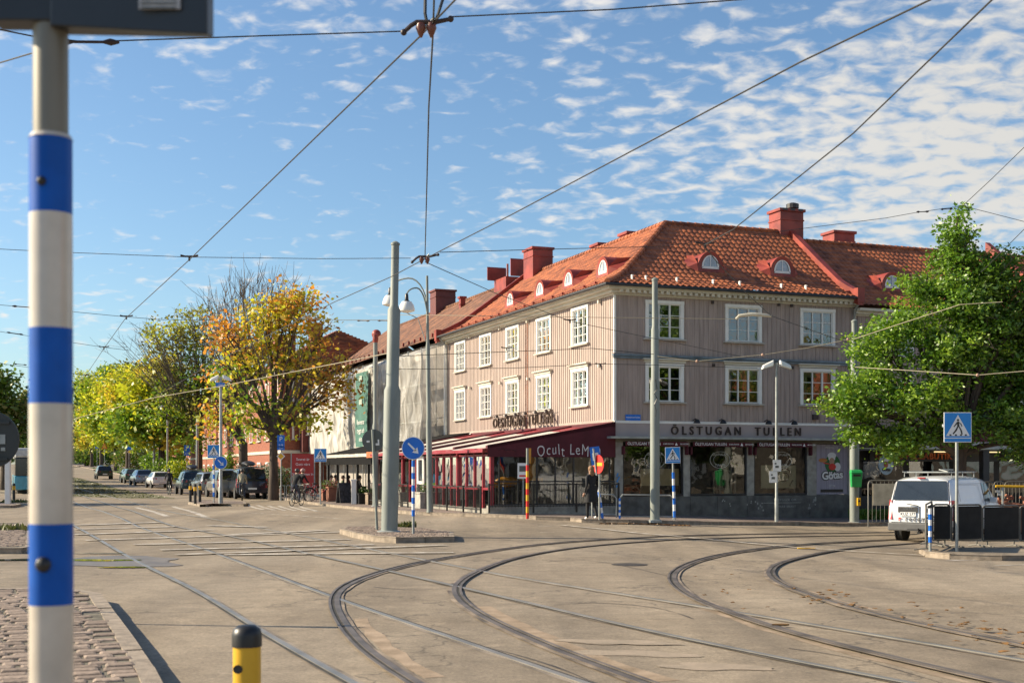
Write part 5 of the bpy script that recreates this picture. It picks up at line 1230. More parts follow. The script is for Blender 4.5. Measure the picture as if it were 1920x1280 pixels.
# twin modern lamps
def twin_lamp(px, py, topy, label, plate=False, r=.06):
    q = G(px, py, .11); t = thing('lamp_post', label, 'lamp post', q); H_ = (HOR-topy)/F*q.y+CH-q.z
    MB().lathe([(r*1.3, 0), (r*1.3, .8), (r, .85), (r*.75, H_)], n=14).build('shaft', m_galv, t, smooth=True)
    for s_ in (-1, 1):
        a = MB().tube([(0, 0, H_-.12), (s_*.22, 0, H_-.02), (s_*.3, 0, H_+.02)], .02, 6).build('arm', m_galv, t)
        mb = MB(); mb.box8([(s_*.12, -.14, H_-.12), (s_*.12, .14, H_-.12), (s_*.52, .14, H_-.24), (s_*.52, -.14, H_-.24), (s_*.10, -.10, H_+.1), (s_*.10, .10, H_+.1), (s_*.48, .10, H_-.08), (s_*.48, -.10, H_-.08)]); mb.build('lamp_head', m_white, a, bevel=.04)
    if plate: MB().bx(-.22, .22, -.12, -.1, H_-.5, H_-.3).build('plate', m_blue, t); text('1241', .13, 'lettering', m_signwhite, t, .002, face_mat((0, -.125, H_-.4), (1, 0, 0)))
    return t, H_
twin_lamp(414, 943, 706, 'slim twin-headed street lamp with a small blue plate, near the parked cars', True, .085)
t, H_ = twin_lamp(1456, 978, 680, 'slim twin-headed street lamp in front of the pub windows', False, .05)
for (x, z, lab) in ((.0, 1.75, 'upper white paper notice taped to the lamp post by the pub'), (-.13, 1.36, 'lower white paper notice taped to the lamp post by the pub')):
    n_ = thing('paper_notice', lab, 'notice', t.location+Vector((x, -.075, z)), 0, 'paper notices on the lamp post')
    MB().bx(-.14, .14, -.01, 0, 0, .4).build('sheet', m_signwhite, n_); mb = MB(); mb.bx(-.06, .06, -.014, -.0105, .12, .2); mb.bx(-.08, -.02, -.014, -.0105, .24, .3); mb.parts('print', m_grey, n_)
# -------- sign faces
m_sb_ = mat('crossing_blue', (.01, .24, .68), .35, var=.05)
def ped_face(t, s_, z, y=-.03, bluem=None):
    """square crossing sign of side s_ centred at height z, facing -y"""
    h = s_/2; mb = MB(); mb.bx(-h, h, y, y+.02, z-h*1.08, z+h*1.08); sg = mb.build('sign_plate', m_signwhite, t, bevel=.004)
    mb = MB(); mb.bx(-h*.95, h*.95, y-.004, y-.001, z-h*1.03, z+h*1.03); mb.build('field', bluem or m_sb_, sg)
    mb = MB(); mb.prism([(-h*.86, y-.006, z-h*.62), (h*.86, y-.006, z-h*.62), (0, y-.006, z+h*.9)], (0, -.002, 0)); mb.build('triangle', m_signwhite, sg)
    mb = MB(); k = h; e = (0, -.002, 0); Y = y-.010
    f = lambda pts: mb.prism([(x*k, Y, z+zz_*k) for x, zz_ in pts], e)
    f([(-.07+.09*math.cos(a*.785), .0) for a in range(0)]) if False else None
    mb.prism([((.0+.085*math.cos(a*.785))*k, Y, z+(.52+.085*math.sin(a*.785))*k) for a in range(8)], e)
    f([(-.08, .40), (.08, .42), (.10, .05), (-.05, .05)])                       # trunk
    f([(.02, .08), (.10, .08), (.28, -.22), (.34, -.50), (.24, -.50), (.17, -.22)])   # front leg
    f([(-.05, .08), (.05, .08), (-.08, -.22), (-.32, -.50), (-.40, -.46), (-.18, -.16)]) # back leg
    f([(-.08, .38), (-.02, .30), (-.22, .08), (-.28, .02), (-.32, .07), (-.26, .14)]) # arm
    f([(.04, .40), (.09, .32), (.20, .20), (.26, .05), (.31, .08), (.25, .25)])
    for x in (-.62, -.22, .14, .50): f([(x, -.60), (x+.16, -.60), (x+.12, -.50), (x-.0, -.50)])
    mb.build('pictogram', m_signblack, sg)
    mb = MB(); mb.bx(-h*.95, h*.95, y-.007, y-.0045, z-h*.80, z-h*.74); mb.build('rule', m_signwhite, sg); return sg
def striped(t, x, y, z0, z1, r, n=8, ca=None, cb=None, first=0):
    for i in range(n):
        a, b = z0+(z1-z0)*i/n, z0+(z1-z0)*(i+1)/n; MB().tube([(x, y, a), (x, y, b)], r, 14).build('stripe', (ca or m_blue) if (i+first) % 2 == 0 else (cb or m_signwhite), t, smooth=True)
# nearest crossing sign on the right island
q = G(1794, 1034, .1); t = thing('pedestrian_crossing_sign', 'largest blue crossing sign, on the post beside the black barriers', 'road sign', q, .02); k = q.y/F
MB().tube([(0, 0, -.05), (0, 0, (1034-775)*k)], .033, 12).build('post', m_galv, t, smooth=True)
ped_face(t, 52*k, (1034-801)*k, -.06)
MB().bx(.2, .32, .02, .05, (1034-828)*k, (1034-775)*k).bx(-.3, .3, .02, .04, (1034-800)*k, (1034-795)*k).build('rear_plate', m_signwhite, t)
mb = MB()
for z in ((1034-815)*k, (1034-785)*k): mb.lathe([(.045, z-.02), (.045, z+.02)], n=10)
mb.build('clamp', m_galv, t)
# crossing sign by the pub
q = G(1265, 975, .1); t = thing('pedestrian_crossing_sign', 'blue crossing sign on a blue and white post before the pub window', 'road sign', q, -.06); k = q.y/F; t.rotation_euler = (0, -.03, -.08)
MB().tube([(0, 0, 0), (0, 0, (975-840)*k)], .035, 10).build('post', m_galv, t, smooth=True); striped(t, 0, 0, .1, (975-885)*k, .048, 7); ped_face(t, 28*k, (975-853)*k, -.06, m_sb_)
# crossing signs farther left
q = G(601, 945, .11); t = thing('pedestrian_crossing_sign', 'blue crossing sign beside the red poster board and parked bicycle', 'road sign', q, .05); k = q.y/F
MB().tube([(0, 0, 0), (0, 0, (945-842)*k)], .035, 10).build('post', m_galv, t, smooth=True); ped_face(t, 23*k, (945-853)*k, -.06)
q = G(401, 942, .11); t = thing('pedestrian_crossing_sign', 'blue crossing sign left of the slim twin-headed lamp', 'road sign', q, .05); k = q.y/F
MB().tube([(0, 0, 0), (0, 0, (942-834)*k)], .035, 10).build('post', m_galv, t, smooth=True); ped_face(t, 23*k, (942-846)*k, -.06); striped(t, 0, 0, .3, (942-872)*k, .05, 7)
def arrow_sign(px, py, cy, label, dpx, stripes=True, h=.13, lean=0, lift=0):
    q = G(px, py, h); t = thing('keep_right_sign', label, 'road sign', q, 0); k = q.y/F; r = dpx/2*k; z = (py-cy)*k
    if stripes: MB().tube([(0, 0, 0), (0, 0, z+.1)], .035, 10).build('post', m_galv, t, smooth=True); striped(t, 0, 0, (1000-966)*k, z-r-.02, .042, 9, first=0)
    mb = MB(); X = Matrix.Rotation(R(90), 3, 'X'); mb.lathe([(r, 0), (r, .02)], (0, -.04, z), 40, X); d = mb.build('sign_plate', m_signwhite, t)
    MB().lathe([(r*.94, .001), (r*.94, .006)], (0, -.06, z), 40, X).build('field', m_blue, d)
    mb = MB(); Y = -.069; a = R(-45); ca, sa = math.cos(a), math.sin(a); pt = lambda x, zz_: ((x*ca-zz_*sa)*r, Y, z+(x*sa+zz_*ca)*r)
    mb.prism([pt(-.62, -.07), pt(.3, -.09), pt(.3, .09), pt(-.62, .07)], (0, -.003, 0)); mb.prism([pt(.2, -.32), pt(.66, 0), pt(.2, .32)], (0, -.003, 0)); mb.build('arrow', m_signwhite, d)
    return t
arrow_sign(775, 1001, 840, 'blue arrow sign on a striped post on the island', 43)
t = arrow_sign(416, 943, 867, 'blue arrow sign in front of the parked cars, on the slim twin lamp', 24, False, .11); t.location.y -= .2; t.location.z = G(416, 943, .11).z
MB().bx(-.05, .05, -.03, .1, (943-870)*G(416, 943).y/F, (943-864)*G(416, 943).y/F).build('bracket', m_galv, t)
# round sign seen from behind on the island
q = G(707, 993, .13); k = q.y/F; t = thing('round_sign_from_behind', 'dark grey back of a round sign on a leaning post beside the thick pole', 'road sign', q); t.rotation_euler = (0, -.045, 0)
MB().tube([(0, 0, 0), (0, 0, (993-805)*k)], .036, 10).build('post', m_pole, t, smooth=True); r = 21*k; z = (993-825)*k
MB().lathe([(r, 0), (r, .03)], (0, .08, z), 40, Matrix.Rotation(R(90), 3, 'X')).build('sign_plate', m_grey, t)
mb = MB(); mb.bx(-.18, -.10, .04, .048, z-.05, z+.0); mb.bx(.06, .16, .04, .048, z-.14, z-.08); mb.bx(.12, .16, .04, .048, z-.08, z+.02); mb.parts('sticker', m_signwhite, t)
# round sign back at far left, near
k = 14.8/F; q = GD(-16, 14.8, 0); t = thing('round_sign_from_behind', 'big dark back of a round sign cut by the left picture edge', 'road sign', q); z = CH+(HOR-824)*k-q.z; r = 53*k
MB().lathe([(r, 0), (r, .02)], (0, 0, z), 44, Matrix.Rotation(R(90), 3, 'X')).build('sign_plate', mat('sign_back_dark', (.03, .035, .035), .5), t)
mb = MB(); mb.bx(.09, .17, -.03, -.022, z-.05, z+.06); mb.bx(.12, .17, -.03, -.022, z-.13, z-.09); mb.parts('sticker', m_galv, t)
mb = MB(); mb.bx(-.22, .22, -.045, -.022, z+.18, z+.21); mb.bx(-.2, .2, -.045, -.022, z-.24, z-.21); mb.parts('rib', MATS['sign_back_dark'], t)
MB().tube([(0, -.05, 0), (0, -.05, z+.3)], .03, 10).build('post', m_galv, t, smooth=True)
# foreground striped pole with the dark display box
t = thing('striped_sign_pole', 'blurred blue and white striped pole in the foreground carrying a dark box', 'sign post', GD(97, 3.3)); t.rotation_euler = (0, -.001, 0); k = 3.3/F
zp = lambda py: CH+(HOR-py)*k
MB().lathe([(.044, 0), (.044, zp(-30))], n=32).build('post', mat('warm_steel', (.20, .185, .15), .45, metal=.3, var=.05), t, smooth=True)
m_slb = mat('sleeve_blue', (.0, .085, .42), .5, spec=.2, var=.10, scale=12, detail=8, coat=.1); m_slw = mat('sleeve_white', (.58, .52, .445), .25, var=.09, scale=9, detail=8, coat=.4)
edges = [260, 402, 616, 757, 981, 1132, 1330, 1480, 1650, 1800, 1950]
for i in range(len(edges)-1):
    MB().lathe([(.0535+.0006*i/2, zp(edges[i+1])), (.0535+.0006*i/2, zp(edges[i]))], n=36).build('stripe', m_slb if i % 2 == 0 else m_slw, t, smooth=True)
MB().lathe([(.055, zp(262)), (.05, zp(254)), (.044, zp(253))], n=36).build('sleeve_rim', m_slw, t, smooth=True)
MB().ball((0-.004, -.054, zp(348)), .012).ball((0, -.056, zp(1055)), .02).parts('bolt', m_signblack, t)
bx_ = thing('display_box', 'dark flat box with a small white notice on top of the striped pole', 'display', t.location+Vector((0, .0, zp(35))), 0)
mb = MB(); x0, x1 = 12*k, 309*k; mb.box8([(x0, -.06, (-44+20)*k*-1-.09), (x1, -.10, -.085+.0), (x1, -.03, -.085), (x0, .03, -.04), (x0, -.06, .14), (x1, -.10, .14), (x1, -.03, .14), (x0, .03, .14)])
mb.v[0] = (x0, -.06, -(48-20)*k); mb.v[3] = (x0, .03, -(44-20)*k); mb.v[1] = (x1, -.10, -(75-20)*k); mb.v[2] = (x1, -.03, -(64-20)*k)
m_dbox = mat('box_dark', (.02, .024, .03), .4, var=.1); mb.build('case', m_dbox, bx_, bevel=.004)
MB().bx(-.14, 0.02, -.05, .03, -.012-.01, .14).build('side_case', m_dbox, bx_, bevel=.004)
mb = MB(); mb.bx(184*k, 260*k, -.102, -.0965, -.012, .06); nb = mb.build('notice', mat('notice_grey', (.35, .35, .36), .5, var=.2, scale=40), bx_); 
mb = MB(); 
for z in (-.012, .0, .012, .024): mb.bx(190*k, 252*k, -.104, -.1025, z, z+.004)
mb.build('print', m_grey, nb)
# striped yellow bollard in front
q = GD(463, 6.2); t = thing('bollard', 'blurred yellow bollard with a black rounded cap, in the foreground', 'bollard', q); k = 6.2/F; hz = CH-(1170-HOR)*k-q.z
MB().lathe([(.067, 0), (.067, hz-.10)], n=28).build('body', mat('bollard_yellow', (.62, .36, .02), .4, var=.1), t, smooth=True)
MB().lathe([(.072, hz-.105), (.072, hz-.05), (.064, hz-.02), (.04, hz-.004), (.01, hz)], n=28).build('cap', m_blackpaint, t, smooth=True)
mb = MB(); z0 = CH-(1250-HOR)*k-q.z; mb.prism([(-.030+.024*math.cos(a*.7), -.068+abs(math.cos(a*.7)-.3)*.004, z0+.022*math.sin(a*.7)) for a in range(9)], (0, -.003, 0)); mb.build('sticker', m_signblack, t)
# other bollards
def bollard(label, px, py, h=.95, r=.07):
    q = G(px, py, .1); t = thing('bollard', label, 'bollard', q, 0, 'yellow and black bollards by the far island'); MB().lathe([(r, 0), (r, h*.68)], n=14).build('body', m_signblack, t, smooth=True)
    MB().lathe([(r*1.15, h*.66), (r*1.15, h*.86)], n=14).build('band', m_yellow, t, smooth=True); MB().lathe([(r, h*.86), (r*.9, h), (.01, h*1.02)], n=14).build('cap', m_signblack, t, smooth=True)
bollard('leftmost of three black bollards with yellow bands before the parked cars', 357, 941); bollard('middle of three black bollards with yellow bands before the parked cars', 366, 944); bollard('rightmost of three black bollards with yellow bands before the parked cars', 375, 941)
bollard('yellow topped bollard far left behind the striped pole', 26*1.0, 941)
# no entry sign and its leaning blue sign
q = G(1124, 974, .1); t = thing('no_entry_sign', 'red no-entry sign turned nearly edge-on beside the walking person', 'road sign', q, R(-58)); k = q.y/F; z = (974-870)*k
MB().tube([(0, 0, 0), (0, 0, z+.1)], .03, 10).build('post', m_galv, t, smooth=True); X = Matrix.Rotation(R(90), 3, 'X')
d = MB().lathe([(.31, 0), (.31, .02)], (0, -.04, z), 32, X).build('sign_plate', m_signred, t); MB().bx(-.24, .24, -.07, -.062, z-.055, z+.055).build('bar', m_yellow, d)
q = G(1130, 974, .1); t = thing('blue_side_sign', 'narrow blue sign on a leaning blue and white post behind the no-entry sign', 'road sign', q); t.rotation_euler = (0, -.13, 0)
MB().tube([(0, .0, 0), (0, .0, 2.35)], .03, 10).build('post', m_galv, t, smooth=True); striped(t, 0, 0, .05, 1.1, .045, 6); MB().bx(-.12, .2, .05, .07, 1.8, 2.4).build('sign_plate', m_blue, t); MB().bx(-.06, .14, .04, .049, 1.95, 2.2).build('pictogram', m_signwhite, t)
# red and yellow marker post with notice
q = G(989, 972, .11); t = thing('marker_post', 'red and yellow striped thin post in front of the veranda', 'post', q); striped(t, 0, 0, 0, 1.75, .05, 9, m_signred, m_yellow); MB().tube([(0, 0, 1.75), (0, 0, 2.3)], .045, 10).build('post_top', m_pole, t, smooth=True)
MB().bx(.04, .12, -.02, .02, 1.8, 2.3).build('reflector', mat('amber', (.5, .22, .02), .4), t)
q = G(982, 958, .11); t = thing('notice_sign', 'small white notice on a thin post beside the red and yellow post', 'sign', GD(981, 45.2, .11)); MB().tube([(0, 0, 0), (0, 0, 1.3)], .025, 8).build('post', m_galv, t); d = MB().bx(-.2, .2, -.04, -.02, 1.25, 1.8).build('sign_plate', m_signwhite, t); MB().bx(-.14, .14, -.046, -.041, 1.5, 1.7).build('pictogram', m_grey, d); MB().bx(-.14, .14, -.046, -.041, 1.32, 1.38).build('print', m_signred, d)
# railings
def railing(label, pa, pb, hgt=1.0, legs=2, stripe=True):
    a, b = pa, pb; t = thing('kerb_railing', label, 'railing', a); L = (b-a); n = legs
    e = [Vector((0, 0, 0)), Vector((0, 0, hgt-.12)), Vector((0, 0, hgt))+L.normalized()*.12, L-L.normalized()*.12+Vector((0, 0, hgt)), L+Vector((0, 0, hgt-.12)), L]
    MB().tube(e, .024, 8).build('rail', m_galv, t, smooth=True); MB().tube([Vector((0, 0, .1)), L+Vector((0, 0, .1))], .02, 6).build('lower_rail', m_galv, t)
    if stripe: striped(t, 0, 0, .05, hgt-.12, .034, 7)
    return t
railing('metal railing with a blue and white striped leg beside the person', G(1162, 974, .11), G(1262, 974, .11), .82)
railing('plain metal railing right of the striped railing, before the pole', G(1110, 969, .11), G(1156, 970, .11), .78, stripe=False)
# parking signs, priority sign, red board, warning sign
def plate_sign(name, label, cat, px, py, plates, pr=.035, h=.11, d=None):
    q = G(px, py, h) if d is None else GD(px, d, h); k = q.y/F; t = thing(name, label, cat, q); zt = (py-plates[0][1])*k+.25
    MB().tube([(0, 0, 0), (0, 0, zt)], pr, 10).build('post', m_galv, t, smooth=True)
    for kind, cy, w, hh in plates:
        z = (py-cy)*k; w_, h_ = w*k/2, hh*k/2
        if kind == 'diamond':
            e = (0, -.02, 0); mb = MB(); mb.prism([(0, -.05, z-h_), (w_, -.05, z), (0, -.05, z+h_), (-w_, -.05, z)], e); d_ = mb.build('sign_plate', m_signwhite, t); mb = MB(); mb.prism([(0, -.073, z-h_*.75), (w_*.75, -.073, z), (0, -.073, z+h_*.75), (-w_*.75, -.073, z)], (0, -.004, 0)); mb.build('field', m_yellow, d_)
        elif kind == 'tri':
            mb = MB(); mb.prism([(-w_, -.05, z-h_), (w_, -.05, z-h_), (0, -.05, z+h_)], (0, -.02, 0)); d_ = mb.build('sign_plate', m_signred, t); mb = MB(); mb.prism([(-w_*.7, -.073, z-h_*.8), (w_*.7, -.073, z-h_*.8), (0, -.073, z+h_*.6)], (0, -.004, 0)); mb.build('field', m_yellow, d_)
        else:
            d_ = MB().bx(-w_, w_, -.06, -.04, z-h_, z+h_).build('sign_plate', m_blue, t)
            if kind == 'P': text('P', h_*1.6, 'lettering', m_signwhite, d_, .003, face_mat((0, -.065, z), (1, 0, 0)))
            elif kind: text(kind, h_*1.1, 'lettering', m_signwhite, d_, .003, face_mat((0, -.065, z), (1, 0, 0)))
    return t
plate_sign('parking_sign', 'blue parking sign above a yellow diamond, left of the red poster board', 'road sign', 527, 938, [('P', 823, 14, 15), ('6-18', 834, 14, 8), ('2 tim', 840, 14, 7), ('diamond', 855, 16, 16)])
plate_sign('parking_sign', 'blue parking sign above a small yellow diamond, by the tree trunks', 'road sign', 351, 925, [('P', 856, 11, 12), ('8-18', 866, 11, 7), ('diamond', 877, 11, 11)], d=125)
plate_sign('warning_sign', 'small orange triangular warning sign far up the street', 'road sign', 196, 902, [('tri', 854, 11, 11)], d=230)
plate_sign('direction_sign', 'small blue and yellow sign on a pole between the distant trunks', 'road sign', 242, 905, [('', 855, 8, 8), ('diamond', 863, 7, 7)], d=195)
plate_sign('stop_sign_post', 'small teal sign beside the dark car far up the street', 'road sign', 182, 900, [('', 857, 7, 6)], d=255)
t = thing('poster_board', 'tall red advertising board with white text, left of the crossing sign', 'billboard', GD(568, 70, .11), .05); k = 70/F
d = MB().bx(-.62, .62, -.04, .04, .35, 2.5).build('board', mat('poster_red', (.42, .035, .03), .5, var=.1), t); MB().bx(-.66, -.6, -.05, .05, 0, 2.55).bx(.6, .66, -.05, .05, 0, 2.55).build('frame', m_galv, t)
for i, s_ in enumerate(('Svaret är', 'Gott nära', 'dig', 'Välkommen in')): text(s_, .2, 'lettering', m_signwhite, d, .003, face_mat((0, -.045, 2.2-.27*i), (1, 0, 0)))
# plain street poles in the distance
def far_pole(label, px, py, topy, d, r=.09, lamp=False):
    q = GD(px, d, .1); H_ = (HOR-topy)/F*d+CH-q.z; t = thing('street_pole', label, 'pole', q, 0, 'distant street poles'); MB().lathe([(r, 0), (r*.7, H_)], n=10).build('shaft', m_galv, t, smooth=True)
    if lamp: MB().tube([(0, 0, H_), (-.6, 0, H_+.15)], .03, 6).build('arm', m_galv, t); MB().ball((-.7, 0, H_+.1), (.35, .25, .18)).build('lamp_head', m_white, t, smooth=True)
    return t
far_pole('galvanised pole behind the blue arrow sign and parked cars', 370, 0, 785, 112, .15); far_pole('pale pole rising between the parked silver and white cars', 289, 0, 790, 150, .17)
far_pole('pale pole between the green car and the dark car', 240, 0, 800, 200, .15); far_pole('street lamp with a round white head among the autumn crowns', 314, 0, 764, 140, .12, True)
t = thing('white_post', 'plain white post far left beside the round sign', 'post', G(15, 948)); MB().bx(-.12, .12, -.1, .1, 0, 2.6).build('post', m_white, t, bevel=.01)

# ================================================================== barriers on the right
m_bmesh = mat('barrier_board', (.016, .015, .014), .8, var=.3); m_bframe = mat('barrier_frame', (.16, .15, .13), .5, metal=.4)
def barrier(label, pa, pb, h=1.02, z0=.17):
    t = thing('crowd_barrier', label, 'barrier', pa, 0, 'black board barriers on the right island'); L = pb-pa; L.z = 0; l = L.length; t.rotation_euler.z = math.atan2(L.y, L.x); dzb = pb.z-pa.z
    rr = .08; hh = h
    pts = [(0, 0, z0), (0, 0, hh-rr), (rr*.3, 0, hh-rr*.3), (rr, 0, hh), (l-rr, 0, hh), (l-rr*.3, 0, hh-rr*.3), (l, 0, hh-rr), (l, 0, z0), (0, 0, z0)]
    MB().tube(pts, .022, 8).build('frame', m_bframe, t, smooth=True)
    n = 12; mb = MB()
    for i in range(n):
        a, b = .02+(l-.04)*i/n, .02+(l-.04)*(i+1)/n; ya, yb = -.03-.02*math.sin(math.pi*i/n), -.03-.02*math.sin(math.pi*(i+1)/n)
        mb.face([(a, ya, z0+.02), (b, yb, z0+.02), (b, yb, hh-.03), (a, ya, hh-.03)])
    for z in (hh*.35, hh*.7): mb.bx(.02, l-.02, -.02, .0, z-.012, z+.012)
    mb.build('board', m_bmesh, t, fix=False)
    for x in (.14, l-.14):
        mb = MB(); mb.tube([(x, 0, z0), (x, 0, 0.03)], .02, 6); mb.tube([(x, -.25, .02), (x, -.02, .05), (x, .02, .05), (x, .25, .02)], .018, 6); mb.build('foot', m_bframe, t)
def Gd(px, d, h=.1): return GD(px, d, h)
bpts = [Gd(1735, 28.6), Gd(1753, 29.6), Gd(1783, 29.9), Gd(1839, 30.4), Gd(1909, 30.9), Gd(1985, 31.3)]
bpts = [Gd(1736, 27.5), Gd(1747, 30.0), Gd(1783, 30.1), Gd(1841, 30.5), Gd(1911, 30.9), Gd(1990, 31.2)]
for i, lab in enumerate(('short black barrier seen nearly edge-on at the left end of the row', 'black barrier directly behind the van corner, second of the row', 'black barrier behind the large crossing sign post', 'wide black barrier just right of the crossing sign', 'black barrier cut by the right picture edge')):
    a, b = bpts[i].copy(), bpts[i+1].copy(); dd = (b-a).normalized()*.02; barrier(lab, a+dd, b-dd, 1.0)
q = G(1744, 1034, .1); t = thing('striped_marker_post', 'blue and white striped marker post at the left end of the black barriers', 'post', q); MB().tube([(0, 0, 0), (0, 0, .25)], .03, 8).build('post', m_galv, t); striped(t, 0, 0, .2, .92, .036, 6)
# steel fences in front of the pizzeria
m_thin = mat('thin_galv', (.17, .165, .15), .5, metal=.4)
def fence(label, pa, pb, h=1.15):
    t = thing('steel_fence', label, 'fence', pa, 0, 'steel crowd fences by the pizzeria'); L = pb-pa; l = math.hypot(L.x, L.y); t.rotation_euler.z = math.atan2(L.y, L.x)
    rr = .12; pts = [(0, 0, .05), (0, 0, h-rr), (rr*.3, 0, h-rr*.3), (rr, 0, h), (l-rr, 0, h), (l-rr*.3, 0, h-rr*.3), (l, 0, h-rr), (l, 0, .05)]
    MB().tube(pts, .022, 7).build('frame', m_thin, t, smooth=True); mb = MB(); mb.tube([(0, 0, .2), (l, 0, .2)], .018, 6)
    for i in range(1, int(l/.13)): x = l*i/int(l/.13); mb.tube([(x, 0, .2), (x, 0, h-.01)], .008, 5, False)
    mb.build('bars', m_thin, t)
for i, (a, b, h) in enumerate(((1560, 1561, 0), (1628, 1712, 1.55), (1714, 1788, 1.62), (1790, 1862, 1.5), (1864, 1882, 1.5), (1884, 1960, 1.5))):
    if h: fence(['steel fence panel left of the pole with the green bin, before the plinth', 'steel fence panel with a paper banner right of the green bin', 'steel fence panel behind the roof of the white van', 'steel fence panel right behind the large crossing sign', 'narrow steel fence panel with small white tags', 'steel fence panel at the right picture edge'][i], GD(a, 41+i*.3, .1), GD(b, 41.2+i*.3, .1), h)
o = MB().bx(0, 1.0, -.05, -.03, .75, 1.45).build('cream_banner', mat('dirty_cream', (.42, .37, .27), .8, var=.2), None); o.location = GD(1636, 41.2, .1); tag(o, 'cream banner tied to the steel fence left of the van', 'banner')
for (x, z) in ((1870, .9), (1874, .8)):
    o = MB().bx(-.08, .08, -.06, -.04, z, z+.08).build('fence_tag', m_signwhite); o.location = GD(x, 42.1, .35); tag(o, 'small white tag on the narrow fence panel at right', 'tag', 'white tags on the fence')
# wooden picket fence under the pizzeria
mb = MB()
for i in range(60): a = BW+.4+i*.16; mb.fb(TR, a, a+.09, 2.4, 2.44, -.3, .85)
mb.fb(TR, BW+.4, BW+10, 2.36, 2.40, .1, .18); mb.fb(TR, BW+.4, BW+10, 2.36, 2.40, .6, .68); put('picket_fence', 'dark picket fence in front of the pizzeria', 'fence', mb, mat('dark_wood', (.05, .035, .025), .8))
# terracotta rubble, yellow rail and parasol table right behind the barriers
t = thing('yellow_handrail', 'yellow handrail above stacked bricks behind the van', 'handrail', GD(1880, 37, .1)); MB().tube([(-.2, 0, 1.42), (1.2, 0, 1.40)], .035, 8).build('rail', m_yellow, t); mb = MB(); mb.tube([(0, 0, 0), (0, 0, 1.42)], .03, 6); mb.tube([(1, 0, 0), (1, 0, 1.40)], .03, 6); mb.parts('post', m_galv, t)
rr = random.Random(5); mb = MB()
for i in range(70): mb.box((rr.uniform(-1.0, 1.6), rr.uniform(-.5, .5), .25+rr.random()*.9*(1-abs(rr.uniform(-1, 1))*.3)), (.25, .12, .07), Matrix.Rotation(rr.uniform(-.6, .6), 3, rr.choice('XYZ')))
mb.bx(-1.0, 1.6, -.4, .4, 0, .8); o = mb.build('brick_stack', mat('loose_brick', (.24, .10, .06), .85, var=.3), None); o.location = GD(1890, 38, .1); tag(o, 'pile of reddish bricks behind the van and barriers', 'bricks')
# ================================================================== vehicles
m_tyre = mat('tyre', (.018, .018, .018), .85); m_rim = mat('rim', (.35, .35, .36), .35, metal=.7); m_tail = mat('tail_light', (.42, .02, .02), .2, var=.15, coat=.6); m_plas = mat('dark_plastic', (.035, .035, .037), .6)
def paint(n, c, met=.0): return mat('paint_'+n, c, .28, metal=met, var=.03, coat=.8)
STY = {
 'van': (4.4, [(0, .36, 1.0, 1.0, .86, .86, .82), (.04, .34, 1.02, 1.1, .88, .88, .84), (.17, .33, 1.06, 1.74, .89, .89, .74), (.5, .33, 1.07, 1.80, .895, .895, .74), (2.2, .33, 1.08, 1.82, .895, .895, .73), (2.9, .33, 1.06, 1.74, .895, .88, .70), (3.6, .33, 1.03, 1.18, .89, .84, .74), (4.15, .33, .92, 1.0, .86, .80, .66), (4.4, .36, .6, .68, .72, .68, .5)]),
 'hatch': (4.3, [(0, .36, .85, .85, .80, .80, .72), (.06, .34, .92, .98, .86, .84, .76), (.55, .33, .95, 1.40, .88, .87, .60), (1.0, .33, .94, 1.46, .89, .88, .60), (2.1, .33, .93, 1.47, .89, .88, .60), (2.7, .33, .93, 1.36, .89, .88, .58), (3.25, .33, .90, .98, .88, .84, .70), (4.0, .33, .75, .82, .84, .78, .62), (4.3, .36, .5, .55, .7, .66, .5)]),
 'suv': (4.6, [(0, .42, 1.0, 1.0, .84, .84, .76), (.06, .40, 1.03, 1.10, .90, .88, .80), (.38, .40, 1.06, 1.60, .92, .91, .66), (.9, .40, 1.06, 1.68, .93, .92, .66), (2.4, .40, 1.04, 1.68, .93, .92, .66), (3.0, .40, 1.02, 1.52, .93, .92, .62), (3.5, .40, 1.0, 1.10, .92, .88, .76), (4.3, .40, .88, .96, .88, .82, .66), (4.6, .45, .6, .66, .74, .7, .5)]),
 'mpv': (4.9, [(0, .38, 1.05, 1.05, .88, .88, .84), (.05, .36, 1.08, 1.16, .93, .92, .86), (.25, .36, 1.10, 1.84, .94, .93, .76), (.7, .36, 1.10, 1.90, .95, .94, .76), (3.0, .36, 1.08, 1.88, .95, .94, .74), (3.5, .36, 1.06, 1.70, .95, .93, .70), (4.1, .36, 1.02, 1.12, .93, .88, .76), (4.7, .38, .85, .93, .88, .80, .62), (4.9, .42, .6, .68, .74, .7, .5)]),
}
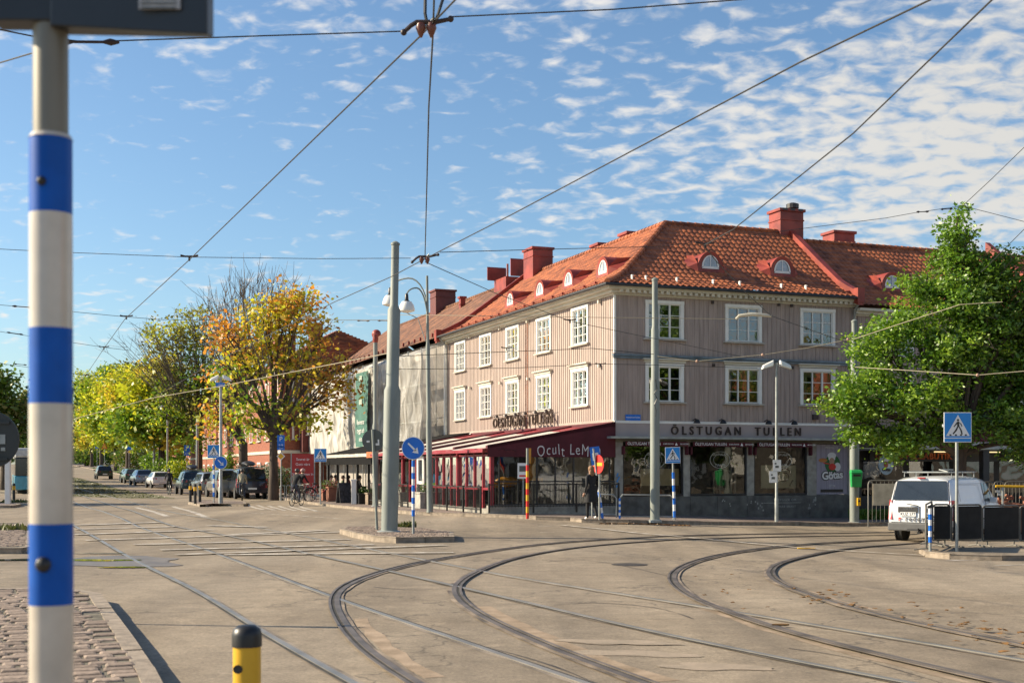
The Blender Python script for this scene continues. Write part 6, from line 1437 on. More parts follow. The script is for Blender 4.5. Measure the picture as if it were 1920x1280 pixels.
def car(name, label, cat, pos, heading, pm, style='hatch', side_win=None, bumper=None, box=None, group=None, scale=1, rearglass=True, stance=.32, plate=None):
    t = thing(name, label, cat, pos, math.atan2(heading[1], heading[0]), group); t.scale = (scale,)*3
    L, st = STY[style]; mb = MB(); ns = len(st)
    def sec(s_):
        x, zb, bl, tp, hl, hb, ht = s_; m = zb+(bl-zb)*.45
        h = [(0, zb), (hl*.85, zb), (hl, zb+.14), (hl+.015, m), (hb, bl-.03), (hb-.02, bl+.005), (hb+(ht-hb)*.9, bl+(tp-bl)*.86), (ht*.9, tp-(tp-bl)*.04), (ht*.45, tp+.012), (0, tp+.02)]
        return [Vector((x, y, z)) for y, z in h]+[Vector((x, -y, z)) for y, z in h[-2:0:-1]]
    fine = []   # finer stations so that the roof line bends smoothly
    for i in range(ns-1):
        p0, p1, p2, p3 = [st[max(0, min(ns-1, j))] for j in (i-1, i, i+1, i+2)]
        for k in range(3):
            u = k/3; fine.append(tuple(a+(b-a)*u for a, b in zip(p1, p2)))
    fine.append(st[-1]); S_ = [sec(s_) for s_ in fine]; n = len(S_[0])
    for s_ in S_: mb.v += [tuple(p) for p in s_]
    for i in range(len(S_)-1):
        for j in range(n): mb.f.append((i*n+j, i*n+(j+1) % n, (i+1)*n+(j+1) % n, (i+1)*n+j)); mb.m.append(0)
    mb.f.append(tuple(range(n))[::-1]); mb.m.append(0); mb.f.append(tuple(range((len(S_)-1)*n, len(S_)*n))); mb.m.append(0)
    body = mb.build('body', pm, t, smooth=True)
    def at(x):
        for a, b in zip(st, st[1:]):
            if x <= b[0]: u = (x-a[0])/(b[0]-a[0]); return [p+(q-p)*u for p, q in zip(a, b)]
        return st[-1]
    def surf(x, f, s_):
        _, zb, bl, tp, hl, hb, ht = at(x); return Vector((x, s_*((hb-.02)+((hb+(ht-hb)*.9)-(hb-.02))*f+.010), bl+(tp-bl)*.86*f))
    wins_ = side_win or {'van': [(2.45, 3.35, 2.45, 2.95)], 'hatch': [(.75, 1.75, .85, 1.75), (1.82, 2.95, 1.82, 2.6)], 'suv': [(.55, 1.15, .6, 1.1), (1.2, 2.2, 1.2, 2.2), (2.28, 3.3, 2.28, 2.9)], 'mpv': [(.4, 1.4, .5, 1.4), (1.47, 2.6, 1.47, 2.6), (2.7, 3.8, 2.7, 3.35)]}[style]
    for s_ in (1, -1):
        for a0, a1, b0, b1 in wins_:
            mb = MB(); kx = 6
            for i in range(kx):
                for f0, f1 in ((.08, .5), (.5, .92)):
                    g = lambda u, f: surf((a0+(a1-a0)*u)*(1-f)+(b0+(b1-b0)*u)*f, f, s_); mb.face([g(i/kx, f0), g((i+1)/kx, f0), g((i+1)/kx, f1), g(i/kx, f1)])
            mb.build('side_window', m_carpane, t, smooth=True, fix=False)
    def screen(a, b, nm, f0, f1, inset, dx_):
        mb = MB(); ky = 8
        for i in range(ky):
            for (u0, u1) in ((f0, (f0+f1)/2), ((f0+f1)/2, f1)):
                def g(y, u):
                    q = [p+(r-p)*u for p, r in zip(a, b)]; ww = (q[5]+(q[6]-q[5])*.9)*inset if q[3]-q[2] > .1 else q[6]*inset; return Vector((q[0]+dx_, ww*y, q[3]+.024))
                y0, y1 = -1+2*i/ky, -1+2*(i+1)/ky; mb.face([g(y0, u0), g(y1, u0), g(y1, u1), g(y0, u1)])
        return mb.build(nm, m_carpane, t, smooth=True, fix=False)
    rg = screen(st[1], st[2], 'rear_window', .08, .90, .90, -.018)
    fi = max(i for i in range(ns) if st[i][3]-st[i][2] > .3); screen(st[fi], st[fi+1], 'windscreen', .08, .92, .9, .02)
    R_ = stance
    for x in (L*.185, L*.80):
        for s_ in (1, -1):
            X = Matrix.Rotation(R(-90*s_), 3, 'X'); w = MB().lathe([(R_-.06, 0), (R_, .03), (R_, .17), (R_-.06, .2)], (x, s_*(st[3][4]-.19), R_), 22, X).build('wheel', m_tyre, t, smooth=True)
            MB().lathe([(R_-.1, .195), (R_-.12, .206), (.05, .19)], (x, s_*(st[3][4]-.19), R_), 16, X).build('rim', m_rim, w, smooth=True)
            MB().lathe([(R_+.06, .19), (R_+.06, .206)], (x, s_*(st[3][4]-.19), R_+.02), 22, X).build('wheel_arch', m_plas, t)
    hb, bl = st[1][5], st[1][2]
    for s_ in (1, -1):
        mb = MB()
        if style in ('van', 'mpv'): mb.box8([(-.03, s_*(hb-.11), bl-.38), (.03, s_*(hb+.028), bl-.38), (.22, s_*(hb+.03), bl-.38), (.1, s_*(hb-.11), bl-.38), (.03, s_*(hb-.09), bl+.14), (.10, s_*(hb+.015), bl+.16), (.22, s_*(hb+.015), bl+.16), (.12, s_*(hb-.09), bl+.14)])
        else: mb.box8([(-.02, s_*(hb-.34), bl-.16), (.02, s_*(hb+.01), bl-.16), (.32, s_*(hb+.018), bl-.16), (.2, s_*(hb-.34), bl-.16), (.0, s_*(hb-.34), bl+.0), (.05, s_*(hb+.0), bl+.02), (.32, s_*(hb+.01), bl+.0), (.2, s_*(hb-.34), bl+.0)])
        mb.build('tail_light', m_tail, t, bevel=.01)
        mb = MB(); mb.box((L-.12, s_*.58, .72), (.16, .28, .13)); mb.build('headlight', m_signwhite, t, bevel=.02)
        q = surf(L*.66, .12, s_); mb = MB(); mb.box((q.x, q.y+s_*.10, q.z+.02), (.10, .2, .14)); mb.build('wing_mirror', pm, t, bevel=.02)
    bz = st[0][1]; MB().bx(-.07, .22, -st[1][4]+.0, st[1][4]-.0, bz-.02, bz+.2).build('bumper', bumper or pm, t, bevel=.03)
    if style != 'van': pl = MB().bx(-.085, -.07, -.26, .26, bz+.26 if False else .58, .69).build('number_plate', m_signwhite, t)
    mb = MB(); mb.bx(-.09, -.065, -.32, .32, bz-.02, bz+.04); mb.build('rear_valance', m_plas, t)
    if box:
        x0, x1, zt = box; m_ = m_blackpaint; mb = MB(); kz = 9
        rows = []; sc = [(0, .6, .06), (.12, .9, .14), (.5, 1, .19), (.85, .95, .17), (1, .55, .06)]
        for u, wy, hz in sc: rows.append([(x0+(x1-x0)*u, .38*wy*math.cos(a), zt+.10+hz*(1+math.sin(a))*.9) for a in [2*math.pi*j/12 for j in range(12)]])
        for r_ in rows: mb.v += r_
        for i in range(len(rows)-1):
            for j in range(12): mb.f.append((i*12+j, i*12+(j+1) % 12, (i+1)*12+(j+1) % 12, (i+1)*12+j)); mb.m.append(0)
        mb.f.append(tuple(range(12))); mb.m.append(0); mb.f.append(tuple(range(48, 60))); mb.m.append(0)
        rb = thing('roof_box', 'black roof box on top of the '+' '.join(label.split()[:4 if style == 'mpv' else 6]), 'roof box', (0, 0, 0)); rb.location = t.location; rb.rotation_euler = t.rotation_euler; rb.scale = t.scale
        mb.build('shell', m_, rb, smooth=True); mb = MB(); mb.bx(x0+.3, x0+.34, -.6, .6, zt+.02, zt+.08); mb.bx(x1-.4, x1-.36, -.6, .6, zt+.02, zt+.08); mb.build('rack_bar', m_galv, rb)
    return t
m_carpane = mat('car_pane', (.02, .024, .028), .05, var=.2, scale=2, spec=.8)
hv = (math.sin(R(40)), math.cos(R(40)))
rc = (GD(1787, 34, 0)+GD(1664, 35.15, 0))/2; rc.z = gz(rc.x, rc.y)-.02
van = car('delivery_van', 'white delivery van with dark bumper parked beside the black barriers', 'van', rc, hv, paint('white', (.72, .73, .74)), 'van', bumper=mat('bumper_grey', (.10, .10, .10), .6), stance=.31)
# the van's own rear details
mb = MB(); mb.bx(-.022, .03, -.44, -.0, .88, .98) if False else mb.bx(-.02, .03, .05, .60, .84, .99); mb.build('plate_recess', m_plas, van)
pl = MB().bx(-.034, -.018, .10, .54, .74, .85).build('number_plate', m_signwhite, van); text('KUZ 577', .11, 'lettering', m_signblack, pl, .002, face_mat((-.037, .32, .795), (0, -1, 0)), 1.0)
text('CADDY', .055, 'lettering', m_rim, van, .003, face_mat((-.024, .32, .945), (0, -1, 0)), 1.4)
L_ = text('redemptor', .19, 'lettering', mat('letter_grey', (.10, .10, .11), .5), van, .002, face_mat((-.018, -.12, .665), (0, -1, 0)), 1.35, bold=.004)
for v_2 in L_.data.vertices: v_2.co.y *= .92
text('r', .19, 'lettering_initial', m_signred, van, .004, face_mat((-.024, .555, .665), (0, -1, 0)), 1.0, bold=.004)
MB().lathe([(.055, 0), (.055, .012)], (-.0, -.22, .90), 18, Matrix.Rotation(R(-90), 3, 'Y')).build('badge', m_rim, van)
mb = MB(); mb.bx(.07, .10, -.002, .002, .42, 1.02); mb.bx(-.018, -.004, -.008, .008, .55, 1.0); mb.build('door_seam', m_plas, van)
mb = MB()
for s_ in (1, -1): mb.tube([(.01, s_*.80, .58), (.015, s_*.81, 1.0), (.15, s_*.72, 1.7)], .008, 5)
mb.tube([(-.005, -.8, .57), (-.012, 0, .57), (-.005, .8, .57)], .007, 5); mb.parts('panel_gap', m_plas, van)
MB().box((-.03, -.30, .78), (.03, .16, .03)).build('door_handle', m_plas, van, bevel=.006)
for x0, x1 in ((2.42, 3.3),): MB().tube([(x0, -.912, .45), (x0, -.912, 1.05), (x0+.02, -.84, 1.62)], .006, 4).build('front_door_gap', m_plas, van)
MB().box((2.6, -.925, .92), (.16, .03, .03)).build('front_door_handle', m_plas, van)
MB().box((.13, 0, 1.775), (.05, .22, .035)).build('brake_light', m_tail, van, bevel=.008)
mb = MB(); mb.tube([(-.03, .02, 1.02), (-.06, .35, 1.08)], .012, 5); mb.build('wiper', m_blackpaint, van)
mb = MB()
for x in (.55, 1.35, 2.2): mb.tube([(x, -.66, 1.80), (x, -.66, 1.93), (x, .66, 1.93), (x, .66, 1.80)], .018, 6)
for s_ in (1, -1): mb.tube([(.35, s_*.62, 1.94), (2.5, s_*.62, 1.94)], .016, 6)
mb.tube([(.55, -.6, 1.93), (.6, -.3, 2.0), (1.6, -.3, 2.0)], .016, 6); mb.build('roof_rack', m_galv, van, smooth=True)
mb = MB()
for x0, x1, z0, z1 in ((.55, 2.35, 1.15, 1.62),): 
    for s_ in (1, -1): mb.tube([(x0, s_*.905, z0), (x0+.03, s_*.80, z1), (x1, s_*.80, z1), (x1, s_*.905, z0)], .006, 4)
mb.build('side_seam', mat('seam_grey', (.35, .35, .36), .5), van)
mb = MB(); mb.bx(-.10, .1, -.05, .03, .28, .33); mb.tube([(-.1, -.01, .33), (-.12, -.01, .42)], .02, 6); mb.build('tow_bar', m_blackpaint, van)
# parked cars far left (heading away along the street)
h_ = Vector((-.36, .93))
def cpos(px, d, h=0.0): return GD(px, d, h)
car('parked_van', 'dark blue people carrier parked in front of the autumn trees', 'van', cpos(473, 76), (-.33, .94), paint('navy', (.012, .016, .03), .3), 'mpv', box=(.7, 2.6, 1.90), scale=.98)
car('parked_car', 'silver grey people carrier parked left of the dark blue one', 'car', cpos(436, 79.5), (-.42, .9), paint('silver', (.30, .29, .27), .5), 'mpv', scale=.93)
car('parked_car', 'grey estate car parked behind the striped post and slim lamp', 'car', cpos(402, 83.5), (-.42, .9), paint('grey', (.20, .21, .22), .5), 'suv', scale=.95)
car('parked_car', 'dark teal car with red lights parked left of the grey estate car', 'car', cpos(366, 89), (-.36, .93), paint('teal', (.03, .06, .08), .4), 'suv', box=(.8, 2.6, 1.68))
car('parked_car', 'white hatchback parked in the row far up the street', 'car', cpos(305, 118), (-.42, .9), paint('white2', (.62, .62, .62)), 'hatch', scale=1.05)
car('parked_car', 'silver blue saloon parked behind the white hatchback', 'car', cpos(273, 128), (-.42, .9), paint('ice', (.26, .32, .40), .4), 'hatch', scale=1.1)
car('parked_car', 'dark green car parked behind the silver blue saloon', 'car', cpos(252, 138), (-.4, .9), paint('green', (.03, .07, .03), .3), 'hatch', scale=1.1)
car('parked_car', 'pale olive car, last of the parked row up the street', 'car', cpos(243, 149), (-.36, .93), paint('olive', (.22, .26, .14), .2), 'hatch', scale=1.0)
car('driving_car', 'dark grey car driving on the road far up the street', 'car', cpos(197, 160), (-.38, .92), paint('dark', (.03, .033, .03), .3), 'suv', scale=1.05)
# tram far left, mostly behind the striped pole
tm = thing('tram', 'blue and white tram standing far left behind the striped pole', 'tram', GD(62, 92), math.atan2(.93, -.37))
MB().bx(0, 26, -1.25, 1.25, .3, 1.3).build('lower_body', mat('tram_blue', (.06, .30, .42), .3, coat=.5), tm, bevel=.08)
MB().bx(0.05, 26, -1.2, 1.2, 1.3, 2.6).build('window_band', m_carpane, tm, bevel=.05); MB().bx(0, 26, -1.22, 1.22, 2.6, 3.3).build('roof', mat('tram_white', (.5, .52, .52), .4), tm, bevel=.15)
for x in (3, 10, 17, 23): MB().bx(x-.9, x+.9, -1.0, 1.0, .0, .45).build('bogie', m_blackpaint, tm)
MB().bx(-.02, .05, -1.0, 1.0, 1.35, 2.5).build('windscreen', m_carpane, tm)

# ================================================================== bicycles
def bicycle(label, pos, ang, colr, group=None):
    t = thing('bicycle', label, 'bicycle', pos, ang, group); X = Matrix.Rotation(R(90), 3, 'X')
    for x in (-.52, .54):
        pts = [(x+.33*math.cos(a), 0, .34+.33*math.sin(a)) for a in [2*math.pi*i/24 for i in range(25)]]; w = MB().tube(pts, .02, 6, False).build('wheel', m_tyre, t, smooth=True)
        mb = MB()
        for k in range(8): a = math.pi*k/8; mb.tube([(x-.32*math.cos(a), 0, .34-.32*math.sin(a)), (x+.32*math.cos(a), 0, .34+.32*math.sin(a))], .004, 4, False)
        mb.tube([(x, -.05, .34), (x, .05, .34)], .025, 8); mb.build('spokes', m_galv, w)
    mb = MB(); bb = (-.08, 0, .3); st_ = (-.22, 0, .82); hd = (.36, 0, .82); 
    for a, b in ((bb, st_), (bb, (.38, 0, .68)), (st_, hd), (bb, (-.52, 0, .34)), (st_, (-.52, 0, .34)), ((.36, 0, .9), (.54, 0, .34))): mb.tube([a, b], .018, 8)
    mb.build('frame', colr, t, smooth=True)
    MB().tube([(.30, -.28, 1.02), (.38, -.1, 1.0), (.38, .1, 1.0), (.30, .28, 1.02)], .014, 6).tube([(.36, 0, .85), (.38, 0, 1.0)], .016, 6).build('handlebar', m_galv, t, smooth=True)
    MB().ball((-.26, 0, .92), (.14, .07, .04)).tube([(-.22, 0, .8), (-.24, 0, .9)], .015, 6).build('saddle', m_blackpaint, t, smooth=True)
    MB().lathe([(.09, 0), (.09, .01)], (-.08, -.05, .3), 14, X).tube([(-.08, -.05, .3), (.04, -.1, .2)], .012, 5).tube([(-.08, .05, .3), (-.2, .1, .4)], .012, 5).box((.06, -.13, .2), (.09, .08, .02)).box((-.22, .13, .4), (.09, .08, .02)).build('crank', m_galv, t)
    for x in (-.52, .54): MB().tube([(x+.37*math.cos(a), 0, .34+.37*math.sin(a)) for a in [math.pi*(.1+.7*i/8) for i in range(9)]], .022, 4).build('mudguard', m_blackpaint, t)
    return t
# ================================================================== people (one continuous skinned body each)
m_skin = mat('skin', (.45, .26, .18), .6, var=.08)
def cloth(n, c): return mat('cloth_'+n, c, .85, var=.18, scale=12)
def person(label, pos, ang, J, upper, lower, shoe, hair=None, helmet=None, coat=None, long_hair=False, scale=1.0, cat='person', group=None):
    """J: joint name -> (x forward, y left, z up)"""
    t = thing('person', label, cat, pos, ang, group); t.scale = (scale,)*3
    rad = dict(pel=.135, waist=.125, chest=.15, neck=.06, head=.085, top=.075, shl=.07, ell=.042, wrl=.03, hnl=.032, shr=.07, elr=.042, wrr=.03, hnr=.032, hil=.09, knl=.06, anl=.042, tol=.04, hir=.09, knr=.06, anr=.042, tor=.04)
    mats_ = [m_skin, upper, lower, shoe]
    E = [('pel', 'waist', 1), ('waist', 'chest', 1), ('chest', 'neck', 1), ('neck', 'head', 0), ('head', 'top', 0), ('pel', 'hil', 2), ('hil', 'knl', 2), ('knl', 'anl', 2), ('anl', 'tol', 3), ('pel', 'hir', 2), ('hir', 'knr', 2), ('knr', 'anr', 2), ('anr', 'tor', 3), ('chest', 'shl', 1), ('shl', 'ell', 1), ('ell', 'wrl', 1), ('wrl', 'hnl', 0), ('chest', 'shr', 1), ('shr', 'elr', 1), ('elr', 'wrr', 1), ('wrr', 'hnr', 0)]
    J = dict(J)
    for s_ in 'lr':
        w, e_ = Vector(J['wr'+s_]), Vector(J['el'+s_]); d = (w-e_).normalized(); J['hn'+s_] = tuple(w+d*.08); a_ = Vector(J['an'+s_])
        if 'to'+s_ not in J: J['to'+s_] = (a_.x+.16, a_.y, a_.z-.05)
        sgn = 1 if s_ == 'l' else -1; side = Vector((0, sgn, 0)); pal = d.cross(side)
        if pal.length < .1: pal = Vector((1, 0, 0))
        pal.normalize(); acr = d.cross(pal).normalized()
        for k, (off, ln) in enumerate(((-.027, .065), (-.009, .08), (.009, .075), (.027, .06))):    # four curled fingers
            b0 = w+d*.085+acr*off; b1 = b0+d*ln*.55+pal*.006; b2 = b1+d*ln*.3+pal*.024
            J['f%s%d' % (s_, k)] = tuple(b1); J['g%s%d' % (s_, k)] = tuple(b2); rad['f%s%d' % (s_, k)] = .0095; rad['g%s%d' % (s_, k)] = .008
            E += [('hn'+s_, 'f%s%d' % (s_, k), 0), ('f%s%d' % (s_, k), 'g%s%d' % (s_, k), 0)]
        J['th'+s_] = tuple(w+d*.05+acr*-.045+pal*.02); rad['th'+s_] = .010; E.append(('hn'+s_, 'th'+s_, 0))
    names = list(J); idx = {n: i for i, n in enumerate(names)}
    me = bpy.data.meshes.new('body'); me.from_pydata([J[n] for n in names], [(idx[a], idx[b]) for a, b, _ in E], [])
    o = bpy.data.objects.new('body', me); COL.objects.link(o); mdf = o.modifiers.new('skin', 'SKIN'); mdf.use_smooth_shade = True
    for i, n in enumerate(names): me.skin_vertices[0].data[i].radius = (rad[n], rad[n]); me.skin_vertices[0].data[i].use_root = (n == 'pel')
    for n, (a, b) in dict(pel=(.15, .12), waist=(.13, .11), chest=(.17, .12)).items(): me.skin_vertices[0].data[idx[n]].radius = (a, b)
    sb = o.modifiers.new('sub', 'SUBSURF'); sb.levels = 2; sb.render_levels = 2
    bpy.context.view_layer.update(); dg = bpy.context.evaluated_depsgraph_get(); m2 = bpy.data.meshes.new_from_object(o.evaluated_get(dg)); bpy.data.objects.remove(o)
    m2.materials.clear()
    for m in mats_: m2.materials.append(m)
    segs = [(Vector(J[a]), Vector(J[b]), c) for a, b, c in E]
    for p in m2.polygons:
        c = p.center; best = None
        for a, b, k in segs:
            d = b-a; u = max(0, min(1, (c-a).dot(d)/max(d.length_squared, 1e-9))); q = (c-a-d*u).length
            if best is None or q < best[0]: best = (q, k)
        p.material_index = best[1]; p.use_smooth = True
    m2.name = 'body'; b_ = bpy.data.objects.new('body', m2); COL.objects.link(b_); b_.parent = t
    H = Vector(J['head']); T_ = Vector(J['top']); ax = (T_-H).normalized(); hc = H+ax*.05
    # face: nose, eyes, mouth, ears on the front of the head
    mb = MB(); mb.ball(hc+Vector((.098, 0, -.01)), (.018, .012, .022), 8, 6); mb.ball(hc+Vector((0, .088, 0)), (.018, .008, .03), 8, 6); mb.ball(hc+Vector((0, -.088, 0)), (.018, .008, .03), 8, 6); mb.build('nose_and_ears', m_skin, b_, smooth=True)
    mb = MB(); mb.ball(hc+Vector((.085, .032, .015)), (.01, .014, .008), 8, 6); mb.ball(hc+Vector((.085, -.032, .015)), (.01, .014, .008), 8, 6); mb.build('eyes', m_signblack, b_, smooth=True)
    mb = MB(); mb.ball(hc+Vector((.088, 0, -.05)), (.01, .025, .006), 8, 6); mb.build('mouth', mat('lips', (.35, .12, .10), .5), b_, smooth=True)
    if hair:
        mb = MB(); mb.ball(hc+Vector((-.022, 0, .035)), (.108, .102, .105), 14, 10)
        if long_hair: mb.ball(hc+Vector((-.07, 0, -.08)), (.06, .09, .15), 12, 8)
        mb.build('hair', hair, t, smooth=True)
    if helmet:
        mb = MB(); mb.ball(hc+Vector((-.01, 0, .06)), (.145, .115, .105), 16, 10); hl = mb.build('helmet', helmet, t, smooth=True)
    if coat:
        m, z0, z1, r0, r1 = coat; mb = MB(); c = Vector(J['pel']); prof = []
        k = 20; nr = 8
        for i in range(nr+1):
            z = z0+(z1-z0)*i/nr; f = i/nr; r = r0+(r1-r0)*f
            for j in range(k): a = 2*math.pi*j/k; w = 1+.05*math.sin(3*a+i*.4)*(1-f); mb.v.append((c.x+r*.72*w*math.cos(a), c.y+r*w*math.sin(a), z))
        for i in range(nr):
            for j in range(k): mb.f.append((i*k+j, i*k+(j+1) % k, (i+1)*k+(j+1) % k, (i+1)*k+j)); mb.m.append(0)
        mb.build('coat_skirt', m, t, smooth=True, fix=False)
    return t
cl_black = cloth('black', (.014, .014, .016)); cl_grey = cloth('grey', (.16, .16, .14)); cl_jean = cloth('jeans', (.04, .055, .09)); cl_beige = cloth('beige', (.26, .24, .17)); m_hair = mat('hair_brown', (.09, .05, .03), .7, var=.3, scale=30); m_hairb = mat('hair_dark', (.02, .015, .012), .7)
walk = dict(pel=(0, 0, .93), waist=(0, 0, 1.08), chest=(.0, 0, 1.32), neck=(.01, 0, 1.48), head=(.03, 0, 1.57), top=(.04, 0, 1.64), hil=(0, .09, .86), knl=(.10, .09, .48), anl=(.10, .09, .10), hir=(0, -.09, .86), knr=(-.02, -.09, .48), anr=(-.20, -.09, .13), shl=(0, .17, 1.38), ell=(-.10, .22, 1.12), wrl=(.02, .24, .88), shr=(0, -.17, 1.38), elr=(.02, -.23, 1.12), wrr=(.10, -.24, .88))
person('woman in a long black coat with light hair, walking by the no-entry sign', G(1109, 975, .115), R(115), walk, cl_black, cl_black, m_signwhite, hair=mat('hair_light', (.22, .12, .06), .7, var=.3, scale=30), coat=(cl_black, .58, 1.12, .235, .17), long_hair=True, scale=1.0)
ride = dict(pel=(-.24, 0, .98), waist=(-.18, 0, 1.14), chest=(-.03, 0, 1.38), neck=(.04, 0, 1.52), head=(.08, 0, 1.60), top=(.10, 0, 1.68), hil=(-.2, .09, .93), knl=(.14, .12, .72), anl=(-.02, .11, .40), hir=(-.2, -.09, .93), knr=(.05, -.12, .62), anr=(.02, -.12, .25), shl=(-.02, .18, 1.42), ell=(.10, .23, 1.2), wrl=(.27, .24, 1.06), shr=(-.02, -.18, 1.42), elr=(.10, -.23, 1.2), wrr=(.27, -.24, 1.06))
m_hel1 = mat('helmet_pink', (.5, .3, .28), .4); m_hel2 = mat('helmet_dark', (.04, .04, .045), .4)
def rider(lb, lp, px, py, ang, colr, up, lo_, hel, scale=1, hair=None):
    q = G(px, py); bicycle(lb, q, ang, colr, 'ridden bicycles'); person(lp, q, ang, ride, up, lo_, cl_black, hair=hair or m_hairb, helmet=hel, scale=scale)
m_bred = mat('bike_red', (.35, .02, .025), .35); m_bblk = mat('bike_black', (.03, .03, .03), .35)
rider('bicycle under the cyclist in the black jacket', 'cyclist in a black jacket and dark helmet riding away near the zebra crossing', 556, 948, R(75), m_bblk, cl_black, cloth('shorts', (.05, .06, .09)), m_hel2)
rider('bicycle of the rider with the pale helmet behind the black-jacketed cyclist', 'cyclist in a pale pinkish helmet just behind the black-jacketed one', 566, 943, R(60), m_bblk, cl_black, cl_grey, m_hel1)
rider('bicycle under the distant dark cyclist on the road', 'distant cyclist in dark clothes riding up the street by the white car', 317, 928, R(112), m_bblk, cl_black, cl_black, m_hel2)
rider('bicycle of the beige-jacketed cyclist at the dark blue car', 'cyclist in a beige jacket passing the dark blue people carrier', 454, 939, R(100), m_bblk, cl_beige, cl_jean, m_hel2)
bicycle('red bicycle parked at the crossing sign post near the cafe', G(598, 940, .11)+Vector((0, .3, 0)), R(8), m_bred)
bicycle('dark bicycle parked behind the red one, near the poster board', G(572, 936, .11)+Vector((0, .8, 0)), R(15), m_bblk)
mb = MB()
q = G(525, 938, .11)
t = thing('bicycle_rack', 'grey metal bicycle rack at the foot of the parking sign', 'rack', q, R(-8))
for i in range(6): MB().tube([(i*.35, 0, 0), (i*.35, 0, .75), (i*.35+.05, 0, .8), (i*.35+.2, 0, .8), (i*.35+.25, 0, .75), (i*.35+.25, 0, 0)], .02, 6).build('hoop', m_galv, t)
# guests at the cafe tables
sit = dict(pel=(0, 0, .52), waist=(0, 0, .68), chest=(.03, 0, .92), neck=(.05, 0, 1.08), head=(.07, 0, 1.17), top=(.08, 0, 1.24), hil=(.05, .09, .5), knl=(.42, .1, .5), anl=(.42, .1, .1), hir=(.05, -.09, .5), knr=(.42, -.1, .5), anr=(.42, -.1, .1), shl=(.02, .17, .98), ell=(.12, .22, .76), wrl=(.34, .16, .76), shr=(.02, -.17, .98), elr=(.12, -.22, .76), wrr=(.34, -.16, .76))
def chair(lab, q, ang, g='cafe chairs'):
    c = thing('chair', lab, 'chair', q, ang, g); MB().bx(-.22, .22, -.22, .22, .42, .46).build('seat', m_wood, c); MB().bx(-.24, -.2, -.22, .22, .55, .9).build('backrest', m_wood, c)
    for x in (-.2, .2):
        for y in (-.2, .2): MB().tube([(x, y, 0), (x, y, .9 if x < 0 else .44)], .015, 5).build('leg', m_blackpaint, c)
for i, (px, d, ang, up, lab, hr_) in enumerate(((641, 66, 10, cloth('olive2', (.10, .12, .06)), 'guest in an olive top at a cafe table, left of the white column', m_hair), (655, 67, 170, cloth('rosy', (.42, .09, .09)), 'guest in a red top at a cafe table by the white column', m_hair), (619, 70, 0, cloth('pale', (.45, .42, .38)), 'guest in a pale shirt among the planters of the cafe', m_hair), (631, 71, 185, cl_jean, 'guest in a blue top facing left at the cafe', m_hairb), (672, 66, 20, cl_black, 'guest in black seated under the black awning', m_hairb))):
    q = GD(px, d, .11); person(lab, q, R(ang), sit, up, cl_black, cl_black, hair=hr_)
    chair('wooden cafe chair of the '+lab.split(' at ')[0].split(' among')[0].split(' facing')[0].split(' seated')[0], q, R(ang))
for px, d, lab in ((648, 66.3, 'cafe table between the guests in olive and red'), (625, 70.4, 'cafe table between the guests in pale and blue tops')):
    q = GD(px, d, .11); t = thing('cafe_table', lab, 'table', q, 0, 'cafe tables'); MB().lathe([(.36, .72), (.36, .75)], n=18).build('tabletop', m_wood, t); MB().tube([(0, 0, 0), (0, 0, .72)], .03, 6).build('leg', m_blackpaint, t)
